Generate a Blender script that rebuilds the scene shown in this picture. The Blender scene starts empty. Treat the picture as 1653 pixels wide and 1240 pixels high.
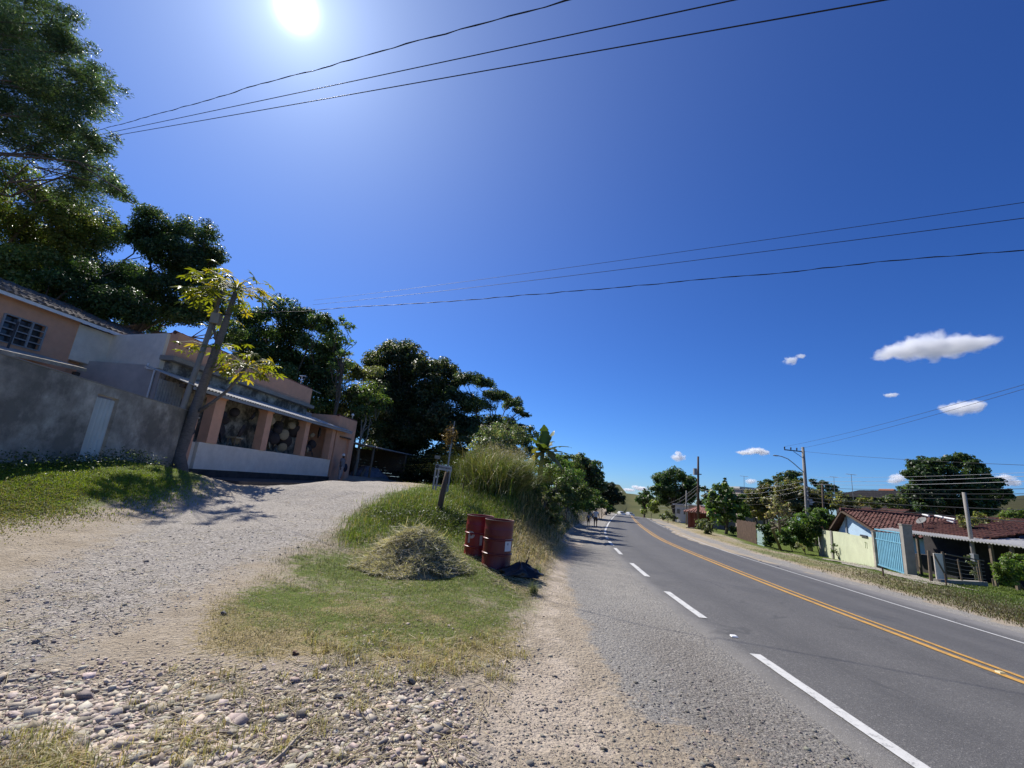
import bpy, bmesh, math, random
import numpy as np
from mathutils import Vector, Matrix

SC = bpy.context.scene
COL = SC.collection
rad = math.radians

# ------------------------------------------------------------------ camera
F, CX, CY = 700.0, 826.5, 620.0            # focal length and centre in pixels of the 1653 x 1240 photograph
ROLL, PITCH, EYE = rad(5.05), rad(13.2), 1.6
f0 = np.array([0, math.cos(PITCH), math.sin(PITCH)])
u0 = np.array([0, -math.sin(PITCH), math.cos(PITCH)])
r0 = np.array([1.0, 0, 0])
CR = math.cos(ROLL) * r0 + math.sin(ROLL) * u0
CU = -math.sin(ROLL) * r0 + math.cos(ROLL) * u0
ORG = np.array([0, 0, EYE])
cam = bpy.data.cameras.new('camera')
cam.sensor_width = 36.0
cam.lens = F * 36.0 / 1653.0
cam.clip_start, cam.clip_end = 0.05, 9000
camo = bpy.data.objects.new('camera', cam)
COL.objects.link(camo)
camo.matrix_world = Matrix(((CR[0], CU[0], -f0[0], 0), (CR[1], CU[1], -f0[1], 0), (CR[2], CU[2], -f0[2], EYE), (0, 0, 0, 1)))
SC.camera = camo

# ------------------------------------------------------------------ sky, sun, exposure
SUN_EL, SUN_AZ = rad(46.5), rad(-36.0)
sdir = Vector((math.sin(SUN_AZ) * math.cos(SUN_EL), math.cos(SUN_AZ) * math.cos(SUN_EL), math.sin(SUN_EL)))
w = bpy.data.worlds.new('World'); SC.world = w; w.use_nodes = True
nt = w.node_tree; nt.nodes.clear()
def N(t, **k):
    n = nt.nodes.new(t)
    for a, b in k.items(): setattr(n, a, b)
    return n
L = nt.links.new
sky = N('ShaderNodeTexSky'); sky.sky_type = 'NISHITA'; sky.sun_disc = False
sky.sun_elevation = SUN_EL; sky.sun_rotation = SUN_AZ
sky.altitude = 400; sky.air_density = 1.0; sky.dust_density = 0.0; sky.ozone_density = 4.0
# deepen the blue as the photograph's clear, dry air does: per-channel contrast and gain on the sky's own colour
sp = N('ShaderNodeSeparateColor'); cb = N('ShaderNodeCombineColor'); L(sky.outputs[0], sp.inputs[0])
for i, (ga, gain) in enumerate(((1.32, .40), (1.20, .615), (1.10, 1.02))):
    m1 = N('ShaderNodeMath', operation='MULTIPLY'); L(sp.outputs[i], m1.inputs[0]); m1.inputs[1].default_value = .119
    m2 = N('ShaderNodeMath', operation='POWER'); L(m1.outputs[0], m2.inputs[0]); m2.inputs[1].default_value = ga
    m3 = N('ShaderNodeMath', operation='MULTIPLY'); L(m2.outputs[0], m3.inputs[0]); m3.inputs[1].default_value = gain * .87 / .119
    L(m3.outputs[0], cb.inputs[i])
bg = N('ShaderNodeBackground'); bg.inputs['Strength'].default_value = 0.10
L(cb.outputs[0], bg.inputs[0])
# the bright aureole of the air round the sun, fixed to the sun's direction in the world
tc = N('ShaderNodeTexCoord'); dot = N('ShaderNodeVectorMath', operation='DOT_PRODUCT')
dot.inputs[1].default_value = sdir; L(tc.outputs['Generated'], dot.inputs[0])
ac = N('ShaderNodeMath', operation='ARCCOSINE'); L(dot.outputs['Value'], ac.inputs[0])
def falloff(width, power, gain):
    d = N('ShaderNodeMath', operation='DIVIDE'); L(ac.outputs[0], d.inputs[0]); d.inputs[1].default_value = width
    p = N('ShaderNodeMath', operation='POWER'); L(d.outputs[0], p.inputs[0]); p.inputs[1].default_value = power
    m = N('ShaderNodeMath', operation='MULTIPLY'); L(p.outputs[0], m.inputs[0]); m.inputs[1].default_value = -1
    e = N('ShaderNodeMath', operation='EXPONENT'); L(m.outputs[0], e.inputs[0])
    g = N('ShaderNodeMath', operation='MULTIPLY'); L(e.outputs[0], g.inputs[0]); g.inputs[1].default_value = gain
    return g.outputs[0]
a1 = N('ShaderNodeMath', operation='ADD'); L(falloff(0.0115, 1.35, 14.0), a1.inputs[0]); L(falloff(0.06, 1.0, 0.45), a1.inputs[1])
a2 = N('ShaderNodeMath', operation='ADD'); L(a1.outputs[0], a2.inputs[0]); L(falloff(0.27, 1.0, 0.46), a2.inputs[1])
bg2 = N('ShaderNodeBackground'); bg2.inputs['Color'].default_value = (0.80, 0.93, 1.0, 1); L(a2.outputs[0], bg2.inputs['Strength'])
add = N('ShaderNodeAddShader'); L(bg.outputs[0], add.inputs[0]); L(bg2.outputs[0], add.inputs[1])
out = N('ShaderNodeOutputWorld'); L(add.outputs[0], out.inputs['Surface'])
sl = bpy.data.lights.new('sun', 'SUN'); sl.energy = 4.6; sl.angle = rad(0.53); sl.color = (1.0, 0.955, 0.89)
so = bpy.data.objects.new('sun', sl); COL.objects.link(so)
so.rotation_euler = sdir.to_track_quat('Z', 'Y').to_euler()
SC.view_settings.view_transform = 'Standard'; SC.view_settings.look = 'None'
SC.view_settings.gamma = 1; SC.view_settings.use_curve_mapping = False
SC.view_settings.exposure = 0.45
SC.cycles.max_bounces = 8; SC.cycles.transparent_max_bounces = 8; SC.cycles.volume_bounces = 12
SC.cycles.use_denoising = True

# ------------------------------------------------------------------ pixel helpers: photograph -> rays in the world
def ray(px, py):
    d = f0 * F + CR * (px - CX) + CU * (CY - py)
    return d / np.linalg.norm(d)
def aty(px, py, y):
    d = ray(px, py); return ORG + d * (y / d[1])
def atz(px, py, z):
    d = ray(px, py); return ORG + d * ((z - EYE) / d[2])
def depth(p): return float((np.asarray(p) - ORG) @ f0)

# ------------------------------------------------------------------ noise
def _h(ix, iy, s):
    n = (ix * 374761393 + iy * 668265263 + s * 974711) & 0x7fffffff
    n = ((n ^ (n >> 13)) * 1274126177) & 0x7fffffff
    return ((n ^ (n >> 16)) & 0xffff) / 65535.0
def vnoise(x, y, s=0):
    x = np.asarray(x, float); y = np.asarray(y, float)
    ix = np.floor(x).astype(np.int64); iy = np.floor(y).astype(np.int64)
    fx = x - ix; fy = y - iy
    fx = fx * fx * (3 - 2 * fx); fy = fy * fy * (3 - 2 * fy)
    a = _h(ix, iy, s); b = _h(ix + 1, iy, s); c = _h(ix, iy + 1, s); d = _h(ix + 1, iy + 1, s)
    return (a * (1 - fx) + b * fx) * (1 - fy) + (c * (1 - fx) + d * fx) * fy
def fbm(x, y, s=0, o=4):
    v = 0; a = 0.5; t = 0
    for i in range(o):
        v = v + a * vnoise(x, y, s + i * 17); t += a; a *= 0.5; x = x * 2.03 + 11.3; y = y * 2.03 + 5.7
    return v / t
def S(t):
    t = np.clip(t, 0, 1); return t * t * (3 - 2 * t)

# ------------------------------------------------------------------ road line and terrain
WY = [-40, 0, 3.6, 5.7, 7.2, 9.1, 10.8, 13, 15.65, 18.2, 21.8, 25.6, 30.3, 36.7, 45.4, 61.6, 81.5, 100.2, 130, 170, 260, 700]
WX = [3.1, 3.1, 3.16, 3.22, 3.3, 3.42, 3.58, 3.85, 4.18, 4.58, 5.22, 5.98, 7.05, 8.68, 10.9, 15.2, 20.6, 25.8, 34.4, 46, 72, 190]
WZ = [0.0, -.08, -.12, -.14, -.16, -.19, -.22, -.27, -.32, -.39, -.5, -.62, -.76, -.95, -1.2, -1.6, -2.05, -2.45, -3.7, -5.6, -9.5, -13]
_yy = np.arange(-40, 700, 0.25)
_k = np.exp(-np.linspace(-2, 2, 13) ** 2); _k /= _k.sum()
def _sm(v):
    v = np.interp(_yy, WY, v); return np.convolve(np.pad(v, 6, 'edge'), _k, 'valid')
_xs, _zs = _sm(WX), _sm(WZ)
def xw(y): return np.interp(y, _yy, _xs)
def zw(y): return np.interp(y, _yy, _zs)
_hd = np.arctan(np.gradient(_xs, 0.25))
def head(y): return np.interp(y, _yy, _hd)
LANE = 3.2
def wof(x, y): return (np.asarray(x, float) - xw(y)) * np.cos(head(y))
def road_z(w_, y): return zw(y) - np.clip(w_ - LANE, 0, 9) * 0.07
def terrain(x, y, rough=True):
    x = np.asarray(x, float); y = np.asarray(y, float)
    w_ = wof(x, y); r = np.hypot(x, y)
    rs = road_z(w_, y)
    n = fbm(x * 0.55, y * 0.55, 3) - 0.5
    n2 = fbm(x * 3.1, y * 3.1, 9, 3) - 0.5
    # right of the road
    D = np.interp(y, [0, 12, 20, 25, 30, 42, 50, 60, 90], [.1, .15, .28, .38, .5, .85, .5, .2, .1])
    right = zw(y) - 0.33 - D * S((w_ - 7.9) / 11.0) - 0.02 * np.clip(w_ - 22, 0, 60)
    # left of the road
    A = 0.82 * S((r - 4.5) / 13.5) + 0.50 * S((-x - 6.4) / 4.2)
    zb = np.interp(y, [-5, 7, 9, 10.5, 12.5, 14, 16, 25, 40, 60, 100, 140], [0, .02, .1, .33, .84, 1.25, 1.5, 1.6, 1.2, .6, -1, -3])
    m = S((-w_ - 5) / 3.5)
    far = S((y - 45) / 30)
    gl = zb * (1 - m) + np.maximum(A * (1 - far) + zb * far, zb * 0.8) * m
    toe = np.interp(y, [0, 9, 12], [1.0, 1.0, 1.7]); wid = np.interp(y, [0, 9, 12], [3.0, 3.0, 2.3])
    t = S((-w_ - toe) / wid)
    left = zw(y) * (1 - t) + gl * t
    left = left + np.clip(-x - 19.5, 0, 60) * 0.40 * S((y + 2) / 8) * (1 - S((y - 90) / 60))
    z = np.where(w_ > 7.9, right, np.where(w_ < 0, left, rs - 0.03))
    edge = S((-w_ - 0.25) / 0.25) + S((w_ - 7.95) / 0.3)
    z = np.where((w_ < 0) & (w_ > -0.5), z - 0.03 * (1 - S((-w_ - .22) / .25)), z)
    amp = np.where(w_ < 0, 1.0, np.where(w_ > 8.2, 1.0, 0.0))
    calm = np.clip((-w_ - 0.5) / 2.5, 0, 1) * (w_ < 0) + np.clip((w_ - 8.4) / 3, 0, 1) * (w_ > 8)
    z = z + calm * (n * (0.10 + 0.004 * r) + n2 * 0.035)
    z = z - .50 * S((x + 13) / 1) * (1 - S((x + 8.4) / 2.4)) * S((y - 13.2) / 2.6) * (1 - S((y - 28.5) / 2.5))      # the forecourt dips in front of the veranda
    # hills far away
    z = z + 15 * np.exp(-(((x - 118) / 70) ** 2 + ((y - 400) / 75) ** 2)) + 34 * np.exp(-(((x - 310) / 85) ** 2 + ((y - 235) / 75) ** 2))
    return z
def G(px, py, tmax=400):
    """where the ray of a photograph pixel meets the ground"""
    d = ray(px, py); t = np.concatenate([np.arange(0.5, 40, 0.04), np.arange(40, tmax, 0.3)])
    P = ORG[None] + d[None] * t[:, None]
    hit = np.nonzero(P[:, 2] < terrain(P[:, 0], P[:, 1]))[0]
    i = hit[0] if len(hit) else len(t) - 1
    p = P[i].copy(); p[2] = terrain(p[0], p[1]); return p
def gz(x, y): return float(terrain(x, y))

# ------------------------------------------------------------------ object helpers
def tag(o, label=None, cat=None, group=None, kind=None):
    if label: o['label'] = label
    if cat: o['category'] = cat
    if group: o['group'] = group
    if kind: o['kind'] = kind
    return o
def empty(name, loc=(0, 0, 0), label=None, cat=None, group=None, rz=0):
    o = bpy.data.objects.new(name, None); COL.objects.link(o); o.location = loc; o.rotation_euler[2] = rz
    o.empty_display_size = 0.2
    return tag(o, label, cat, group)
def np_mesh(name, V, FI, sizes=None, mats=(), parent=None, smooth=False, cols=None, matidx=None, local=None):
    """V (n,3); FI flat corner indices; sizes per-face corner counts or one int"""
    V = np.asarray(V, np.float32); FI = np.asarray(FI, np.int32).ravel()
    if sizes is None: sizes = 4
    if np.isscalar(sizes): sizes = np.full(len(FI) // sizes, sizes, np.int32)
    sizes = np.asarray(sizes, np.int32)
    me = bpy.data.meshes.new(name)
    if local is not None: V = V - np.asarray(local, np.float32)
    me.vertices.add(len(V)); me.vertices.foreach_set('co', V.ravel())
    me.loops.add(len(FI)); me.loops.foreach_set('vertex_index', FI)
    me.polygons.add(len(sizes)); st = np.concatenate([[0], np.cumsum(sizes)[:-1]]).astype(np.int32)
    me.polygons.foreach_set('loop_start', st)
    if matidx is not None: me.polygons.foreach_set('material_index', np.asarray(matidx, np.int32))
    if smooth: me.polygons.foreach_set('use_smooth', np.ones(len(sizes), bool))
    me.update(calc_edges=True); me.validate()
    if cols is not None:
        for an, c in (cols.items() if isinstance(cols, dict) else [('col', cols)]):
            at = me.color_attributes.new(an, 'FLOAT_COLOR', 'POINT')
            c = np.asarray(c, np.float32)
            if c.shape[1] == 3: c = np.concatenate([c, np.ones((len(c), 1), np.float32)], 1)
            at.data.foreach_set('color', c.ravel())
    for m_ in (mats if isinstance(mats, (list, tuple)) else [mats]): me.materials.append(m_)
    o = bpy.data.objects.new(name, me); COL.objects.link(o)
    if parent is not None: o.parent = parent
    if local is not None and parent is None: o.location = local
    return o
def wpos(o):
    p = np.zeros(3)
    while o is not None: p = p + np.array(o.location); o = o.parent
    return p

class MB:
    """collects boxes, tubes, sheets ... in world coordinates; build() links them as one mesh object"""
    def __init__(s): s.v = []; s.f = []; s.mi = []
    def add(s, V, FS, mi=0):
        b = len(s.v); s.v += [tuple(float(c) for c in p) for p in V]; s.f += [tuple(b + i for i in f) for f in FS]; s.mi += [mi] * len(FS)
        return s
    def hexa(s, P, mi=0):        # 8 points: bottom 4 ccw, top 4 ccw
        return s.add(P, [(3, 2, 1, 0), (4, 5, 6, 7), (0, 1, 5, 4), (1, 2, 6, 5), (2, 3, 7, 6), (3, 0, 4, 7)], mi)
    def box(s, c, d, rz=0, mi=0, bev=0):
        cx, cy, cz = c; a, b, h = d[0] / 2, d[1] / 2, d[2] / 2; C, Sn = math.cos(rz), math.sin(rz)
        P = [(cx + x * C - y * Sn, cy + x * Sn + y * C, cz + z) for z in (-h, h) for x, y in ((-a, -b), (a, -b), (a, b), (-a, b))]
        return s.hexa(P, mi)
    def tube(s, pts, radii, n=8, mi=0, cap=True, sq=1.0):
        pts = [np.asarray(p, float) for p in pts]
        if np.isscalar(radii): radii = [radii] * len(pts)
        V = []; FS = []
        t0 = pts[1] - pts[0]; t0 = t0 / (np.linalg.norm(t0) + 1e-9)
        up = np.array([0, 0, 1.0]) if abs(t0[2]) < 0.9 else np.array([1.0, 0, 0])
        a = np.cross(t0, up); a /= np.linalg.norm(a)
        for i, p in enumerate(pts):
            t = pts[min(i + 1, len(pts) - 1)] - pts[max(i - 1, 0)]; t = t / (np.linalg.norm(t) + 1e-9)
            a = a - t * (a @ t); a /= np.linalg.norm(a) + 1e-9; b = np.cross(t, a)
            for k in range(n):
                q = 2 * math.pi * k / n; V.append(p + (a * math.cos(q) + b * math.sin(q) * sq) * radii[i])
        m = len(pts)
        for i in range(m - 1):
            for k in range(n): FS.append((i * n + k, i * n + (k + 1) % n, (i + 1) * n + (k + 1) % n, (i + 1) * n + k))
        if cap: FS += [tuple(range(n - 1, -1, -1)), tuple(range((m - 1) * n, m * n))]
        return s.add(V, FS, mi)
    def lathe(s, c, prof, n=24, mi=0, axis=None, cap=True):
        """prof: (radius, height) pairs along axis (default up)"""
        ax = np.array([0, 0, 1.0]) if axis is None else np.asarray(axis, float); ax = ax / np.linalg.norm(ax)
        up = np.array([0, 1.0, 0]) if abs(ax[2]) > 0.9 else np.array([0, 0, 1.0])
        a = np.cross(up, ax); a /= np.linalg.norm(a); b = np.cross(ax, a); c = np.asarray(c, float)
        V = [c + ax * h + (a * math.cos(2 * math.pi * k / n) + b * math.sin(2 * math.pi * k / n)) * r_ for r_, h in prof for k in range(n)]
        FS = [(i * n + k, i * n + (k + 1) % n, (i + 1) * n + (k + 1) % n, (i + 1) * n + k) for i in range(len(prof) - 1) for k in range(n)]
        if cap: FS += [tuple(range(n - 1, -1, -1)), tuple(range((len(prof) - 1) * n, len(prof) * n))]
        return s.add(V, FS, mi)
    def prism(s, poly, ext, mi=0):
        """poly: 3-D points of a planar outline; ext: extrusion vector"""
        n = len(poly); ext = np.asarray(ext, float); P = [np.asarray(p, float) for p in poly]
        return s.add(P + [p + ext for p in P], [tuple(range(n - 1, -1, -1)), tuple(range(n, 2 * n))] + [(i, (i + 1) % n, n + (i + 1) % n, n + i) for i in range(n)], mi)
    def grid(s, fn, nu, nv, mi=0):
        V = [fn(i / nu, j / nv) for j in range(nv + 1) for i in range(nu + 1)]
        return s.add(V, [(j * (nu + 1) + i, j * (nu + 1) + i + 1, (j + 1) * (nu + 1) + i + 1, (j + 1) * (nu + 1) + i) for j in range(nv) for i in range(nu)], mi)
    def build(s, name, mats, parent=None, smooth=False, at=None):
        org = wpos(parent) if parent is not None else (np.zeros(3) if at is None else np.asarray(at, float))
        me = bpy.data.meshes.new(name)
        V = np.asarray(s.v) - org
        if parent is not None and parent.rotation_euler[2]: raise ValueError('rotated parent')
        me.from_pydata([tuple(p) for p in V], [], s.f)
        for m_ in (mats if isinstance(mats, (list, tuple)) else [mats]): me.materials.append(m_)
        me.polygons.foreach_set('material_index', s.mi)
        if smooth: me.polygons.foreach_set('use_smooth', [True] * len(s.f))
        me.update()
        o = bpy.data.objects.new(name, me); COL.objects.link(o)
        if parent is not None: o.parent = parent
        elif at is not None: o.location = at
        return o
def autosmooth(o, ang=40):
    me = o.data; me.polygons.foreach_set('use_smooth', [True] * len(me.polygons))
    bm = bmesh.new(); bm.from_mesh(me); bm.normal_update()
    for e in bm.edges:
        if len(e.link_faces) == 2 and e.calc_face_angle(0) > rad(ang): e.smooth = False
    bm.to_mesh(me); bm.free(); return o
def dup(root, loc, label=None, group=None, rz=None, scale=None):
    r_ = root.copy(); COL.objects.link(r_); r_.location = loc
    if rz is not None: r_.rotation_euler[2] = rz
    if scale is not None: r_.scale = (scale,) * 3
    if label: r_['label'] = label
    if group: r_['group'] = group
    for ch in list(root.children):
        c = ch.copy(); COL.objects.link(c); c.parent = r_
        for g in list(ch.children):
            d = g.copy(); COL.objects.link(d); d.parent = c
    return r_

class Frame:
    """a vertical plane: u along it, w out of it, z up"""
    def __init__(s, p1, p2, side=1):
        s.p = np.array(p1, float); t = np.array(p2, float) - s.p; s.t = t / np.linalg.norm(t); s.n = np.array([s.t[1], -s.t[0]]) * side
    def face(s):
        """turn the frame so that w points towards the viewer's side"""
        if s.n @ s.p > 0: s.n = -s.n
        return s
    def __call__(s, u, w_, z):
        q = s.p + s.t * u + s.n * w_; return np.array([q[0], q[1], z])
    def box(s, mb, u0, u1, w0, w1, z0, z1, mi=0):
        q = [(u0, w0), (u1, w0), (u1, w1), (u0, w1)]
        return mb.hexa([s(a, b, z) for z in (z0, z1) for a, b in q], mi)
    def px(s, px, py, w_=0):
        d = ray(px, py); o = s.p + s.n * w_; k = ((o - ORG[:2]) @ s.n) / (d[:2] @ s.n); P = ORG + d * k
        return (P[:2] - o) @ s.t, P[2]

# ------------------------------------------------------------------ materials
MATS = {}
def lin(c):
    return tuple(c)
def mat(name, col, rough=0.8, var=0.25, scale=6.0, bump=0.0, bscale=40.0, col2=None, dirt=None, dirtscale=1.5, metal=0.0, spec=0.3, stretch=(1, 1, 1), dirtamt=0.55, hard=0.15):
    """procedural surface: two-tone noise on the base colour, optional stains, fine bump"""
    if name in MATS: return MATS[name]
    m = bpy.data.materials.new(name); m.use_nodes = True; t = m.node_tree; ns = t.nodes; lk = t.links.new
    b = ns['Principled BSDF']; b.inputs['Roughness'].default_value = rough; b.inputs['Metallic'].default_value = metal
    b.inputs['Specular IOR Level'].default_value = spec
    tc = ns.new('ShaderNodeTexCoord'); mp = ns.new('ShaderNodeMapping'); mp.inputs['Scale'].default_value = stretch
    lk(tc.outputs['Object'], mp.inputs['Vector'])
    nz = ns.new('ShaderNodeTexNoise'); nz.inputs['Scale'].default_value = scale; nz.inputs['Detail'].default_value = 6; nz.inputs['Roughness'].default_value = 0.65
    lk(mp.outputs[0], nz.inputs['Vector'])
    rp = ns.new('ShaderNodeValToRGB'); c2 = col2 or tuple(c * (1 - var) for c in col)
    c1 = col if col2 else tuple(min(1, c * (1 + var * 0.5)) for c in col)
    rp.color_ramp.elements[0].position = 0.32; rp.color_ramp.elements[1].position = 0.68
    rp.color_ramp.elements[0].color = (*c2, 1); rp.color_ramp.elements[1].color = (*c1, 1)
    lk(nz.outputs['Fac'], rp.inputs[0]); cur = rp.outputs[0]
    if dirt:
        n2 = ns.new('ShaderNodeTexNoise'); n2.inputs['Scale'].default_value = dirtscale; n2.inputs['Detail'].default_value = 8; n2.inputs['Roughness'].default_value = 0.7
        lk(mp.outputs[0], n2.inputs['Vector'])
        mr = ns.new('ShaderNodeMapRange'); mr.inputs[1].default_value = 0.5 - hard; mr.inputs[2].default_value = 0.5 + hard; mr.inputs[4].default_value = dirtamt
        lk(n2.outputs['Fac'], mr.inputs[0])
        mx = ns.new('ShaderNodeMix'); mx.data_type = 'RGBA'; lk(mr.outputs[0], mx.inputs['Factor']); lk(cur, mx.inputs[6]); mx.inputs[7].default_value = (*dirt, 1)
        cur = mx.outputs[2]
    lk(cur, b.inputs['Base Color'])
    if bump:
        nb = ns.new('ShaderNodeTexNoise'); nb.inputs['Scale'].default_value = bscale; nb.inputs['Detail'].default_value = 4; lk(mp.outputs[0], nb.inputs['Vector'])
        bp = ns.new('ShaderNodeBump'); bp.inputs['Strength'].default_value = bump; bp.inputs['Distance'].default_value = 0.02
        lk(nb.outputs['Fac'], bp.inputs['Height']); lk(bp.outputs[0], b.inputs['Normal'])
    MATS[name] = m; return m
def leafmat(name, trans=0.35, rough=0.45, tint=(1.25, 1.35, 0.55), spec=0.35):
    """leaf: the mesh's own colour per leaf, some light let through"""
    if name in MATS: return MATS[name]
    m = bpy.data.materials.new(name); m.use_nodes = True; t = m.node_tree; ns = t.nodes; lk = t.links.new
    b = ns['Principled BSDF']; b.inputs['Roughness'].default_value = rough; b.inputs['Specular IOR Level'].default_value = spec
    at = ns.new('ShaderNodeVertexColor'); at.layer_name = 'col'
    lk(at.outputs[0], b.inputs['Base Color'])
    tr = ns.new('ShaderNodeBsdfTranslucent'); mu = ns.new('ShaderNodeMix'); mu.data_type = 'RGBA'; mu.blend_type = 'MULTIPLY'; mu.inputs['Factor'].default_value = 1
    lk(at.outputs[0], mu.inputs[6]); mu.inputs[7].default_value = (*tint, 1); mu.clamp_result = False; lk(mu.outputs[2], tr.inputs[0])
    mx = ns.new('ShaderNodeMixShader'); mx.inputs[0].default_value = trans
    lk(b.outputs[0], mx.inputs[1]); lk(tr.outputs[0], mx.inputs[2]); lk(mx.outputs[0], ns['Material Output'].inputs[0])
    MATS[name] = m; return m
# ------------------------------------------------------------------ ground sheet
rng = np.random.default_rng(7)
def graded(a0, a1, step, lo, hi, grow=1.07):
    mid = np.arange(a0, a1 + 1e-6, step); L_ = []; s_ = step; v = a0
    while v > lo: s_ *= grow; v -= s_; L_.append(v)
    R_ = []; s_ = step; v = a1
    while v < hi: s_ *= grow; v += s_; R_.append(v)
    return np.array(L_[::-1] + list(mid) + R_)
gx = graded(-9, 6, 0.09, -420, 620); gy = graded(0.6, 13, 0.085, -40, 640, 1.055)
GX, GY = np.meshgrid(gx, gy)
GZ = terrain(GX, GY)
def poly_mask(px_poly, X, Y, soft):
    """1 inside a ground outline (given in photograph pixels, laid on the ground), fading over 'soft' metres"""
    P = np.array([G(*p)[:2] for p in px_poly]); n = len(P); ins = np.zeros(X.shape, bool); dm = np.full(X.shape, 1e9)
    for i in range(n):
        a, b = P[i], P[(i + 1) % n]
        with np.errstate(divide='ignore', invalid='ignore'):
            c = ((a[1] > Y) != (b[1] > Y)) & (X < (b[0] - a[0]) * (Y - a[1]) / (b[1] - a[1] + 1e-12) + a[0])
        ins ^= c
        e = b - a; k = np.clip(((X - a[0]) * e[0] + (Y - a[1]) * e[1]) / (e @ e + 1e-12), 0, 1)
        dm = np.minimum(dm, np.hypot(X - a[0] - e[0] * k, Y - a[1] - e[1] * k))
    return S(np.where(ins, dm, -dm) / soft * 0.5 + 0.5)
PG = [(330, 1045), (345, 975), (440, 905), (520, 868), (575, 828), (640, 797), (700, 780), (770, 777), (830, 800), (862, 840), (850, 880), (870, 950), (868, 985), (820, 1060), (700, 1075), (560, 1050), (430, 1060)]
PL = [(-60, 742), (285, 750), (340, 778), (255, 800), (150, 822), (0, 842), (-60, 850)]
PD = [(0, 1110), (0, 955), (150, 880), (250, 830), (400, 790), (560, 776), (720, 786), (600, 815), (520, 865), (400, 915), (250, 985), (100, 1040)]
PS = [(700, 1240), (690, 1190), (780, 1110), (850, 1050), (880, 985), (888, 920), (900, 872), (948, 868), (930, 900), (905, 950), (885, 1010), (905, 1060), (960, 1110), (1000, 1240)]
PY = [(835, 835), (885, 850), (920, 880), (885, 925), (845, 965), (750, 905), (700, 905), (640, 945), (560, 905), (590, 850), (700, 850), (760, 870)]
def masks(X, Y):
    w_ = wof(X, Y); n1 = fbm(X * .9, Y * .9, 21); n2 = fbm(X * .25, Y * .25, 31); r = np.hypot(X, Y)
    near = (w_ < 0.5) & (Y < 60)
    gc = poly_mask(PG, X, Y, .7); gl = poly_mask(PL, X, Y, 1.2); gv = poly_mask(PD, X, Y, .9); sd = poly_mask(PS, X, Y, .7); dy = poly_mask(PY, X, Y, .6)
    mound = S((Y - 9.5) / 2) * S((-w_ - 2.6) / 1.2) * S((w_ + 8.5) / 2)
    grass = np.maximum(gc * (0.55 + 0.9 * (n1 - .35)), gl) ; grass = np.maximum(grass, mound * .95) * near
    dry = np.clip(gc * (1.15 - 1.1 * S((Y - 4.2) / 3.5)) + dy * .9, 0, 1) * near
    gravel = gv * near; sand = sd * near
    asph = S((w_ + 2.3) / .6) * S((Y - 2.2) / 3) * (w_ < .3) * near
    asph = np.maximum(asph, S((w_ + 1.6) / .8) * (w_ < .3))
    asph = np.maximum(asph, .95 * S((9.0 - w_ + 1.2 * (n1 - .5)) / .6) * (w_ > 7.5))
    # right verge
    rt = S((w_ - 8.5) / .7)
    grass = np.maximum(grass, rt * (0.50 + 0.5 * S((w_ - 12) / 3) + .5 * (n2 - .5)))
    dry = np.maximum(dry, rt * (1 - S((w_ - 11) / 4)) * (.25 + .6 * n1))
    path = rt * np.exp(-((w_ - 13.2 - 1.2 * (n2 - .5)) / .8) ** 2) * S((Y - 28) / 4)
    sand = np.maximum(sand, path * .8)
    hill = S((r - 130) / 40) * (1 - .85 * S((X - 190) / 30)); forest = S((-X - 16.5) / 3) * S((Y + 3) / 6)
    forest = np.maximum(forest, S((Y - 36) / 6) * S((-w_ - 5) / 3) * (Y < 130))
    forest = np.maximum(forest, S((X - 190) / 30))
    rock = S((5.2 - r + 2.2 * (n1 - .5)) / 1.6) * S((-w_ - 2.4) / 1.5)
    mud = np.exp(-((w_ + .95 - .5 * (n2 - .5)) / .9) ** 2) * S((9.5 - Y) / 4) * near * .75 + rock
    return np.clip(np.stack([grass, dry, gravel, sand], -1), 0, 1), np.clip(np.stack([asph, hill, forest, mud], -1), 0, 1)
MA, MBm = masks(GX, GY)
nyy, nxx = GX.shape
idx = np.arange(nyy * nxx).reshape(nyy, nxx)
FQ = np.stack([idx[:-1, :-1], idx[:-1, 1:], idx[1:, 1:], idx[1:, :-1]], -1).reshape(-1, 4)

gm = bpy.data.materials.new('ground_soil'); gm.use_nodes = True; t = gm.node_tree; ns = t.nodes; lk = t.links.new
bs = ns['Principled BSDF']; bs.inputs['Roughness'].default_value = 0.95; bs.inputs['Specular IOR Level'].default_value = 0.15
tcg = ns.new('ShaderNodeTexCoord')
def noise(scale, detail=6, rough=.65, dist=0.0):
    n = ns.new('ShaderNodeTexNoise'); n.inputs['Scale'].default_value = scale; n.inputs['Detail'].default_value = detail; n.inputs['Roughness'].default_value = rough; n.inputs['Distortion'].default_value = dist
    lk(tcg.outputs['Object'], n.inputs['Vector']); return n.outputs['Fac']
def ramp(fac, *stops):
    r_ = ns.new('ShaderNodeValToRGB')
    while len(r_.color_ramp.elements) < len(stops): r_.color_ramp.elements.new(0.5)
    for e, (p, c) in zip(r_.color_ramp.elements, stops): e.position = p; e.color = (*c, 1)
    lk(fac, r_.inputs[0]); return r_.outputs[0]
def mixc(a, b, f):
    x = ns.new('ShaderNodeMix'); x.data_type = 'RGBA'; lk(f, x.inputs['Factor']); lk(a, x.inputs[6]); lk(b, x.inputs[7]); return x.outputs[2]
def attr(nm):
    a = ns.new('ShaderNodeVertexColor'); a.layer_name = nm; s_ = ns.new('ShaderNodeSeparateColor'); lk(a.outputs[0], s_.inputs[0]); return s_.outputs[0], s_.outputs[1], s_.outputs[2], a.outputs['Alpha']
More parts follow.
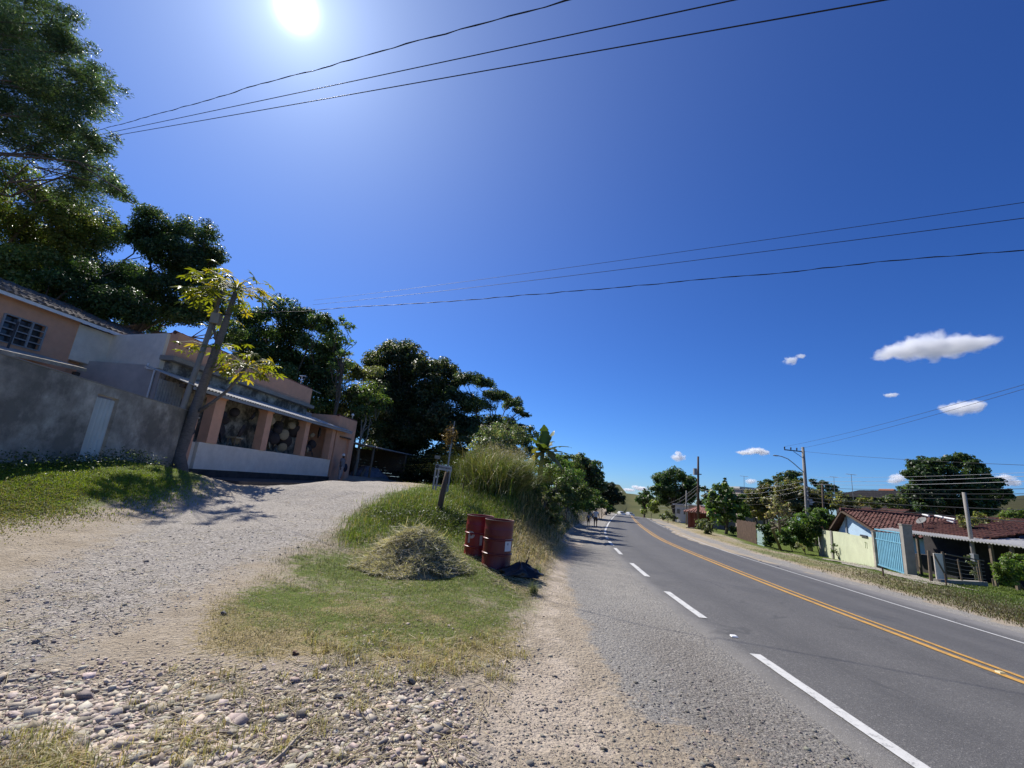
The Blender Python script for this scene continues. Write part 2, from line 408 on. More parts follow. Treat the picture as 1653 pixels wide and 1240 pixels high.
def mth(op, a, b):
    x = ns.new('ShaderNodeMath'); x.operation = op
    for i, v in enumerate((a, b)):
        if isinstance(v, (int, float)): x.inputs[i].default_value = v
        else: lk(v, x.inputs[i])
    return x.outputs[0]
def broken(mask, nz, amt=0.9, w0=.38, w1=.62):
    """a mask whose edge is broken up by noise"""
    v = mth('ADD', mask, mth('MULTIPLY', mth('SUBTRACT', nz, .5), amt)); r_ = ns.new('ShaderNodeMapRange'); r_.inputs[1].default_value = w0; r_.inputs[2].default_value = w1
    r_.interpolation_type = 'SMOOTHSTEP'; lk(v, r_.inputs[0]); return r_.outputs[0]
gA = attr('ma'); gB = attr('mb')
nA = noise(3.0, 8, .7); nB = noise(14, 6, .7); nC = noise(60, 4, .7); nD = noise(.8, 5)
dirt = mixc(ramp(nA, (.3, (.30, .24, .165)), (.7, (.50, .42, .31))), ramp(nC, (.35, (.20, .16, .115)), (.65, (.58, .50, .39))), mth('MULTIPLY', nB, .7))
vor = ns.new('ShaderNodeTexVoronoi'); vor.inputs['Scale'].default_value = 34; lk(tcg.outputs['Object'], vor.inputs['Vector'])
vor2 = ns.new('ShaderNodeTexVoronoi'); vor2.inputs['Scale'].default_value = 85; lk(tcg.outputs['Object'], vor2.inputs['Vector'])
sv = ns.new('ShaderNodeSeparateColor'); lk(vor.outputs['Color'], sv.inputs[0]); sv2 = ns.new('ShaderNodeSeparateColor'); lk(vor2.outputs['Color'], sv2.inputs[0])
grav = mixc(ramp(sv.outputs[0], (0, (.20, .18, .155)), (.6, (.41, .375, .325)), (1, (.64, .59, .52))), ramp(sv2.outputs[1], (0, (.20, .18, .155)), (1, (.56, .51, .445))), nB)
dry = ramp(nC, (.3, (.20, .155, .075)), (.52, (.36, .285, .15)), (.75, (.58, .48, .28)))
grs = ramp(nB, (.3, (.06, .085, .015)), (.55, (.12, .16, .03)), (.75, (.19, .22, .055)))
snd = ramp(nA, (.3, (.42, .345, .26)), (.7, (.60, .505, .395)))
asp = mixc(ramp(sv2.outputs[0], (0, (.13, .122, .11)), (.7, (.29, .272, .24)), (1, (.54, .51, .46))), ramp(nA, (.3, (.24, .226, .20)), (.7, (.38, .355, .31))), nB)
hil = ramp(noise(.03, 8, .7), (.3, (.075, .085, .03)), (.6, (.13, .125, .045)), (.75, (.05, .065, .025)))
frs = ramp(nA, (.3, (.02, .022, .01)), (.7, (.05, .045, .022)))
c = dirt
c = mixc(c, grav, mth('MULTIPLY', broken(gA[2], mth('ADD', mth('MULTIPLY', nA, .6), mth('MULTIPLY', nD, .4)), 2.2, .2, .9), .9))
c = mixc(c, asp, broken(gB[0], mth('ADD', mth('MULTIPLY', nA, .7), mth('MULTIPLY', nB, .3)), 2.4, .3, .7))
c = mixc(c, snd, mth('MULTIPLY', broken(gA[3], nA, 1.5, .35, .8), .85))
chip = ramp(sv2.outputs[1], (0, (.09, .08, .07)), (.7, (.20, .18, .155)), (1, (.42, .38, .33)))
c = mixc(c, chip, mth('MULTIPLY', broken(gB[3], mth('ADD', mth('MULTIPLY', nA, .5), mth('MULTIPLY', nB, .5)), 2.4, .25, .9), .75))
c = mixc(c, dry, broken(gA[1], nB, 1.3))
c = mixc(c, grs, broken(gA[0], mth('ADD', mth('MULTIPLY', nA, .5), mth('MULTIPLY', nB, .5)), 1.6, .4, .75))
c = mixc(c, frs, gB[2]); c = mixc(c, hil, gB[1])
lk(c, bs.inputs['Base Color'])
bp = ns.new('ShaderNodeBump'); bp.inputs['Strength'].default_value = .9; bp.inputs['Distance'].default_value = .05
lk(mth('ADD', mth('MULTIPLY', nB, 1.0), mth('MULTIPLY', mth('SUBTRACT', 1.0, vor.outputs['Distance']), .35)), bp.inputs['Height'])
bp2 = ns.new('ShaderNodeBump'); bp2.inputs['Strength'].default_value = .5; bp2.inputs['Distance'].default_value = .012
lk(nC, bp2.inputs['Height']); lk(bp.outputs[0], bp2.inputs['Normal']); lk(bp2.outputs[0], bs.inputs['Normal'])
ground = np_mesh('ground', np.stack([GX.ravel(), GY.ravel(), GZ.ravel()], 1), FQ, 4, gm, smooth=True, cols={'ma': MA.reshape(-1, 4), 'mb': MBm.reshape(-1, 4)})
tag(ground, kind='structure')

# ------------------------------------------------------------------ road and its markings
am = bpy.data.materials.new('asphalt'); am.use_nodes = True; t = am.node_tree; ns = t.nodes; lk = t.links.new
bs = ns['Principled BSDF']; bs.inputs['Roughness'].default_value = .72; bs.inputs['Specular IOR Level'].default_value = .35
tcg = ns.new('ShaderNodeTexCoord')
uvn = ns.new('ShaderNodeVertexColor'); uvn.layer_name = 'wear'; us = ns.new('ShaderNodeSeparateColor'); lk(uvn.outputs[0], us.inputs[0])
nA, nB, nC = noise(1.1, 8, .7), noise(22, 5, .7), noise(140, 3, .7)
v2 = ns.new('ShaderNodeTexVoronoi'); v2.inputs['Scale'].default_value = 110; lk(tcg.outputs['Object'], v2.inputs['Vector'])
sv2 = ns.new('ShaderNodeSeparateColor'); lk(v2.outputs['Color'], sv2.inputs[0])
agg = ramp(sv2.outputs[0], (0, (.058, .056, .052)), (.75, (.122, .117, .108)), (.93, (.185, .176, .16)), (1, (.38, .36, .33)))
big = ramp(nA, (.3, (.088, .084, .078)), (.7, (.142, .135, .125)))
c = mixc(agg, big, mth('ADD', .35, mth('MULTIPLY', nB, .3)))
lite = ns.new('ShaderNodeRGB'); lite.outputs[0].default_value = (.32, .30, .27, 1)
c = mixc(c, lite.outputs[0], mth('MULTIPLY', us.outputs[0], mth('ADD', .35, mth('MULTIPLY', nA, .5))))
dark = ns.new('ShaderNodeRGB'); dark.outputs[0].default_value = (.065, .063, .06, 1)
mxn = ns.new('ShaderNodeTexNoise'); mp = ns.new('ShaderNodeMapping'); mp.inputs['Scale'].default_value = (2.2, .35, 1); lk(tcg.outputs['Object'], mp.inputs[0]); lk(mp.outputs[0], mxn.inputs['Vector']); mxn.inputs['Detail'].default_value = 5
c = mixc(c, dark.outputs[0], mth('MULTIPLY', us.outputs[1], mth('MULTIPLY', mxn.outputs['Fac'], .8)))
# hairline cracks
cv = ns.new('ShaderNodeTexVoronoi'); cv.feature = 'DISTANCE_TO_EDGE'; cv.inputs['Scale'].default_value = .55
wn = ns.new('ShaderNodeTexNoise'); wn.inputs['Scale'].default_value = 2.5; wn.inputs['Detail'].default_value = 5; lk(tcg.outputs['Object'], wn.inputs['Vector'])
wa = ns.new('ShaderNodeMix'); wa.data_type = 'RGBA'; wa.inputs['Factor'].default_value = .3; lk(tcg.outputs['Object'], wa.inputs[6]); lk(wn.outputs['Color'], wa.inputs[7]); lk(wa.outputs[2], cv.inputs['Vector'])
cm = ns.new('ShaderNodeMapRange'); cm.inputs[1].default_value = .006; cm.inputs[2].default_value = .018; cm.inputs[3].default_value = 1; cm.inputs[4].default_value = 0; lk(cv.outputs['Distance'], cm.inputs[0])
cg = ns.new('ShaderNodeMapRange'); cg.inputs[1].default_value = .5; cg.inputs[2].default_value = .6; lk(nA, cg.inputs[0])
c = mixc(c, dark.outputs[0], mth('MULTIPLY', mth('MULTIPLY', cm.outputs[0], cg.outputs[0]), .7))
lk(c, bs.inputs['Base Color'])
bp = ns.new('ShaderNodeBump'); bp.inputs['Strength'].default_value = .55; bp.inputs['Distance'].default_value = .006
lk(mth('ADD', v2.outputs['Distance'], nC), bp.inputs['Height']); lk(bp.outputs[0], bs.inputs['Normal'])

def station(ss, ww, dz=0.0):
    ss = np.asarray(ss, float); ww = np.asarray(ww, float); h = head(ss)
    return np.stack([xw(ss) + ww * np.cos(h), ss - ww * np.sin(h), road_z(ww, ss) + dz], -1)
ss = np.concatenate([np.arange(-30, 0, 1.0), np.arange(0, 60, .2), np.arange(60, 230, 1.0)])
ww = np.array([-.34, -.2, 0, .5, .9, 1.3, 1.7, 2.1, 2.5, 2.9, 3.2, 3.5, 3.9, 4.3, 4.7, 5.1, 5.5, 5.9, 6.4, 6.8, 7.3, 7.8, 8.0, 8.12])
SS, WW = np.meshgrid(ss, ww, indexing='ij')
jag = (fbm(SS * 2.1, SS * 0, 5) - .5) * .22; jr = (fbm(SS * 1.3, SS * 0 + 4, 6) - .5) * .5
WJ = WW + np.where(WW < -.1, jag, 0) + np.where(WW > 7.9, jr, 0)
RP = station(SS, WJ, 0.012); RP[:, 0, 2] -= .05; RP[:, -1, 2] -= .06
RP[..., 2] += (fbm(SS * .5, WW * .7, 8) - .5) * .008
wear = np.zeros(SS.shape + (3,)); wear[..., 0] = np.maximum(S((WW - 6.6) / 1.0), (1 - S((WW + .25) / .3)) * .5) * .8
wear[..., 1] = np.exp(-((WW - .95) / .35) ** 2) + np.exp(-((WW - 2.4) / .35) ** 2) + np.exp(-((WW - 4.1) / .35) ** 2) + np.exp(-((WW - 5.5) / .35) ** 2)
n0, n1 = SS.shape; idx = np.arange(n0 * n1).reshape(n0, n1)
road = np_mesh('road', RP.reshape(-1, 3), np.stack([idx[:-1, :-1], idx[:-1, 1:], idx[1:, 1:], idx[1:, :-1]], -1).reshape(-1, 4), 4, am, smooth=True, cols={'wear': wear.reshape(-1, 3)})
tag(road, kind='structure')

def paint(name, col, chip):
    m = bpy.data.materials.new(name); m.use_nodes = True; global t, ns, lk, tcg
    t = m.node_tree; ns = t.nodes; lk = t.links.new; b = ns['Principled BSDF']; b.inputs['Roughness'].default_value = .7
    tcg = ns.new('ShaderNodeTexCoord'); a_, b_ = noise(9, 8, .75), noise(70, 4, .7)
    f = ns.new('ShaderNodeMapRange'); f.inputs[1].default_value = chip; f.inputs[2].default_value = chip + .1; lk(mth('ADD', mth('MULTIPLY', a_, .6), mth('MULTIPLY', b_, .4)), f.inputs[0])
    p_ = ramp(a_, (.3, tuple(x * .8 for x in col)), (.7, col)); d = ns.new('ShaderNodeRGB'); d.outputs[0].default_value = (.12, .118, .112, 1)
    lk(mixc(d.outputs[0], p_, f.outputs[0]), b.inputs['Base Color']); return m
mw, my = paint('white_road_paint', (.62, .61, .57), .36), paint('yellow_road_paint', (.58, .31, .055), .38)
def strip(lst, name, m, wid):
    V, FI = [], []
    for (a, b, wc) in lst:
        s_ = np.linspace(a, b, max(2, int((b - a) / .35) + 1)); j1 = (vnoise(s_ * 9, s_ * 0, 3) - .5) * .012
        A_ = station(s_, np.full_like(s_, wc - wid / 2) + j1, .0185); B_ = station(s_, np.full_like(s_, wc + wid / 2) + j1, .0185)
        rz_ = (fbm(s_ * .5, s_ * 0 + wc * .7, 8) - .5) * .008 + .001; A_[:, 2] += rz_; B_[:, 2] += rz_
        o_ = len(V); V += [p for q in zip(A_, B_) for p in q]
        for i in range(len(s_) - 1): FI += [o_ + 2 * i, o_ + 2 * i + 1, o_ + 2 * i + 3, o_ + 2 * i + 2]
    return tag(np_mesh(name, V, FI, 4, m), kind='structure')
def sta(px, py):      # road station under a photograph pixel
    p = G(px, py); return p[1] + wof(*p[:2]) * math.sin(float(head(p[1])))
dash = [(1.2, sta(1225, 1065)), (sta(1150, 1005), sta(1080, 960)), (sta(1050, 935), sta(1020, 912)), (sta(1008, 898), sta(994, 887)), (sta(991, 883), sta(984.5, 876)), (sta(982, 872), sta(979, 867.5)), (sta(977.4, 864), 30), (30, 215)]
strip([(a, b, 0.0) for a, b in dash], 'edge_line', mw, .13)
strip([(-25, 215, LANE - .12), (-25, 215, LANE + .12)], 'centre_line', my, .11)
rd = [(-25, 41.5)] + [(43 + 3.2 * i, 44.9 + 3.2 * i) for i in range(4)] + [(56.5, 215)]
strip([(a, b, LANE * 2) for a, b in rd], 'edge_line', mw, .11)
# ------------------------------------------------------------------ foliage tools
def orth(Nrm, rg):
    a = rg.normal(size=Nrm.shape); a -= Nrm * (a * Nrm).sum(1, keepdims=True); a /= np.linalg.norm(a, axis=1, keepdims=True) + 1e-9
    return a, np.cross(Nrm, a)
def leaf_quads(C, Nrm, Ln, Wd, rg, axis=None):
    """one rhombic leaf per centre: 4 corners, folded a little along the midrib"""
    Nrm = Nrm / (np.linalg.norm(Nrm, axis=1, keepdims=True) + 1e-9)
    if axis is None: a, b = orth(Nrm, rg)
    else:
        a = axis / (np.linalg.norm(axis, axis=1, keepdims=True) + 1e-9); b = np.cross(Nrm, a); b /= np.linalg.norm(b, axis=1, keepdims=True) + 1e-9
    Ln = Ln[:, None]; Wd = Wd[:, None]
    fold = Nrm * Wd * .25
    P = np.stack([C - a * Ln * .5, C + b * Wd * .5 - a * Ln * .06 + fold, C + a * Ln * .5 - Nrm * Ln * .12, C - b * Wd * .5 - a * Ln * .06 + fold], 1)
    return P.reshape(-1, 3)
def clumped(clumps, rg, cov=4.0, leaf=.2, asp=.5, nsub=16, flat=.75, subr=.42, shell=.6, up=.6, shade=.35, spray=0.0):
    """leaf positions for a crown made of rounded clumps; every clump is made of smaller tufts so that gaps and lobes show"""
    Cs, Ns, Vs = [], [], []
    for (c, R) in clumps:
        n = int(cov * math.pi * R * R / (leaf * leaf * asp * .5)) + 6
        k = max(5, int(nsub * rg.uniform(.8, 1.2)))
        d = rg.normal(size=(k, 3)); d /= np.linalg.norm(d, axis=1, keepdims=True); d[:, 2] = d[:, 2] * flat + .1
        rr = R * (shell + (1 - shell) * rg.random(k)) * np.where(rg.random(k) < .25, .55, 1)
        sc = np.asarray(c) + d * rr[:, None]; sv = rg.uniform(1 - shade, 1 + shade, k)
        q = rg.integers(0, k, n)
        g = rg.normal(size=(n, 3)); g /= np.linalg.norm(g, axis=1, keepdims=True); g *= (rg.random(n) ** .45)[:, None] * subr * R
        g[:, 2] *= .7
        P = sc[q] + g
        nn = g / (subr * R) + d[q] * .4 + rg.normal(size=(n, 3)) * .5 + np.array([0, 0, up])
        Cs.append(P); Ns.append(nn); Vs.append(sv[q] * rg.uniform(.8, 1.2, n))
    return np.concatenate(Cs), np.concatenate(Ns), np.concatenate(Vs)
def foliage(name, clumps, seed, col, m, parent, cov=4.0, leaf=.2, asp=.5, col2=None, mixp=.3, droop=0.0, **k):
    rg = np.random.default_rng(seed)
    C, Nn, v = clumped(clumps, rg, cov, leaf, asp, **k); n = len(C)
    Ln = leaf * rg.uniform(.7, 1.35, n); Wd = Ln * asp * rg.uniform(.8, 1.2, n)
    ax = None
    if droop:
        ax = rg.normal(size=(n, 3)); ax[:, 2] = ax[:, 2] * .3 - droop; Nn = Nn - ax * (Nn * ax).sum(1, keepdims=True) / (ax * ax).sum(1, keepdims=True)
    V = leaf_quads(C, Nn, Ln, Wd, rg, ax)
    c = np.array(col)[None] * v[:, None]
    if col2 is not None: c = np.where((rg.random(n) < mixp)[:, None], np.array(col2)[None] * v[:, None], c)
    c = c * rg.uniform(.85, 1.15, (n, 3)) * 2.2
    return np_mesh(name, V, np.arange(4 * n), 4, m, parent, cols=np.repeat(np.clip(c, 0, 1), 4, 0), local=wpos(parent) if parent is not None else None)
BARK = mat('bark', (.13, .105, .08), .9, .45, 14, .8, 30, stretch=(1, 1, .25))
PALEBARK = mat('pale_bark', (.26, .235, .20), .9, .4, 12, .7, 30, stretch=(1, 1, .25))
LEAF = leafmat('leaf', .45)
LEAFB = leafmat('bright_leaf', .45, tint=(1.35, 1.35, .45))
def limb_path(a, b, rg, n=6, sag=.0, wob=.06):
    a = np.asarray(a, float); b = np.asarray(b, float); Ld = np.linalg.norm(b - a); ts = np.linspace(0, 1, n)
    off = rg.normal(size=(n, 3)) * wob * Ld * (np.sin(ts * math.pi)[:, None]); off[:, 2] += np.sin(ts * math.pi) * sag * Ld
    return [a + (b - a) * t_ + o_ for t_, o_ in zip(ts, off)]
def wood(base, top, clumps, rg, r0_, parent, m=BARK, twigs=4, fork=None):
    """tapered trunk, a limb to every clump and a few twigs fanning out in it: one mesh"""
    mb = MB(); base = np.asarray(base, float); top = np.asarray(top, float)
    tp = limb_path(base - np.array([0, 0, .25]), top, rg, 8, 0, .03); mb.tube(tp, [r0_ * (1.35 if i == 0 else 1.12 - .085 * i) for i in range(8)], 9)
    for (c, R) in clumps:
        f = rg.uniform(.45, .98); s_ = tp[min(7, int(f * 7))]
        lp = limb_path(s_, c, rg, 6, .08, .07); ra = r0_ * rg.uniform(.75, 1.15) / math.sqrt(len(clumps) + 2)
        mb.tube(lp, [ra * (1 - .14 * i) for i in range(6)], 6, cap=False)
        for _ in range(twigs):
            d = rg.normal(size=3); d /= np.linalg.norm(d); d[2] = abs(d[2]) * .6 + .05
            q = lp[rg.integers(3, 6)]; mb.tube(limb_path(q, np.asarray(c) + d * R * .9, rg, 4, .05, .08), [ra * .38, ra * .28, ra * .18, ra * .08], 4, cap=False)
    return mb.build('trunk', m, parent, smooth=True)
def clumps_px(circles, Y, rg, dep=1.0, back=0):
    """clumps of a crown from round patches of its outline (photograph pixels, radius in pixels) at about the distance Y"""
    out = []
    Rm = np.mean([c[2] for c in circles]) * Y / F
    for (px, py, rp) in circles:
        for b in range(1 + back):
            y = Y + rg.uniform(-.7, .7) * dep * Rm * 1.6 + b * Rm * 1.2
            p = aty(px, py, y); out.append((p, rp * depth(p) / F))
    return out
def tree(label, circles, Y, seed, col, base_px=None, base_xy=None, name='tree', cat='tree', group=None, leafpx=2.5, leafmin=.10, r0_=.2, m=LEAF, bark=BARK, dep=1.0, back=0, top=None, twigs=4, **k):
    rg = np.random.default_rng(seed)
    cl = clumps_px(circles, Y, rg, dep, back)
    cen = np.mean([c for c, R in cl], 0); low = min(c[2] - R for c, R in cl)
    if base_xy is None:
        bx = aty(base_px if base_px is not None else np.mean([c[0] for c in circles]), 760, Y)[0] if not isinstance(base_px, tuple) else None
        base_xy = (bx, Y) if bx is not None else tuple(G(*base_px)[:2])
    base = np.array([base_xy[0], base_xy[1], gz(*base_xy)])
    e = empty(name, base, label, cat, group)
    d_ = depth(cen); leaf = max(leafmin, leafpx * d_ / (F * 1024 / 1653))
    tp = np.array([cen[0] * .75 + base[0] * .25, cen[1], max(base[2] + .5, min(cen[2], low + .5 * (cen[2] - low)))]) if top is None else np.asarray(top)
    wood(base, tp, cl, rg, r0_, e, bark, twigs)
    foliage('crown', cl, seed + 1, col, m, e, leaf=leaf, **k)
    return e
def shrub(label, circles, Y, seed, col, name='shrub', cat='shrub', group=None, **k):
    return tree(label, circles, Y, seed, col, name=name, cat=cat, group=group, r0_=k.pop('r0_', .045), **k)

# ------------------------------------------------------------------ loose stones on the forecourt and the drive
ico = bmesh.new(); bmesh.ops.create_icosphere(ico, subdivisions=1, radius=1.0)
IV = np.array([v.co[:] for v in ico.verts]); IV = np.array([(x, y, z) for z in (-1, 1) for x, y in ((-1, -1), (1, -1), (1, 1), (-1, 1))]) * .72; IV = IV * np.where(IV[:, 2:] > 0, .78, 1.0); IF = np.array([(0, 2, 1), (0, 3, 2), (4, 5, 6), (4, 6, 7), (0, 1, 5), (0, 5, 4), (1, 2, 6), (1, 6, 5), (2, 3, 7), (2, 7, 6), (3, 0, 4), (3, 4, 7)]); ico.free()
def stones(name, xy, size, col, m, flat=.42, label=None):
    n = len(xy); rg = np.random.default_rng(11)
    J = IV[None] * (1 + rg.uniform(-.38, .38, (n, len(IV), 3)))
    S3 = np.stack([rg.uniform(.7, 1.35, n), rg.uniform(.7, 1.2, n), rg.uniform(flat * .7, flat * 1.3, n)], 1) * size[:, None]
    J = J * S3[:, None]
    a = rg.uniform(0, 2 * math.pi, n); ti = rg.normal(0, .42, n)
    ca, sa, ct, st = np.cos(a), np.sin(a), np.cos(ti), np.sin(ti)
    x, y, z = J[..., 0], J[..., 1], J[..., 2]
    y, z = y * ct[:, None] - z * st[:, None], y * st[:, None] + z * ct[:, None]
    x, y = x * ca[:, None] - y * sa[:, None], x * sa[:, None] + y * ca[:, None]
    gzv = terrain(xy[:, 0], xy[:, 1])
    V = np.stack([x + xy[:, :1], y + xy[:, 1:2], z + (gzv + S3[:, 2] * .3)[:, None]], -1).reshape(-1, 3)
    FI = (IF[None] + (np.arange(n) * len(IV))[:, None, None]).reshape(-1)
    o = np_mesh(name, V, FI, 3, m, cols=np.repeat(col, len(IV), 0))
    return o
stm = bpy.data.materials.new('loose_stone'); stm.use_nodes = True; t = stm.node_tree; ns = t.nodes; lk = t.links.new
tcg = ns.new('ShaderNodeTexCoord'); vc = ns.new('ShaderNodeVertexColor'); vc.layer_name = 'col'
nb_ = noise(70, 5, .7); mm = ns.new('ShaderNodeMix'); mm.data_type = 'RGBA'; mm.blend_type = 'MULTIPLY'; mm.inputs['Factor'].default_value = .8
lk(vc.outputs[0], mm.inputs[6]); lk(ramp(nb_, (.3, (.6, .58, .55)), (.7, (1.15, 1.12, 1.08))), mm.inputs[7]); lk(mm.outputs[2], ns['Principled BSDF'].inputs['Base Color']); ns['Principled BSDF'].inputs['Roughness'].default_value = .9
bp = ns.new('ShaderNodeBump'); bp.inputs['Strength'].default_value = .5; bp.inputs['Distance'].default_value = .006; lk(nb_, bp.inputs['Height']); lk(bp.outputs[0], ns['Principled BSDF'].inputs['Normal'])
rg = np.random.default_rng(5)
def scatter_px(n, poly, rgx=rg, jit=9.0):
    """random ground points whose photograph pixels fill an outline (so they lie thinner with distance)"""
    xs_ = [p[0] for p in poly]; ys_ = [p[1] for p in poly]; out = []
    P = np.array(poly, float)
    while len(out) < n:
        q = np.stack([rgx.uniform(min(xs_), max(xs_), 4000), rgx.uniform(min(ys_), max(ys_), 4000)], 1); ins = np.zeros(4000, bool)
        for i in range(len(P)):
            a, b = P[i], P[(i + 1) % len(P)]
            c = ((a[1] > q[:, 1]) != (b[1] > q[:, 1])) & (q[:, 0] < (b[0] - a[0]) * (q[:, 1] - a[1]) / (b[1] - a[1] + 1e-12) + a[0]); ins ^= c
        out += list(q[ins])
    q = np.array(out[:n])
    # follow all rays to the ground at once
    q = q + rgx.normal(0, jit, q.shape)
    D = f0[None] * F + CR[None] * (q[:, :1] - CX) + CU[None] * (CY - q[:, 1:2]); D /= np.linalg.norm(D, axis=1, keepdims=True)
    tt = np.full(n, 1.0); lo = tt.copy(); done = np.zeros(n, bool)
    for _ in range(130):
        Pn = ORG + D * tt[:, None]; done |= Pn[:, 2] < tgrid(Pn[:, 0], Pn[:, 1])
        if done.all(): break
        lo = np.where(done, lo, tt); tt = np.where(done, tt, tt * 1.035 + .02)
    hi = tt.copy()
    for _ in range(9):
        md = (lo + hi) / 2; Pn = ORG + D * md[:, None]; bl = Pn[:, 2] < tgrid(Pn[:, 0], Pn[:, 1]); hi = np.where(bl, md, hi); lo = np.where(bl, lo, md)
    return (ORG + D * hi[:, None])[done & (hi < 95)][:, :2]
_tx, _ty = np.arange(-45, 75, .2), np.arange(-2, 115, .2)
_tz = terrain(*np.meshgrid(_tx, _ty))
def tgrid(x, y):
    fx = np.clip((x + 45) / .2, 0, len(_tx) - 1.01); fy = np.clip((y + 2) / .2, 0, len(_ty) - 1.01); ix = fx.astype(int); iy = fy.astype(int); fx = fx - ix; fy = fy - iy
    return (_tz[iy, ix] * (1 - fx) + _tz[iy, ix + 1] * fx) * (1 - fy) + (_tz[iy + 1, ix] * (1 - fx) + _tz[iy + 1, ix + 1] * fx) * fy
ST = [scatter_px(15000, [(-40, 1270), (-40, 1110), (100, 1085), (260, 1065), (420, 1080), (640, 1085), (760, 1120), (760, 1270)]),
      scatter_px(2400, [(0, 1250), (0, 1140), (130, 1110), (330, 1120), (420, 1180), (420, 1250)]),
      scatter_px(900, [(560, 1060), (700, 1085), (760, 1150), (660, 1250), (520, 1250)]),
      scatter_px(9000, [(0, 1090), (0, 960), (150, 880), (300, 850), (520, 800), (560, 860), (400, 920), (240, 1000)]),
      scatter_px(2600, [(760, 1250), (800, 1080), (900, 1060), (1180, 1090), (1420, 1250)]),
      scatter_px(9000, [(0, 1240), (0, 860), (250, 820), (600, 800), (520, 900), (330, 1060), (860, 1060), (900, 900), (960, 880), (1000, 1100), (1350, 1240)], jit=14),
      scatter_px(500, [(560, 1000), (860, 1000), (880, 1100), (560, 1090)])]
SZ = [rg.lognormal(math.log(.0085), .6, len(ST[0])), rg.lognormal(math.log(.0165), .5, len(ST[1])), rg.lognormal(math.log(.014), .45, len(ST[2])),
      rg.lognormal(math.log(.0055), .55, len(ST[3])), rg.lognormal(math.log(.0065), .5, len(ST[4])), rg.lognormal(math.log(.0048), .5, len(ST[5])), rg.lognormal(math.log(.010), .4, len(ST[6]))]
TONE = [(.50, .43, .35), (.52, .455, .38), (.50, .44, .37), (.47, .43, .375), (.26, .235, .205), (.40, .34, .27), (.46, .40, .32)]
cc = np.concatenate([np.array(tn)[None] * rg.choice([.5, .8, 1.0, 1.15, 1.3], (len(s_), 1), p=[.15, .27, .33, .2, .05]) * rg.uniform(.93, 1.07, (len(s_), 3)) for tn, s_ in zip(TONE, ST)])
tag(stones('gravel', np.concatenate(ST), np.clip(np.concatenate(SZ), .0025, .06), cc, stm), kind='stuff')
for px, py, s_, lab, tn in ((362, 992, .055, 'dark stone at the edge of the grass left of the cut straw', (.10, .10, .105)), (478, 1056, .05, 'reddish brown clod below the grass patch in the foreground', (.13, .075, .05)), (20, 1200, .075, 'broad pale slab of rock at the lower left corner', (.36, .32, .27)), (345, 1095, .05, 'ochre stone among the pale gravel on the left', (.36, .25, .15)), (820, 1070, .035, 'small dark lump on the dirt at the grass edge', (.09, .07, .05))):
    p = G(px, py); o = stones('rock', np.array([[p[0], p[1]]]), np.array([s_]), np.array([tn]), stm); tag(o, lab, 'rock')

# ------------------------------------------------------------------ grass
def blades(name, xy, h, wd, col, m, lean=.5, seed=3, kind='stuff', bend=.45, z=None, local=None, parent=None):
    n = len(xy); rg = np.random.default_rng(seed); a = rg.uniform(0, 2 * math.pi, n)
    d = np.stack([np.cos(a), np.sin(a), np.zeros(n)], 1); s_ = np.stack([-np.sin(a), np.cos(a), np.zeros(n)], 1)
    b = np.concatenate([xy, (terrain(xy[:, 0], xy[:, 1]) if z is None else z)[:, None]], 1)
    le = (np.abs(rg.normal(0, lean, n)) + .08)[:, None] * h[:, None]
    mid = b + d * le * bend * .6 + np.array([0, 0, 1.0]) * h[:, None] * .6; tip = b + d * le * (1 + bend) + np.array([0, 0, 1.0]) * (h[:, None] * np.clip(1 - le / h[:, None] * .35, .25, 1))
    w2 = s_ * wd[:, None] * .5
    V = np.stack([b - w2, b + w2, mid + w2 * .8, mid - w2 * .8, tip], 1).reshape(-1, 3)
    i = (np.arange(n) * 5)[:, None]
    FI = np.concatenate([i + np.array([[0, 1, 2, 3]]), i + np.array([[3, 2, 4]])], 1).ravel(); sz = np.tile([4, 3], n)
    o = np_mesh(name, V, FI, sz, m, parent, cols=np.repeat(np.clip(col, 0, 1), 5, 0), local=local)
    if kind: tag(o, kind=kind)
    return o
GRASS = leafmat('grass_blade', .30, .5, (1.2, 1.25, .5), .3)
def mix_cols(n, rg, a, b, f): return np.where((rg.random(n) < f)[:, None], np.array(b)[None], np.array(a)[None]) * rg.uniform(.65, 1.35, (n, 1)) * rg.uniform(.9, 1.1, (n, 3))
rg = np.random.default_rng(17)
GR, DR, ST_ = (.085, .125, .022), (.105, .105, .035), (.34, .27, .13)
# central grass: short, worn, with dry tips towards the road
q = scatter_px(46000, PG); q = q[(fbm(q[:, 0] * 1.3, q[:, 1] * 1.3, 77) > .36) | (rg.random(len(q)) < .35)]
fdry = 1 - S((q[:, 1] - 4.3) / 4.5); n = len(q)
cg_ = np.where((rg.random(n) < fdry * .65 + .28)[:, None], np.array([.35, .29, .16])[None], np.array([.115, .135, .05])[None]) * rg.uniform(.6, 1.35, (n, 1))
blades('short_grass', q, rg.uniform(.02, .055, n) * np.clip(q[:, 1] / 7, .6, 1.6), np.clip(.0022 * q[:, 1] / 4, .003, .012), cg_, GRASS, .9, 1)
# greener grass of the mound and behind the straw
q = scatter_px(17000, [(560, 850), (600, 815), (690, 782), (770, 778), (830, 800), (862, 835), (800, 840), (740, 870), (700, 850), (640, 845), (560, 880)]); n = len(q)
blades('mound_grass', q, rg.uniform(.05, .20, n) * rg.uniform(.5, 1.2, n), np.full(n, .010), mix_cols(n, rg, (.17, .24, .035), (.36, .32, .13), .28), GRASS, .5, 2)
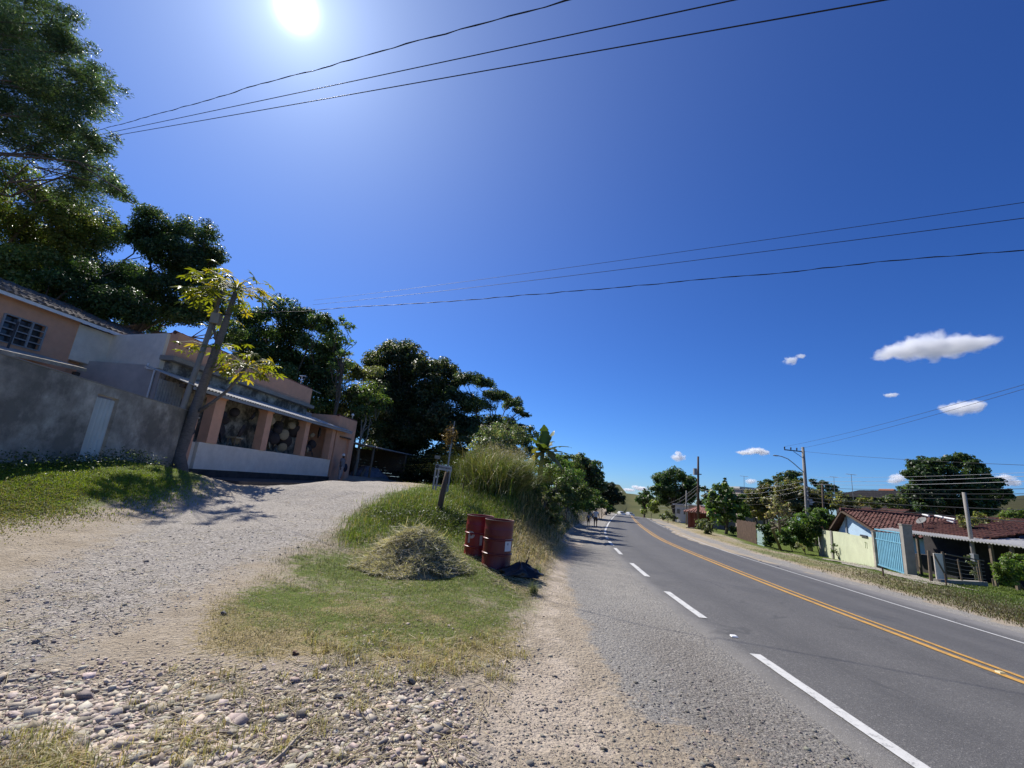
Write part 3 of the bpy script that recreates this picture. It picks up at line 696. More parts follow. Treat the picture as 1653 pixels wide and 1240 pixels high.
# bright lawn along the wall
q = scatter_px(34000, PL, jit=16.0); q = q[fbm(q[:, 0] * .8, q[:, 1] * .8, 58) + .35 * rg.random(len(q)) > .50 + .12 * S((10.5 - np.hypot(q[:, 0], q[:, 1])) / 2.5)]; n = len(q)
inl = S((np.hypot(q[:, 0], q[:, 1]) - 10.6 + 1.5 * (fbm(q[:, 0], q[:, 1], 59) - .5)) / 2.2)
blades('lawn', q, rg.uniform(.03, .085, n) * (.35 + .65 * inl), np.full(n, .012), np.where((rg.random(n) < .15 + .6 * (1 - inl))[:, None], np.array([.30, .26, .10])[None], np.array([.24, .31, .035])[None]) * rg.uniform(.65, 1.3, (n, 1)), GRASS, .6, 3)
# dry tufts on the dirt
def tufts(name, pts, seed, hh=(.06, .16), nb=26, col=(.32, .29, .12), col2=(.50, .41, .23)):
    rg = np.random.default_rng(seed); P = np.repeat(np.array(pts), nb, 0); P = P + rg.normal(0, .035, P.shape); n = len(P)
    return blades(name, P, rg.uniform(*hh, n), np.full(n, .005), mix_cols(n, rg, col, col2, .5), GRASS, .8, seed)
tufts('dry_grass', np.concatenate([scatter_px(55, [(180, 1240), (200, 1080), (420, 1050), (620, 1060), (560, 1240)]), scatter_px(60, [(0, 1250), (0, 1200), (110, 1190), (150, 1250)]), scatter_px(120, [(480, 1030), (860, 1040), (820, 1100), (560, 1100)])]), 5, (.03, .10), 18)
# straw litter: thin stems lying about
def litter(name, q, seed, ln=(.06, .28), col=(.62, .53, .35), th=.003):
    rg = np.random.default_rng(seed); n = len(q); a = rg.uniform(0, math.pi, n); L2 = rg.uniform(*ln, n) / 2
    d = np.stack([np.cos(a), np.sin(a)], 1); A_ = q - d * L2[:, None]; B_ = q + d * L2[:, None]
    za = terrain(A_[:, 0], A_[:, 1]) + .008 + rg.random(n) * .02; zb_ = terrain(B_[:, 0], B_[:, 1]) + .008 + rg.random(n) * .03
    A_ = np.concatenate([A_, za[:, None]], 1); B_ = np.concatenate([B_, zb_[:, None]], 1); s_ = np.concatenate([-d[:, 1:], d[:, :1], np.zeros((n, 1))], 1) * th
    up = np.array([0, 0, th * 1.2])
    V = np.stack([A_ - s_, A_ + s_, A_ + up, B_ - s_ * .6, B_ + s_ * .6, B_ + up], 1).reshape(-1, 3); i = (np.arange(n) * 6)[:, None]
    FI = np.concatenate([i + np.array([[0, 3, 5, 2]]), i + np.array([[2, 5, 4, 1]]), i + np.array([[0, 1, 4, 3]])], 1).ravel()
    return tag(np_mesh(name, V, FI, 4, GRASS, cols=np.repeat(np.array(col)[None] * rg.uniform(.5, 1.3, (n, 1)), 6, 0)), kind='stuff')
litter('straw', np.concatenate([scatter_px(1500, PY), scatter_px(500, [(150, 1240), (300, 1060), (860, 1040), (760, 1240)]), scatter_px(220, PD), scatter_px(600, [(845, 845), (900, 860), (930, 885), (870, 960), (800, 940)])]), 9)
# rough growth and hanging dry stems on the cut bank
q = scatter_px(9000, [(835, 812), (870, 850), (905, 866), (950, 852), (990, 836), (985, 826), (930, 815), (880, 800)]); q = q[wof(q[:, 0], q[:, 1]) < -2.0]; n = len(q)
blades('bank_grass', q, rg.uniform(.08, .5, n) * rg.uniform(.4, 1.1, n), np.full(n, .018), mix_cols(n, rg, (.07, .095, .028), (.36, .29, .15), .35), GRASS, .9, 14)
q = scatter_px(5000, [(825, 815), (850, 835), (885, 862), (905, 872), (880, 900), (845, 900), (832, 850)]); n = len(q)
blades('bank_straw', q, rg.uniform(.04, .2, n), np.full(n, .009), mix_cols(n, rg, (.44, .35, .19), (.16, .15, .06), .3), GRASS, 1.4, 15)
# right-hand verge: brown by the road, green by the walls
q = scatter_px(34000, [(1045, 846), (1120, 858), (1300, 906), (1653, 1003), (1690, 1010), (1690, 950), (1470, 925), (1300, 893), (1200, 870), (1120, 850)]); q = q[wof(q[:, 0], q[:, 1]) > 8.45 + .5 * rg.random(len(q)) ** 2]; n = len(q)
wv = wof(q[:, 0], q[:, 1]); pg = np.clip(.12 + .9 * S((wv - 10.5) / 4) * (.4 + 1.2 * fbm(q[:, 0] * .4, q[:, 1] * .4, 12)), 0, 1)
blades('verge_grass', q, rg.uniform(.02, .085, n) * rg.uniform(.5, 1.4, n), np.full(n, .018), np.where((rg.random(n) < pg)[:, None], np.array([.115, .165, .03])[None], np.array([.125, .105, .055])[None]) * rg.uniform(.65, 1.3, (n, 1)), GRASS, .7, 4)
# ------------------------------------------------------------------ building materials
ORANGE = mat('orange_render', (.72, .39, .25), .9, .12, 3, .25, 60, dirt=(.52, .30, .21), dirtscale=1.2, dirtamt=.4, hard=.2)
WHITEW = mat('white_render', (.84, .77, .66), .9, .12, 3, .2, 60, dirt=(.52, .46, .38), dirtscale=.9, dirtamt=.5, hard=.22)
LILACW = mat('lilac_grey_render', (.50, .45, .42), .9, .12, 3, .2, 60, dirt=(.26, .25, .25), dirtscale=.9, dirtamt=.5, hard=.2)
CEMENT = mat('rough_cement', (.60, .54, .44), .95, .55, 1.3, .8, 45, dirt=(.15, .135, .11), dirtscale=.45, dirtamt=.9, hard=.11)
CONC = mat('weathered_concrete', (.33, .31, .275), .9, .25, 6, .4, 40, dirt=(.18, .165, .14), dirtscale=3, dirtamt=.5)
TILE = mat('clay_roof_tile', (.17, .062, .048), .85, .45, 5, .3, 40, dirt=(.055, .038, .034), dirtscale=2.2, dirtamt=.8, hard=.2)
OLDTILE = mat('blackened_roof_tile', (.20, .17, .145), .9, .5, 5, .3, 40, dirt=(.06, .055, .05), dirtscale=2.0, dirtamt=.7)
ZINC = mat('corrugated_fibre_cement', (.50, .49, .47), .8, .2, 3, .2, 60, dirt=(.30, .28, .25), dirtscale=1.5, dirtamt=.5)
GALV = mat('galvanised_sheet', (.66, .68, .64), .5, .2, 4, .1, 60, metal=.1, dirt=(.22, .19, .15), dirtscale=2, dirtamt=.4)
DARKMETAL = mat('dark_painted_metal', (.055, .055, .06), .6, .3, 8)
GREYMETAL = mat('grey_painted_metal', (.30, .31, .32), .55, .2, 8)
GLASS = mat('window_glass', (.035, .04, .045), .12, .1, 3, spec=.6)
WOOD = mat('weathered_wood', (.20, .155, .11), .9, .4, 10, .5, 30, stretch=(4, 4, .5))
DARKWOOD = mat('dark_weathered_wood', (.12, .085, .06), .9, .4, 10, .5, 30, stretch=(4, 4, .5))
BLACKIN = mat('soot_shade_dark_wall', (.05, .045, .045), .95, .3, 3)  # soot black, with the shed's eave shade put into the colour too
STRAWM = mat('woven_straw', (.36, .29, .19), .85, .35, 40, .6, 90)
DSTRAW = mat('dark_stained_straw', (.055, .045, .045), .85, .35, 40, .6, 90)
HATM = mat('dark_felt', (.03, .03, .038), .9, .3, 20)
WHITEP = mat('white_paint', (.78, .78, .76), .6, .08, 5)
def tiles(mb, O, U, Vv, cw=.22, rh=.40, amp=.032, mi=0, step=.028):
    """barrel tile roof: O corner at the eave, U along the eave, V up the slope"""
    O, U, Vv = (np.asarray(x, float) for x in (O, U, Vv)); Lu, Lv = np.linalg.norm(U), np.linalg.norm(Vv); nrm = np.cross(U, Vv); nrm /= np.linalg.norm(nrm)
    if nrm[2] < 0: nrm = -nrm
    nc = max(2, int(Lu / cw)); nr = max(1, int(Lv / rh)); rgt = np.random.default_rng(int(abs(O[0] * 100)) + nc)
    jx = rgt.normal(0, .012, (nr, nc)); V, FS = [], []
    for j in range(nr):
        for e_ in (0, 1):
            for i in range(nc * 6 + 1):
                k = min(nc - 1, i // 6); ph = i / 6 * 2 * math.pi
                h = amp * math.cos(ph) + (step if e_ == 0 else 0) + jx[j, k]
                V.append(O + U * (i / (nc * 6)) + Vv * ((j + e_) / nr) + nrm * h)
    m = nc * 6 + 1
    for j in range(nr):
        for i in range(m - 1):
            a = (2 * j) * m + i; FS.append((a, a + 1, a + m + 1, a + m))
            if j: b = (2 * j - 1) * m + i; FS.append((b, b + 1, a + 1, a))
    for i in range(m - 1): pass
    b0 = len(V); V += [O + U * (i / (nc * 6)) - nrm * .03 for i in range(m)]
    FS += [(b0 + i, b0 + i + 1, i + 1, i) for i in range(m - 1)]
    b1 = len(V); V += [O - nrm * .03, O + U - nrm * .03, O + U + Vv - nrm * .03, O + Vv - nrm * .03]; FS.append((b1 + 3, b1 + 2, b1 + 1, b1))
    mb.add(V, FS, mi)
def corrugated(mb, O, U, Vv, cw=.17, amp=.022, th=.008, mi=0):
    """wavy sheet with thickness: waves run along V"""
    O, U, Vv = (np.asarray(x, float) for x in (O, U, Vv)); Lu = np.linalg.norm(U); nrm = np.cross(U, Vv); nrm /= np.linalg.norm(nrm)
    if nrm[2] < 0: nrm = -nrm
    n = max(6, int(Lu / cw * 8)); V, FS = [], []
    for s_ in (th, -th):
        for j in (0, 1):
            for i in range(n + 1): V.append(O + U * (i / n) + Vv * j + nrm * (amp * math.sin(i / n * Lu / cw * 2 * math.pi) + s_))
    m = n + 1
    for i in range(n): FS += [(i, i + 1, m + i + 1, m + i), (2 * m + i + 1, 2 * m + i, 3 * m + i, 3 * m + i + 1), (i + 1, i, 2 * m + i, 2 * m + i + 1), (m + i, m + i + 1, 3 * m + i + 1, 3 * m + i)]
    FS += [(0, m, 3 * m, 2 * m), (m + n, n, 2 * m + n, 3 * m + n)]
    mb.add(V, FS, mi)
def coping(mb, a, b, r_=.07, cw=.34, mi=0):
    """row of overlapping ridge tiles along a wall top"""
    a, b = np.asarray(a, float), np.asarray(b, float); n = max(1, int(np.linalg.norm(b - a) / cw)); d = (b - a) / n
    for i in range(n): mb.tube([a + d * i, a + d * (i + 1.08)], [r_ * 1.12, r_ * .92], 8, mi)

# ------------------------------------------------------------------ the craft shop: veranda, parapet, side wing
FA = Frame((-11.8, 17.0), (-10.7, 28.5))
hs_ = empty('shop_house', FA(5, -1, 1.2), 'long orange shop house with a pillared veranda, tiled parapet and white side wall', 'house')
b = MB(); FA.box(b, -.3, 10.7, -.25, .012, .3, 1.19); b.build('plinth', mat('shade_black_plinth', (.045, .042, .04), .95, .4, 3, .4, 30, dirt=(.10, .09, .08), dirtscale=1.5), hs_)  # plinth near-black: the shade below the low wall is put into its colour
b = MB(); FA.box(b, -.2, 10.72, -1.62, -.255, .7, 1.195); b.build('veranda_floor', CONC, hs_); b = MB(); FA.box(b, -.6, 11.6, .025, 2.4, .3, .925); b.build('apron', mat('shade_dark_asphalt', (.09, .085, .08), .95, .3, 3, .4, 40), hs_)  # apron asphalt darkened so its colour carries the house's shadow
b = MB(); FA.box(b, .0, 10.5, -.16, 0, 1.2, 2.22); FA.box(b, -1.1, -.02, -.30, -.12, .5, 2.2); b.build('low_wall', WHITEW, hs_)
for i, u in enumerate((.55, 3.78, 7.2, 10.24)):
    b = MB(); q = .27 if i == 0 else .21
    FA.box(b, u - q, u + q, -.36, .06, 2.223, 4.02); FA.box(b, u - q - .04, u + q + .04, -.4, .10, 4.02, 4.10); b.build('pillar', ORANGE, hs_)
b = MB(); FA.box(b, -1.2, 11.3, -.3, -.1, 4.103, 4.24); b.build('veranda_beam', DARKWOOD, hs_)
b = MB(); corrugated(b, FA(-1.35, .42, 4.16), FA(12.1, .42, 4.16) - FA(-1.35, .42, 4.16), FA(-1.35, -1.75, 4.78) - FA(-1.35, .42, 4.16)); b.build('awning_roof', ZINC, hs_)
b = MB(); FA.box(b, -1.3, 12.0, .36, .40, 4.02, 4.13); b.build('awning_fascia', GREYMETAL, hs_)
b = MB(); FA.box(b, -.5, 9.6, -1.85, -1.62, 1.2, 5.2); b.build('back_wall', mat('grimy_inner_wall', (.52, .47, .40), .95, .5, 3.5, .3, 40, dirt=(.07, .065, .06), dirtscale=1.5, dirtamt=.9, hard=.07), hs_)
b = MB(); FA.box(b, -.56, 9.6, -1.84, -1.5, 5.385, 6.38); b.build('parapet', ORANGE, hs_)
b = MB(); FA.box(b, -.75, 9.75, -1.86, -1.25, 5.2, 5.38); b.build('cornice', CONC, hs_)
b = MB(); coping(b, FA(-.6, -1.67, 6.39), FA(9.65, -1.67, 6.42)); b.build('parapet_tiles', TILE, hs_)
# wing at the far end, with its door
b = MB(); FA.box(b, 10.78, 11.25, -4, -.02, .4, 5.04); FA.box(b, 12.75, 13.4, -4, -.02, .4, 5.04); FA.box(b, 11.25, 12.75, -4, -.02, 3.72, 5.04); FA.box(b, 9.7, 10.78, -4, -1.9, 1.0, 5.04); FA.box(b, 11.25, 12.75, -4, -.20, .4, 3.72); b.build('side_wing', ORANGE, hs_)
b = MB(); FA.box(b, 11.2, 12.8, -.02, .05, 3.70, 3.79); b.build('door_lintel', DARKWOOD, hs_)
b = MB(); coping(b, FA(10.7, -.12, 5.06), FA(13.45, -.12, 5.08)); coping(b, FA(13.3, -.1, 5.07), FA(13.3, -4, 5.3)); b.build('wing_tiles', TILE, hs_)
b = MB(); FA.box(b, -.5, 10.7, -9, -1.87, 1.0, 5.0); b.build('rear_wall', LILACW, hs_)
# white wall on the near side
C0 = FA(-.56, -1.84, 0)[:2]; C1 = np.array([-16.9, 17.7]); C2 = np.array([-17.1, 16.3])
SW = Frame(C1, C0, 1); lw = np.linalg.norm(C0 - C1)
b = MB(); SW.box(b, 0, lw, -.2, .0, 1.0, 4.86); b.build('side_wall', LILACW, hs_)
b = MB(); SW.box(b, -.1, lw - .003, -.25, .12, 4.865, 6.30); SV = Frame(C2, C1, 1); lv = np.linalg.norm(C1 - C2); SV.box(b, 0, lv + .12, -.2, .10, 4.87, 6.295); b.build('white_parapet', WHITEW, hs_)
b = MB(); coping(b, SW(0, -.04, 6.31), SW(lw, -.04, 6.33), .05); coping(b, SV(0, -.04, 6.31), SV(lv, -.04, 6.31), .05); b.build('parapet_tiles', TILE, hs_)
b = MB(); b.tube([SW(lw - .55, .16, 5.05), SW(lw - .55, .16, 4.84), SW(lw - .25, .06, 4.80), SW(lw - .25, .06, 1.2)], .035, 8); b.build('drain_pipe', WHITEP, hs_, True)
b = MB()
for i in range(9): u = -.42 - i * .125; FA.box(b, u - .05, u + .05, -.9, -.86, 2.6, 4.3)
FA.box(b, -1.5, -.35, -.88, -.84, 3.35, 3.42); b.build('slatted_gate', GREYMETAL, hs_)
# things on the parapet
p = FA(8.55, -1.7, 6.44); e = empty('antenna', p, 'small white bracket antenna on the orange parapet', 'antenna')
b = MB(); b.tube([p, p + (0, 0, .55)], .02, 6); b.build('mast', WHITEP, e); b = MB(); b.tube([p + (-.05, -.2, .5), p + (.05, .35, .62)], .03, 6); b.tube([p + (0, .0, .3), p + (.0, .4, .45)], .012, 5); b.build('arm', WHITEP, e)
p = FA(9.62, -1.62, 6.40); b = MB(); b.tube([p, p + np.append(FA.t * 1.2, -.02)], .025, 6); tag(b.build('roof_rod', GREYMETAL, at=p), 'grey rod jutting out past the end of the orange parapet', 'rod')
p = FA(12.7, -.1, 5.14); e = empty('roof_light', p, 'small white globe lamp on the tiled edge of the orange wing', 'lamp')
b = MB(); b.tube([p, p + (0, 0, .16)], .02, 6); b.build('stem', WHITEP, e); b = MB(); b.lathe(p + (0, 0, .15), [(.02, 0), (.08, .04), (.1, .1), (.08, .16), (.02, .2)], 12); b.build('globe', WHITEP, e, True)

# goods on show in the veranda: baskets, hats and bags on the back wall, the posts and the low wall
BD = FA.n[0], FA.n[1], 0.0
def disc_basket(name, u, w_, z, r_, m, label, cat, group, depth_=.16, brim=.0):
    sk = rgb.uniform(-1.1, 1.1); ax = np.array([FA.n[0] + FA.t[0] * sk, FA.n[1] + FA.t[1] * sk, rgb.uniform(-.9, .5)]); c = FA(u, w_, z); b = MB()
    r_ *= rgb.uniform(.7, 1.05); depth_ *= rgb.uniform(.3, .8); prof = [(r_, 0), (r_ * 1.03, .02), (r_ * .96, depth_ * .45), (r_ * .75, depth_ * .8), (r_ * .35, depth_), (.01, depth_ * 1.02)]
    if brim: prof = [(r_, 0), (r_ * 1.0, .02), (r_ * .55, .05), (r_ * .52, depth_ * .8), (r_ * .4, depth_), (.01, depth_)]
    b.lathe(c, prof, 18, axis=ax)
    return tag(b.build(name, m, smooth=True, at=c), label, cat, group)
rgb = random.Random(4)
for (u, z) in ((8.7, 3.5), (4.3, 3.2), (6.45, 3.75), (2.95, 2.55), (4.45, 2.62), (5.05, 2.55), (5.75, 2.75), (6.35, 2.55), (4.55, 3.72), (5.0, 3.85), (6.1, 3.2), (8.3, 2.6)):
    disc_basket('straw_basket', u, -.35 - rgb.random() * .5, z, rgb.uniform(.2, .3), STRAWM, 'pale woven straw basket shown in the shop veranda', 'basket', 'pale baskets in the veranda', .22)
for (u, z) in ((5.2, 2.9), (6.6, 2.9), (1.7, 2.9), (8.9, 2.75), (5.5, 3.95), (2.1, 3.3), (2.45, 3.75), (2.7, 2.95), (5.45, 3.35), (5.9, 3.65), (7.05, 3.5), (8.1, 3.15), (9.2, 3.0), (9.55, 3.75), (4.9, 3.15)):
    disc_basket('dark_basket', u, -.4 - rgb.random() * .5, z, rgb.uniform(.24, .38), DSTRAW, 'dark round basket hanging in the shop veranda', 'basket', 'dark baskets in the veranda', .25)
for (u, z) in ((1.55, 2.55), (3.2, 3.72), (1.35, 3.45), (9.0, 2.45)):
    disc_basket('felt_hat', u, -.45, z, .24, HATM, 'black round hat hanging in the shop veranda', 'hat', 'hats in the veranda', .2, 1)
b = MB(); p = FA(2.65, -.6, 1.2)
for du in (-.22, .22):
    for dw in (-.2, .2): b.tube([FA(2.65 + du, -.6 + dw, 1.2), FA(2.65 + du * .8, -.6 + dw * .8, 2.6)], .03, 6)
st_ = empty('wooden_stool', p, 'tall pale wooden stool behind the first bay of the low white wall', 'stool')
b.build('legs', WOOD, st_); b = MB(); FA.box(b, 2.4, 2.9, -.85, -.35, 2.6, 2.68); b.build('seat', STRAWM, st_)
b = MB()
for i in range(26): u = 6.0 + i * .03; b.tube([FA(u, -1.58 + (i % 3) * .02, 2.4), FA(u + .01, -1.56, 3.95)], .012, 4)
tag(b.build('bamboo_curtain', STRAWM, at=FA(6.4, -1.58, 2.4)), 'pale bamboo strand curtain on the back wall of the veranda', 'curtain')

# grey yard wall with the corrugated door
WA = Frame((-10.2, 9.1), (-11.8, 16.4), 1)
if WA.n[0] < 0: WA.n = -WA.n
yw = empty('yard_wall', WA(3, 0, 1.2), 'stained grey cement yard wall with a corrugated metal door', 'wall')
b = MB(); FZ = .7
WA.box(b, -9.5, 2.17, -.16, 0, FZ, 3.25); WA.box(b, 3.05, 6.95, -.16, 0, FZ, 3.25); WA.box(b, 2.17, 3.05, -.16, 0, 3.0, 3.25); b.build('wall_face', CEMENT, yw)
b = MB(); WA.box(b, -9.5, 6.95, -.18, .02, 3.252, 3.275); b.build('wall_cap', CONC, yw)
b = MB(); corrugated(b, WA(2.2, -.07, 1.15), WA(3.0, -.07, 1.15) - WA(2.2, -.07, 1.15), (0, 0, 1.78), .16, .04); b.build('door', GALV, yw)
b = MB(); WA.box(b, 6.953, 7.55, -.3, .12, .8, 3.05); op = empty('gate_pillar', WA(7.2, 0, 1.2), 'short orange gate pillar with a round meter at the end of the grey wall', 'pillar'); b.build('shaft', ORANGE, op)
b = MB(); WA.box(b, 6.92, 7.6, -.34, .16, 3.052, 3.12); b.build('cap', CONC, op)
b = MB(); c = WA(7.25, .12, 2.55); b.lathe(c, [(.15, 0), (.15, .05), (.12, .08), (.01, .08)], 16, axis=(WA.n[0], WA.n[1], 0)); b.build('meter', DARKMETAL, op)

# upper orange house behind the wall
UP = Frame((-17.6, 9.9), (-16.5, 22.0), 1)
if UP.n[0] < 0: UP.n = -UP.n
uh = empty('upper_house', UP(0, -3, 1.2), 'orange house with blackened tile roof behind the grey wall', 'house')
u0w, _ = UP.px(5, 530); u1w, _ = UP.px(68, 545); wu0, wu1, wz0, wz1 = u0w - .1, u1w, 4.85, 5.78
ue = 6.45
b = MB(); UP.box(b, -9, wu0, -6, 0, 1, 6.45); UP.box(b, wu1, ue, -6, 0, 1, 6.45); UP.box(b, wu0, wu1, -6, 0, 1, wz0); UP.box(b, wu0, wu1, -6, 0, wz1, 6.45); UP.box(b, ue, 12, -6, -.35, 1, 6.45); b.build('wall', ORANGE, uh)
wn_ = MB()
for k in range(4): u = wu0 + (wu1 - wu0) * k / 3; UP.box(wn_, u - .025, u + .025, .0, .06, wz0, wz1)
for k in range(5): z = wz0 + (wz1 - wz0) * k / 4; UP.box(wn_, wu0 + .026, wu1 - .026, .005, .05, z - .018, z + .018)
fr = wn_.build('window', GREYMETAL, uh)
b = MB(); UP.box(b, wu0 + .02, wu1 - .02, -.12, -.10, wz0 + .02, wz1 - .02); b.build('pane', GLASS, fr)
b = MB(); UP.box(b, -9.2, 12.3, .32, .38, 6.28, 6.42); b.build('gutter', WHITEP, uh)
b = MB(); tiles(b, UP(-9.2, .4, 6.42), UP(12.3, .4, 6.42) - UP(-9.2, .4, 6.42), UP(0, -3.2, 7.75) - UP(0, .4, 6.42), .24, .4); b.build('roof', OLDTILE, uh)
# grey lean-to slab in front of the window
b = MB(); b.prism([UP(3.3, .05, 4.55), UP(5.6, .05, 4.62), UP(5.6, 1.9, 4.25), UP(3.0, 1.9, 4.15)], (0, 0, .12)); lt = empty('lean_to', UP(4.4, 1, 1.2), 'grey lean-to roof below the barred window behind the wall', 'shed'); b.build('roof_slab', CEMENT, lt)
for u, z in ((3.2, 4.14), (5.4, 4.2)): b = MB(); UP.box(b, u, u + .15, 1.6, 1.75, 1.1, z); b.build('post', DARKMETAL, lt)
b = MB(); b.tube([UP(4.05, .7, 4.45), UP(4.08, .7, 5.5)], .035, 6); tag(b.build('vent_pipe', DARKMETAL, at=UP(4.05, .7, 4.45)), 'thin dark pipe standing in front of the barred window', 'pipe')

# open shed at the end of the drive
SH = Frame((-10.9, 31.9), (-8.9, 39.3), 1)
if SH.n[0] < 0: SH.n = -SH.n
sh = empty('open_shed', SH(3.5, -1.5, 1.1), 'open lean-to shed of dark planks with a thin white corrugated roof', 'shed')
g0 = min(gz(*SH(1, 0, 0)[:2]), gz(*SH(7, 0, 0)[:2])) - .2
b = MB(); corrugated(b, SH(-.6, .5, 3.62), SH(8.1, .5, 3.52) - SH(-.6, .5, 3.62), SH(-.6, -3.4, 4.0) - SH(-.6, .5, 3.62), .2, .03, .015); b.build('roof', ZINC, sh)
for u in (2.0, 7.3):
    b = MB(); b.tube([SH(u, .2, g0), SH(u + .12, .2, 3.58)], .09, 7); b.build('post', WOOD, sh, True)
b = MB()
for k in range(11): z = g0 + .15 + k * .235; SH.box(b, 4.2, 7.35, -3.02 + .01 * (k % 2), -2.98, z, z + .225)
for k in range(11): z = g0 + .15 + k * .235; SH.box(b, 7.36 + .008 * (k % 2), 7.42, -2.97, .1, z, z + .222)
b.build('plank_wall', DARKWOOD, sh)
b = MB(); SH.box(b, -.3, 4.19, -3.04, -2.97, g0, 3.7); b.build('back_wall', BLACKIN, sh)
rgs = np.random.default_rng(3); b = MB()
def tarpf(u, v):
    s_ = SH(2.6 + 3.6 * u, -2.2 + 1.9 * v, 0); h = (math.sin(math.pi * min(1, max(0, u)))) ** .35 * (math.sin(math.pi * v)) ** .3
    s_[2] = g0 + .1 + 1.25 * h * (1 - .25 * u) + .08 * math.sin(u * 19 + v * 4) * h + .06 * math.sin(v * 17 - u * 9) * h; return s_
b.grid(tarpf, 30, 16); tag(b.build('tarpaulin', mat('faded_blue_tarp', (.21, .22, .27), .6, .3, 4, .3, 20), smooth=True, at=SH(4.4, -1.3, g0)), 'crumpled grey blue tarpaulin over a heap inside the open shed', 'tarpaulin')
b = MB(); b.tube([SH(1.2, -.3, g0 + .15), SH(2.3, .1, g0 + .25)], .16, 8); b.tube([SH(1.4, -.1, g0 + .4), SH(2.0, -.25, g0 + .95)], .12, 8); tag(b.build('log_pile', WOOD, at=SH(1.7, -.2, g0)), 'short stack of logs by the first shed post', 'logs')

# concrete pole by the gate pillar, cables fixed to its head
pb = aty(262, 745, 15.6); pz = gz(*pb[:2])
ptop = aty(350, 500, pb[1] + .35); cp = empty('concrete_pole', (pb[0], pb[1], pz), 'grey concrete service pole with a square box, beside the papaya tree', 'pole')
b = MB(); q0 = np.array([pb[0], pb[1], pz - .3]); b.tube([q0, q0 + (ptop - q0) * .5, ptop], [.12, .105, .09], 10); b.build('shaft', CONC, cp, True)
b = MB(); c = aty(349, 515, pb[1] + .25); b.box(c, (.30, .28, .40), .2); b.build('meter_box', CONC, cp)
PAP_BASE = np.array([*WA(6.75, .55, 0)[:2], 0])
PAP_BASE[2] = gz(*PAP_BASE[:2])
# ------------------------------------------------------------------ right of the road: walls, houses, poles
LIME = mat('pale_lime_paint', (.58, .61, .415), .9, .08, 2, .2, 60, dirt=(.40, .41, .28), dirtscale=1.1, dirtamt=.55)
SKYW = mat('sky_blue_paint', (.50, .66, .80), .9, .08, 2, .2, 60, dirt=(.36, .47, .56), dirtscale=.8, dirtamt=.4)
BLUEG = mat('blue_gate_paint', (.18, .42, .56), .6, .15, 3, .1, 40, dirt=(.10, .22, .28), dirtscale=2.2, dirtamt=.5)
BRICKW = mat('dark_brick_wall', (.075, .055, .045), .95, .4, 6, .5, 30)
REDP = mat('dark_red_paint', (.20, .075, .06), .8, .25, 6, .2, 40)
TEAL = mat('pale_teal_paint', (.34, .46, .44), .8, .2, 4)
WHITEF = mat('far_white_paint', (.50, .49, .46), .9, .1, 2, dirt=(.45, .44, .42), dirtscale=.6, dirtamt=.5)
PINKF = mat('far_pink_paint', (.36, .29, .26), .9, .15, 2)
BLUET = mat('blue_sheet', (.03, .06, .22), .6, .2, 4)
RW = Frame((22.8, 25.4), (29.7, 41.5), -1)
if RW.n[0] > 0: RW.n = -RW.n
def rz_(u): return gz(*RW(u, 0, 0)[:2])
lw_ = empty('garden_wall', RW(9, 0, rz_(9)), 'pale lime green garden wall in front of the blue gabled house', 'wall')
b = MB(); us_ = [(4.55, 7.4), (7.4, 10.0), (10.0, 13.9), (13.9, 17.5)]
for i, (a, c) in enumerate(us_):
    zt = [(.36, .30), (.27, .24), (.30, .22), (.20, .14)][i]
    b.hexa([RW(a, -.14, rz_(a) - .4), RW(c, -.14, rz_(c) - .4), RW(c, 0, rz_(c) - .4), RW(a, 0, rz_(a) - .4), RW(a, -.14, zt[0]), RW(c, -.14, zt[1]), RW(c, 0, zt[1]), RW(a, 0, zt[0])])
b.build('wall_face', LIME, lw_)
b = MB(); RW.box(b, 14.05, 14.5, .0, .1, rz_(14) - .3, .22); b.build('buttress', CONC, lw_)
b = MB(); RW.box(b, 5.6, 6.9, .002, .09, .28, .40); b.build('letter_slot', DARKMETAL, lw_)
def flat_text(s_, size, P, U, Vv, m, name, parent, ext=.004):
    cu = bpy.data.curves.new(name, 'FONT'); cu.body = s_; cu.size = size; cu.align_x = 'CENTER'; cu.align_y = 'CENTER'; cu.extrude = ext; cu.resolution_u = 4
    to = bpy.data.objects.new(name, cu); COL.objects.link(to); dg = bpy.context.evaluated_depsgraph_get(); me = bpy.data.meshes.new_from_object(to.evaluated_get(dg)); bpy.data.objects.remove(to); bpy.data.curves.remove(cu)
    U, Vv, P = np.asarray(U, float), np.asarray(Vv, float), np.asarray(P, float); W = np.cross(U, Vv); co = np.array([v.co[:] for v in me.vertices]); co = P + co[:, :1] * U + co[:, 1:2] * Vv + co[:, 2:] * W - wpos(parent)
    me.vertices.foreach_set('co', co.astype(np.float32).ravel()); me.materials.append(m); me.update()
    o = bpy.data.objects.new(name, me); COL.objects.link(o); o.parent = parent; return o
flat_text('71', .62, RW(6.1, .006, -.28), np.append(-RW.t, 0), (0, 0, 1), mat('number_paint', (.20, .24, .12), .9, .1), 'house_number', lw_)
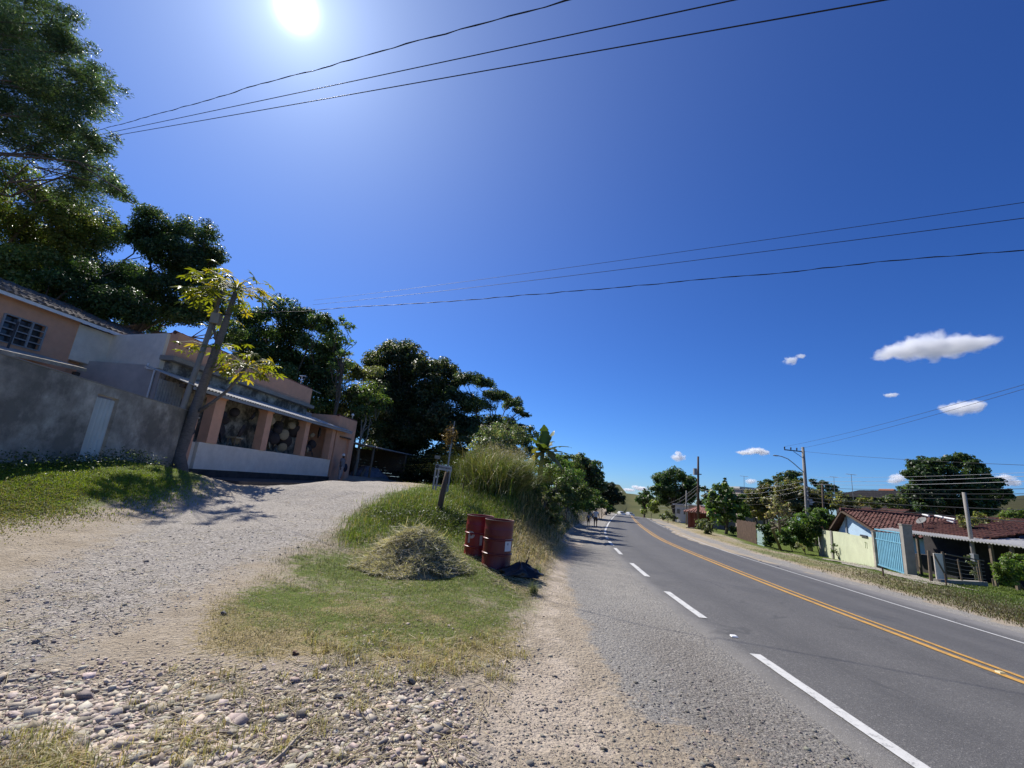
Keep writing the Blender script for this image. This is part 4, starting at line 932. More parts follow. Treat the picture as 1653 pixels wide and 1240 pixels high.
# the low gap wall and gate
bg_ = empty('blue_gate', RW(2, 0, rz_(2)), 'sky blue ribbed metal gate between the lime wall and a grey pillar', 'gate')
b = MB(); n_ = 15
for k in range(n_):
    a = .15 + (4.1 - .15) * k / n_; c = a + (4.1 - .15) / n_
    RW.box(b, a, a + (c - a) * .62, -.03, .03, rz_(2) + .12, .86 - .12 * (k / n_)); RW.box(b, a + (c - a) * .62, c, -.028, -.005, rz_(2) + .12, .80 - .12 * (k / n_))
b.build('ribbed_sheet', BLUEG, bg_)
b = MB(); RW.box(b, .1, 4.15, -.05, .05, .87, .95); RW.box(b, .1, 4.15, -.05, .05, rz_(2) + .04, rz_(2) + .117); RW.box(b, .1, 4.15, .032, .05, .3, .36); b.build('gate_frame', BLUEG, bg_)
for (a, c, z1, lab) in ((-.38, .05, 1.36, 'tall grey concrete pillar right of the blue gate'), (4.2, 4.52, .72, 'dark narrow pillar between the lime wall and the blue gate')):
    q = empty('gate_pillar', RW(a, 0, rz_(a)), lab, 'pillar'); b = MB(); RW.box(b, a, c, -.3, .12, rz_(a) - .4, z1); b.build('shaft', CONC if a < 0 else CEMENT, q); b = MB(); RW.box(b, a - .03, c + .03, -.33, .15, z1 + .002, z1 + .06); b.build('cap', CONC, q)
# concrete apron and footpath along the wall
V, FI = [], []
for i, u in enumerate(np.linspace(-9, 17, 60)):
    wob = .25 * math.sin(u * 1.1) + .2 * math.sin(u * .43); A_, B_ = RW(u, .4 + wob * .3, 0), RW(u, 2.1 + wob, 0); A_[2] = gz(*A_[:2]) + .03; B_[2] = gz(*B_[:2]) + .03; V += [A_, B_]
    if i: o_ = 2 * i; FI += [o_ - 2, o_, o_ + 1, o_ - 1]
ok_ = [k for k in range(59) if 2 < k < 44]
tag(np_mesh('footpath', V, [i for k in ok_ for i in FI[4 * k:4 * k + 4]], 4, mat('worn_concrete_path', (.40, .36, .30), .95, .3, 2, .3, 30, dirt=(.2, .17, .11), dirtscale=1.2)), kind='structure')
# blue gabled house with its tiled roof
gp = aty(1390, 826, 38.0); gl_ = aty(1346, 861, 40.8); gr_ = aty(1434, 863, 33.2)
GB = Frame(gr_[:2], gl_[:2], -1)
if GB.n[0] > 0: GB.n = -GB.n
gw = np.linalg.norm(gl_[:2] - gr_[:2]); gu = (gp[:2] - gr_[:2]) @ GB.t; zr_ = gp[2]; z0_ = min(gz(*gl_[:2]), gz(*gr_[:2])) - .3
bh = empty('blue_house', GB(gw / 2, -3, rz_(8)), 'small sky blue gabled house with a dark red tiled roof', 'house')
hl, hr = gl_[2], gr_[2]
b = MB(); b.prism([GB(.45, 0, z0_), GB(gw - .45, 0, z0_), GB(gw - .45, 0, hl - .12), GB(gu, 0, zr_ - .12), GB(.45, 0, hr - .12)], np.append(-GB.n * 9, 0)); b.build('wall', SKYW, bh)
b = MB(); GB.box(b, gu + .3, gu + .5, .005, .09, z0_, zr_ - .6); b.build('downpipe', GREYMETAL, bh)
dv = np.append(-GB.n, 0) * 13.5
b = MB(); O = GB(-.1, .55, hr - .02); tiles(b, O, dv, GB(gu, .55, zr_) - O, .26, .38, .05, step=.07); O = GB(gw + .1, .55, hl - .02); tiles(b, O + dv, -dv, GB(gu, .55, zr_) - O, .26, .38, .05, step=.07)
rf = b.build('roof', TILE, bh)
b = MB(); coping(b, GB(gu, .6, zr_ + .06), GB(gu, .6, zr_ + .06) + dv, .13, .4); b.build('ridge_tiles', TILE, rf)
b = MB()
for (ua, za, ub, zb_) in ((-.12, hr - .06, gu, zr_ - .03), (gw + .12, hl - .06, gu, zr_ - .03)):
    b.prism([GB(ua, .50, za - .16), GB(ub, .50, zb_ - .16), GB(ub, .50, zb_), GB(ua, .50, za)], np.append(GB.n * .05, 0))
b.build('barge_board', DARKWOOD, bh)
# long low tiled roof running right from the gable, over the dark shed front
F1_, F2_ = aty(1440, 856, 30.5), aty(1660, 881, 21.5)
TF = Frame(F1_[:2], F2_[:2], 1)
TF.face()
tl = np.linalg.norm(F2_[:2] - F1_[:2]); ez = (F1_[2] + F2_[2]) / 2
ds = empty('dark_shed', TF(tl / 2, -2, rz_(0)), 'long low dark shed with red tiles and a wavy white eave', 'shed')
O = TF(0, -.1, F1_[2] + .1); Ue = TF(tl * .78, -.1, F2_[2] + .1) - O
b = MB(); tiles(b, O, Ue, TF(0, -5.2, F1_[2] + 1.35) - O, .26, .38, .05, step=.07); b.build('tiled_roof', TILE, ds)
b = MB(); O2 = TF(-.3, .55, F1_[2] - .02); corrugated(b, O2, TF(tl + 1.5, .55, F2_[2] - .08) - O2, TF(-.3, -1.2, F1_[2] + .26) - O2, .2, .03, .03); b.build('eave_sheet', ZINC, ds)
zg = gz(*TF(tl * .4, 0, 0)[:2]) - .5
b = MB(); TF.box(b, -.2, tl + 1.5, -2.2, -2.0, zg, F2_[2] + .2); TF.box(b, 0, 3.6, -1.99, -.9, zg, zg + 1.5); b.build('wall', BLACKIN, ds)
for u in (2.6, 7.5, tl - .5):
    b = MB(); TF.box(b, u - .06, u + .06, .25, .37, zg, F1_[2] - .03); b.build('post', WOOD, ds)
p = aty(1490, 851, 28.6); sd_ = empty('satellite_dish', p, 'grey satellite dish on the dark red tiled roof', 'dish'); ax = np.array([-.70, -.02, .70])
b = MB(); b.lathe(p + (0, 0, .35), [(.02, 0), (.12, .012), (.22, .045), (.285, .085), (.30, .095), (.28, .10), (.12, .03), (.01, .02)], 20, axis=ax); b.build('reflector', mat('dull_grey_dish', (.20, .20, .19), .8, .2), sd_, True)
b = MB(); b.tube([p - (0, 0, .35), p + (0, 0, .33)], .03, 6); b.tube([p + (0, 0, .1), p + (0, 0, .35) + ax * .45], .012, 5); b.build('mount', DARKMETAL, sd_)
for (px, py, l2) in ((1490, 833, .5), (1510, 835, .6), (1523, 838, .9), (1530, 843, .5)):
    q = aty(px, py, 30.0 - (px - 1490) * .03)
    b = MB(); b.tube([q + (0, 0, .1), q + np.append(TF.t * l2, .02)], .07, 6); tag(b.build('broken_tile', WHITEP, at=q), 'whitish broken tile lying on the dark red roof', 'tile', 'pale tiles on the red roof')
# picket gate, wire fence and its kerb before the shed
A1, A2 = G(1478, 938), G(1598, 947)
FN = Frame(A1[:2], A2[:2], 1)
FN.face()
fl = np.linalg.norm(A2[:2] - A1[:2]); fz = lambda u: gz(*FN(u, 0, 0)[:2])
def fpx(px, py): return FN.px(px, py)
def post(px_b, px_t, r_, name, lab, m=WOOD, cat='post', group=None):
    u, _ = fpx(*px_b); ut, zt = fpx(*px_t); q = FN(u, 0, fz(u)); b = MB(); b.tube([q - (0, 0, .3), FN(ut, 0, zt)], [r_, r_ * .85], 7); return tag(b.build(name, m, at=q), lab, cat, group)
post((1502, 931), (1499, 889), .07, 'fence_post', 'weathered fence post left of the small white picket gate')
post((1527, 935), (1521, 891), .06, 'fence_post', 'weathered fence post right of the small white picket gate')
post((1554, 937), (1546, 903), .04, 'fence_post', 'thin pale fence post leaning left in the wire fence')
post((1586, 940), (1580, 905), .05, 'fence_post', 'fence post just right of the leaning utility post')
post((1583, 940), (1577, 915), .035, 'fence_post', 'short pale stake beside the foot of the leaning utility post')
post((1606, 952), (1602, 934), .04, 'fence_post', 'short grey post near the dense bush at the right edge')
u0_, z1_ = fpx(1505, 893); u1_, _ = fpx(1523, 895); pk = empty('picket_gate', FN(u0_, .05, fz(u0_)), 'small pale board gate with a diagonal brace', 'gate')
b = MB(); zb0 = fz(u0_) + .15; FN.box(b, u0_ + .05, u1_, -.02, .02, zb0, z1_); b.build('board', WHITEW, pk)
b = MB(); b.hexa([FN(u0_ + .06, .022, z1_ - .14), FN(u0_ + .06, .05, z1_ - .14), FN(u1_ - .02, .05, zb0), FN(u1_ - .02, .022, zb0), FN(u0_ + .06, .022, z1_ - .02), FN(u0_ + .06, .05, z1_ - .02), FN(u1_ - .02, .05, zb0 + .12), FN(u1_ - .02, .022, zb0 + .12)]); b.build('brace', WOOD, pk)
uA, zA = fpx(1524, 894); uB, zB = fpx(1586, 905)
wf = empty('wire_fence', FN(uA, 0, fz(uA)), 'sagging wire fence with a top rail before the dark shed', 'fence')
b = MB(); b.tube([FN(uA, .05, zA), FN((uA + uB) / 2, .05, (zA + zB) / 2 - .02), FN(uB, .05, zB)], .03, 6); b.build('top_rail', WOOD, wf)
b = MB()
for k in range(1, 7):
    f = k / 7; b.tube([FN(uA, .03, zA + (fz(uA) - zA) * f), FN((uA + uB) / 2, .03, (zA + zB) / 2 + ((fz(uA) + fz(uB)) / 2 - (zA + zB) / 2) * f - .05), FN(uB, .03, zB + (fz(uB) - zB) * f)], .006, 4)
b.build('wire', GREYMETAL, wf)
b = MB(); FN.box(b, fpx(1512, 930)[0], fpx(1590, 943)[0], -.15, .12, fz(uA) - .3, fz(uA) + .16); tag(b.build('kerb', CONC, at=FN(uA, 0, fz(uA))), 'low pale concrete kerb under the wire fence', 'kerb')
q = G(1579, 941); tp = aty(1556, 795, q[1]); b = MB(); b.tube([q - (0, 0, .4), (q + tp) / 2, tp], [.105, .095, .085], 9); lp_ = empty('leaning_post', q, 'grey wooden utility post leaning left in front of the dark shed', 'pole'); b.build('shaft', CONC, lp_, True)
b = MB(); b.box(q + (-.12, -.12, 1.25), (.26, .2, .4)); b.build('meter_box', GREYMETAL, lp_)
# thin sapling stakes on the verge
for (bx, tx, lab) in (((1427, 931), (1424, 915), 'thin dark stake on the verge before the blue gate'), ((1528, 946), (1525, 926), 'thin dark stake on the verge before the picket gate')):
    q = G(*bx); tq = aty(*tx, q[1]); b = MB(); b.tube([q - (0, 0, .1), tq], .03, 6); tag(b.build('stake', DARKWOOD, at=q), lab, 'stake')
# utility pole with street lamp
q = G(1308, 889); tp = aty(1296, 722, q[1]); up_ = empty('utility_pole', q, 'tall concrete utility pole with crossarm and curved street lamp', 'pole')
def pat(f, q=q.copy(), tp=tp.copy()): return q + (tp - q) * f
b = MB(); b.tube([q - (0, 0, .5), pat(.4), tp], [.25, .20, .135], 12); b.build('shaft', CONC, up_, True)
Y_ = q[1]; ca, cb_ = aty(1266, 726, Y_ + .3), aty(1296, 729, Y_)
b = MB(); b.tube([ca, cb_ + (.2, 0, -.02)], .06, 6); b.tube([aty(1281, 729, Y_ + .1), aty(1297, 740, Y_)], .03, 5); b.build('crossarm', DARKMETAL, up_)
for k, f in enumerate((.02, .36, .68)):
    c = ca + (cb_ - ca) * f; b = MB(); b.lathe(c + (0, 0, .05), [(.03, 0), (.07, .06), (.05, .12), (.08, .18), (.05, .27), (.01, .3)], 10); b.build('insulator', DARKMETAL, up_, True)
arm = [aty(x, y, Y_ - .4 * i / 5) for i, (x, y) in enumerate([(1297, 762), (1290, 756), (1281, 748), (1272, 741), (1262, 737), (1257, 736)])]
b = MB(); b.tube(arm, .045, 7); la = b.build('lamp_arm', GREYMETAL, up_, True)
h0 = arm[-1]; hd = (aty(1246, 735, Y_ - .5) - h0); hd /= np.linalg.norm(hd)
b = MB(); b.tube([h0 - hd * .05, h0 + hd * .1, h0 + hd * .35, h0 + hd * .6, h0 + hd * .68], [.06, .12, .15, .10, .03], 8, sq=.5); b.build('lamp_head', GREYMETAL, la, True)
UPOLE = pat; 
for f in (.60, .56, .52, .48): b = MB(); c = pat(f); b.box(c + (0, -.22, 0), (.12, .16, .14)); b.build('cable_clamp', GREYMETAL, up_)
b = MB(); b.box(pat(.46) + (.25, -.1, 0), (.35, .35, .6)); b.build('service_box', GREYMETAL, up_)
b = MB(); c = pat(.455) + (.15, -.3, 0); b.tube([c, c + (.35, -.1, .05)], .04, 6); b.build('lamp_bracket', WHITEP, up_)
# poles further along the road
def pole(bx, tx, r_, lab, Y=None, m=CONC):
    q = G(*bx) if Y is None else None
    if Y is not None: q = aty(*bx, Y); q[2] = gz(*q[:2])
    tp = aty(*tx, q[1]); e = empty('utility_pole', q, lab, 'pole'); b = MB(); b.tube([q - (0, 0, .4), tp], [r_, r_ * .65], 9); b.build('shaft', m, e, True); return e, tp
e2, P2T = pole((1127, 850), (1127, 737), .2, 'slim dark utility pole rising behind the tiled bus shelter', 62.0, DARKWOOD)
b = MB(); c = aty(1122, 765, 62.0); b.tube([c, c + (.9, 0, 0)], .08, 6); b.box(c + (0, 0, .3), (.4, .4, .9)); b.build('transformer', GREYMETAL, e2)
e3, P3T = pole((1108, 840), (1108, 792), .16, 'short concrete pole left of the tall dark pole behind the shelter', 78.0)
e4, P4T = pole((1328, 820), (1327, 780), .14, 'thin dark pole between the hedge and the old tiled roof', 46.0, DARKWOOD)
b = MB(); b.tube([P4T + (-.5, 0, -.1), P4T + (.5, 0, -.1)], .05, 5); b.build('crossarm', DARKWOOD, e4)
# bus shelter
q = G(1112, 853); q2 = G(1137, 861); S0 = np.array([q[0], q[1]])
BS = Frame(S0, S0 + np.array([1.2, -.62]), 1); zq = gz(*q[:2])
sh2 = empty('bus_shelter', BS(1.2, -.8, zq), 'small dark red bus shelter with a striped tile roof', 'shelter')
for (u, w_) in ((0, 0), (.75, .0), (2.9, 0), (0, -1.7), (2.9, -1.7)):
    b = MB(); BS.box(b, u - .13, u + .13, w_ - .13, w_ + .13, zq - .4, zq + 2.25); b.build('post', REDP, sh2)
b = MB(); BS.box(b, .9, 2.75, -.06, .03, zq - .3, zq + 1.1); BS.box(b, .1, 2.8, -1.74, -1.66, zq - .3, zq + 2.1); b.build('panel', REDP, sh2)
b = MB(); cx_ = BS(1.45, -.85, zq + 3.15); cs = [BS(-.6, .6, zq + 2.25), BS(3.5, .6, zq + 2.25), BS(3.5, -2.3, zq + 2.25), BS(-.6, -2.3, zq + 2.25)]
TILE2 = mat('striped_red_tile', (.34, .13, .09), .85, .3, 5, dirt=(.5, .38, .32), dirtscale=2.5, dirtamt=.5)
for i in range(4):      # four hips of lapped tile strips
    a, c = cs[i], cs[(i + 1) % 4]; ns_ = 12
    for k in range(ns_):
        f0_, f1_ = k / ns_, (k + .62) / ns_; m_ = (k + .31) / ns_; tpk = a + (c - a) * m_; hgt = min(m_, 1 - m_) * 2
        t_ = tpk + (cx_ - tpk) * min(1, hgt * 1.02); b.tube([tpk - (0, 0, .02), t_ + (0, 0, .03)], [.11, .10], 6)
    b.add([a, c, cx_], [(0, 1, 2)])
b.build('roof', TILE2, sh2)
b = MB(); BS.box(b, -.35, 1.2, -.4, .35, zq - .3, zq + .12); b.build('plinth', CONC, sh2)
# plank fence and teal gate behind the big leaved tree
PF0, PF1 = aty(1190, 862, 52), aty(1222, 868, 47); PF = Frame(PF0[:2], PF1[:2], 1)
PF.face()
zf = gz(*PF0[:2]); pl_ = np.linalg.norm(PF1[:2] - PF0[:2]); pf = empty('plank_fence', PF(pl_ / 2, 0, zf), 'rusty brown plank fence in tree shade beside a pale teal gate', 'fence')
b = MB()
for k in range(int(pl_ / .19)): PF.box(b, k * .19, k * .19 + .175, -.02 + .008 * (k % 3), .02, zf - .5, zf + 2.0 + .1 * ((k * 7) % 5) / 5)
b.build('planks', mat('rusty_shade_planks', (.13, .085, .06), .9, .6, 5, .4, 30, stretch=(4, 4, .4)), pf)  # rusty brown darkened to hold the tree shade in the planks' colour
tg = empty('teal_gate', PF(pl_ + .8, 0, zf), 'pale teal board gate at the end of the plank fence', 'gate'); b = MB()
for k in range(7): PF.box(b, pl_ + .1 + k * .21, pl_ + .29 + k * .21, -.02, .02, zf - .5, zf + 1.85)
b.build('boards', TEAL, tg)
for z in (1.3, .1): b = MB(); PF.box(b, pl_ + .1, pl_ + 1.55, .022, .05, zf + z, zf + z + .12); b.build('rail', TEAL, tg)
b = MB(); uR, _ = RW.px(1320, 890); RW.box(b, 17.9, 19.0, -.1, 0, rz_(18) - .4, .25); tag(b.build('wall_panel', WHITEF, at=RW(18.5, 0, rz_(18))), 'narrow greyish white wall panel between the utility pole and the lime wall', 'wall')
# houses further back
def far_house(label, px0, px1, Y0, Y1, pxt0, wallm, roofm, roofh, depth_=7, name='house', over=.4, win=0, zb=None, flat=False):
    a, c = aty(*px0, Y0), aty(*px1, Y1); Fh = Frame(a[:2], c[:2], 1)
    Fh.face()
    L_ = np.linalg.norm(c[:2] - a[:2]); zt = aty(*pxt0, Y0)[2]; zg_ = (min(gz(*a[:2]), gz(*c[:2])) if zb is None else zb) - .5
    e = empty(name, Fh(L_ / 2, -depth_ / 2, zg_ + .5), label, 'house')
    b = MB(); Fh.box(b, 0, L_, -depth_, 0, zg_, zt); wl = b.build('wall', wallm, e)
    b = MB()
    if flat: Fh.box(b, -over, L_ + over, -depth_ - over, over, zt + .002, zt + roofh)
    else:
        O = Fh(-over, over, zt - .05); tiles(b, O, Fh(L_ + over, over, zt - .05) - O, Fh(-over, -depth_ / 2, zt + roofh) - O, .3, .5, .05, step=.06); O = Fh(L_ + over, -depth_ - over, zt - .05); tiles(b, O, Fh(-over, -depth_ - over, zt - .05) - O, Fh(L_ + over, -depth_ / 2, zt + roofh) - O, .3, .5, .05, step=.06)
        for u in (0, L_ - .15): b.prism([Fh(u, 0, zt), Fh(u, -depth_, zt), Fh(u, -depth_ / 2, zt + roofh - .1)], np.append(Fh.t * .15, 0), 0)
    b.build('roof', roofm, e)
    for k in range(win):
        u = L_ * (k + .5) / win; wd = MB(); Fh.box(wd, u - .5, u + .5, .003, .03, zt - 1.7, zt - .7); fr_ = wd.build('window', GREYMETAL, e); wd = MB(); Fh.box(wd, u - .42, u + .42, .032, .04, zt - 1.62, zt - .78); wd.build('pane', GLASS, fr_)
    return e, Fh, L_, zt
e5, Fh5, L5, zt5 = far_house('house with a wide old red tiled roof between the hedge and the blue gable', (1333, 850), (1392, 850), 50, 43, (1336, 853), BRICKW, TILE, 2.6, 8)
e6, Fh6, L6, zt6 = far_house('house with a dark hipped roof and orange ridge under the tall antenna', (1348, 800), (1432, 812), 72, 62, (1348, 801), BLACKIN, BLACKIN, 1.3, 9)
b = MB(); coping(b, Fh6(L6 * .35, -4.5, zt6 + 1.34), Fh6(L6 * .62, -4.5, zt6 + 1.34), .22, .5); b.build('ridge_tiles', mat('orange_tile', (.42, .15, .07), .8, .2, 5), e6)
e7, Fh7, L7, zt7 = far_house('pale pink house with flat roof showing above the trees', (1196, 800), (1234, 800), 80, 80, (1196, 789), PINKF, WHITEF, .35, 8, win=2, flat=True)
e8, Fh8, L8, zt8 = far_house('white house behind the bus shelter and the poles', (1090, 833), (1112, 833), 92, 88, (1090, 815), WHITEF, ZINC, .25, 7, win=2, flat=True)
e9, Fh9, L9, zt9 = far_house('low grey house with pale roof edge behind the shelter roof', (1113, 833), (1150, 833), 78, 74, (1113, 816), PINKF, ZINC, .2, 6, win=1, flat=True)
b = MB(); p0 = aty(1642, 852, 26); b.prism([p0, p0 + (3.5, -1.5, -.1), p0 + (3.5, -1.5, -1.4), p0 + (.0, 0, -1.2)], (.3, .9, .1)); bs_ = tag(b.build('blue_shed', BLUET, at=p0), 'dark blue sheet metal lean-to at the right edge of the picture', 'shed')
for (pt, px_b, px_t, Y, lab) in (((1376, 790), (1376, 790), (1374, 766), 63.5, 'tall thin antenna on the dark roofed house with the orange ridge'), ((1201, 790), (1201, 790), (1201, 769), 79, 'thin antenna on the pale pink house above the trees'), ((1346, 783), (1346, 783), (1346, 770), 80, 'tiny antenna behind the right side of the utility pole')):
    q, tq = aty(*px_b, Y), aty(*px_t, Y); e = empty('antenna', q, lab, 'antenna'); b = MB(); b.tube([q - (0, 0, 2.2), tq], .035, 5); b.build('mast', GREYMETAL, e)
    b = MB(); b.tube([tq + (-.7, 0, .03), tq + (.7, 0, -.03)], .025, 4)
    for k in range(5): b.tube([tq + (-.6 + .3 * k, -.35, 0), tq + (-.6 + .3 * k, .35, 0)], .015, 4)
    b.build('yagi', GREYMETAL, e)
# ------------------------------------------------------------------ drums, sign posts, straw heap and other small things by the road
def redpaint(name, col, worn):
    m = mat(name, col, .42, .25, 5, .15, 60, dirt=worn, dirtscale=2.4, dirtamt=.75, hard=.16, spec=.5); return m
RED1 = redpaint('bright_red_paint', (.24, .006, .012), (.17, .008, .011)); RED2 = redpaint('dull_red_paint', (.15, .008, .012), (.10, .010, .011))
RIM = mat('worn_rim', (.16, .09, .075), .6, .4, 12); OLDWHITE = mat('old_white_lettering', (.42, .36, .34), .9, .25, 30); PAPER = mat('paper_label', (.60, .60, .62), .8, .08, 8)
def drum_prof(R=.275, H=.87):
    pr = [(R - .01, 0.0), (R + .006, .006), (R + .006, .02), (R, .03)]
    for z in (.30, .60): pr += [(R, z * H - .02), (R + .016, z * H - .008), (R + .016, z * H + .008), (R, z * H + .02)]
    for z in (.68, .71, .74, .78): pr += [(R, z * H), (R + .005, z * H + .012), (R, z * H + .024)]
    pr = sorted(pr[:12], key=lambda q: q[1]) + pr[12:]
    return pr + [(R, H - .03), (R + .006, H - .02), (R + .008, H - .005), (R - .004, H), (R - .012, H - .002), (R - .014, H - .20), (0.02, H - .21)]
DA = G(800, 916); DA = np.array([*aty(799, 900, 8.85)[:2], 0]); DA[1] = 8.85; DA[0] = aty(799.5, 900, 8.85)[0]; DA[2] = atz(800, 917, 0)[2]
zc = .075
pf_ = atz(800, 916, zc); pr_ = atz(771, 904, zc)
pr_ = pf_ + (pr_ - pf_) / np.linalg.norm(pr_ - pf_) * .80; pr_[2] = zc
slab = MB(); a = np.arange(14) / 14 * 2 * math.pi; cS = (pf_ + pr_) / 2
rs_ = np.random.default_rng(2).uniform(.85, 1.1, 14)
slab.prism([cS + np.array([math.cos(t_) * .82 * r_, math.sin(t_) * .86 * r_, -.13]) for t_, r_ in zip(a, rs_)], (0, 0, .128))
tag(slab.build('slab', mat('sandy_slab', (.36, .29, .21), .95, .3, 5, .5, 30), at=cS - (0, 0, .13)), 'sandy concrete slab under the two red drums', 'slab')
def drum(p, mt, lab):
    e = empty('oil_drum', p, lab, 'drum'); b = MB(); b.lathe(p, drum_prof(), 40); o = b.build('body', mt, e); autosmooth(o, 50)
    b = MB(); ring = [p + np.array([math.cos(k / 40 * 2 * math.pi), math.sin(k / 40 * 2 * math.pi), 0]) * .278 + (0, 0, .868) for k in range(41)]; b.tube(ring, .008, 6, cap=False); b.build('rim', RIM, e, True); return e
d1 = drum(pr_, RED1, 'bright red steel drum with large white letters, standing behind the other'); d2 = drum(pf_, RED2, 'dull red rusty steel drum with a white paper label, in front')
def wrap_text(s_, size, p, az, z, R, m, name, parent):
    cu = bpy.data.curves.new(name, 'FONT'); cu.body = s_; cu.size = size; cu.align_x = 'CENTER'; cu.align_y = 'CENTER'; cu.offset = .012
    to = bpy.data.objects.new(name, cu); COL.objects.link(to); dg = bpy.context.evaluated_depsgraph_get(); me = bpy.data.meshes.new_from_object(to.evaluated_get(dg)); bpy.data.objects.remove(to)
    bm = bmesh.new(); bm.from_mesh(me); bmesh.ops.triangulate(bm, faces=bm.faces); bmesh.ops.subdivide_edges(bm, edges=bm.edges, cuts=1)
    for v in bm.verts:
        q = az + v.co.x / R; v.co = Vector((math.cos(q) * (R + .004), math.sin(q) * (R + .004), z + v.co.y))
    bm.to_mesh(me); bm.free(); me.materials.append(m); o = bpy.data.objects.new(name, me); COL.objects.link(o); o.parent = parent; return o
toc = math.atan2(-pr_[1], -pr_[0])
wrap_text('P', .30, pr_, toc - .62, .44, .275, OLDWHITE, 'letter', d1); wrap_text('I', .30, pr_, toc + .19, .415, .275, OLDWHITE, 'letter', d1)
b = MB(); toc2 = math.atan2(-pf_[1], -pf_[0])
b.grid(lambda u, v: pf_ + np.array([math.cos(toc2 + .52 + .62 * u) * .281, math.sin(toc2 + .52 + .62 * u) * .281, .33 + .21 * v]), 8, 2); b.build('label', PAPER, d2)
b = MB(); b.grid(lambda u, v: pf_ + np.array([math.cos(toc2 + .70 + .1 * u) * .283, math.sin(toc2 + .70 + .1 * u) * .283, .44 + .035 * v]), 2, 1); b.build('label_mark', mat('label_ink', (.2, .2, .24), .9, .1), d2)
# black refuse sack with a torn flap by the front drum
q = atz(838, 930, .03); rgb_ = np.random.default_rng(8); b = MB()
def bag(u, v):
    a = u * 2 * math.pi; r_ = .30 * math.sin(math.pi * min(.98, v * .5 + .02)) * (1 + .16 * math.sin(5 * a + v * 6) + .1 * math.sin(9 * a - v * 9))
    return q + np.array([math.cos(a) * r_ * 1.3 + .02, math.sin(a) * r_ * .7, .02 + .20 * (1 - v) * (1 + .15 * math.sin(7 * a))])
b.grid(bag, 30, 8); b.add([q + (.02, 0, .12), q + (.10, -.04, .10), q + (.17, .0, .40), q + (.13, .02, .30)], [(0, 1, 2, 3)]); b.add([q + (.12, -.05, .10), q + (.30, -.06, .16), q + (.33, -.10, .10), q + (.16, -.1, .06)], [(0, 1, 2, 3)])
tag(b.build('refuse_sack', mat('black_plastic', (.012, .012, .014), .3, .3, 9, .5, 25, spec=.5), smooth=True, at=q), 'torn black plastic refuse sack lying beside the front red drum', 'sack')
tufts('weed_tuft', [atz(846, 945, .02)[:2] + np.random.default_rng(3).normal(0, .07, 2) for _ in range(12)], 31, (.10, .26), 14, (.10, .13, .06), (.22, .24, .14))
tufts('weed_tuft', [atz(868, 925, .0)[:2] + np.random.default_rng(k).normal(0, .06, 2) for k in range(8)], 32, (.08, .22), 14, (.13, .17, .06), (.28, .26, .12))
# sign board on a heavy leaning post
Ys = 12.3; e = empty('board_sign', aty(707, 826, Ys), 'small weathered white board sign on a thick leaning wooden post', 'sign')
pb_, pt_ = aty(707, 829, Ys), aty(722, 762, Ys); b = MB(); b.tube([pb_ - (0, 0, .25), (pb_ + pt_) / 2, pt_], [.085, .075, .06], 8); b.build('post', DARKWOOD, e, True)
bl, br, tl_, tr_ = aty(702, 757, Ys - .12), aty(729, 761.5, Ys - .12), aty(703.5, 749, Ys - .12), aty(729.5, 753.5, Ys - .12); WB = mat('weathered_white_board', (.40, .41, .40), .9, .2, 12)
b = MB(); b.prism([bl, br, tr_, tl_], (0, .03, 0)); b.build('board', WB, e)
b = MB(); du = (br - bl); dv_ = (tl_ - bl); rgm = random.Random(6)
def mark(u0_, u1_, v0, v1): b.prism([bl + du * u0_ + dv_ * v0 + (0, -.004, 0), bl + du * u1_ + dv_ * v0 + (0, -.004, 0), bl + du * u1_ + dv_ * v1 + (0, -.004, 0), bl + du * u0_ + dv_ * v1 + (0, -.004, 0)], (0, .003, 0))
b.lathe(bl + du * .12 + dv_ * .52 + (0, -.004, 0), [(.05, 0), (.05, .003)], 12, axis=(0, -1, 0))
b.build('emblem', DARKMETAL, e); b = MB(); u = .24
while u < .92:
    w_ = rgm.uniform(.018, .05); mark(u, u + w_ * .5, .3, rgm.uniform(.6, .75)); mark(u + w_ * .5, u + w_ * 1.3, rgm.uniform(.3, .5), rgm.uniform(.52, .72)); u += w_ * 1.3 + .012
b.build('faded_lettering', mat('faded_ink', (.13, .13, .14), .9, .3, 30), e)
for (x0, y0, x1, y1) in ((703.5, 757, 698.5, 790), (708.5, 758, 703, 791), (727, 761, 722, 794)):
    b = MB(); b.tube([aty(x0, y0, Ys + .02), aty(x1, y1, Ys + .05)], .026, 6); b.build('strut', GREYMETAL, e)
b = MB(); b.tube([aty(700, 783, Ys + .05), aty(724, 786.5, Ys + .05)], .018, 5); b.build('cross_bar', GREYMETAL, e)
# thin tall pole with a dead bromeliad-like bundle, and a plate on a post behind
Yt = 14.0; e = empty('thin_pole', aty(716, 822, Yt), 'thin grey pole with a brown dry bundle tied at its top', 'pole')
b = MB(); b.tube([aty(716, 826, Yt), aty(722, 760, Yt), aty(734, 680, Yt)], [.035, .03, .016], 6); b.build('shaft', GREYMETAL, e)
c = aty(726.5, 704, Yt); rgz = np.random.default_rng(4); n = 260; dd = rgz.normal(size=(n, 3)) * np.array([.10, .10, .16]); V = leaf_quads(c + dd, rgz.normal(size=(n, 3)), np.full(n, .14), np.full(n, .03), rgz)
np_mesh('dry_bundle', V, np.arange(4 * n), 4, LEAF, e, cols=np.repeat(np.array([[.13, .085, .05]]) * rgz.uniform(.5, 1.4, (n, 1)), 4, 0), local=wpos(e))
b = MB(); b.tube([aty(721, 694, Yt), aty(729, 695, Yt)], .012, 5); b.build('cross_bar', GREYMETAL, e)
Yp = 17.5; e = empty('plate_sign', aty(704, 800, Yp), 'small blank grey plate high on a thin stake behind the board sign', 'sign')
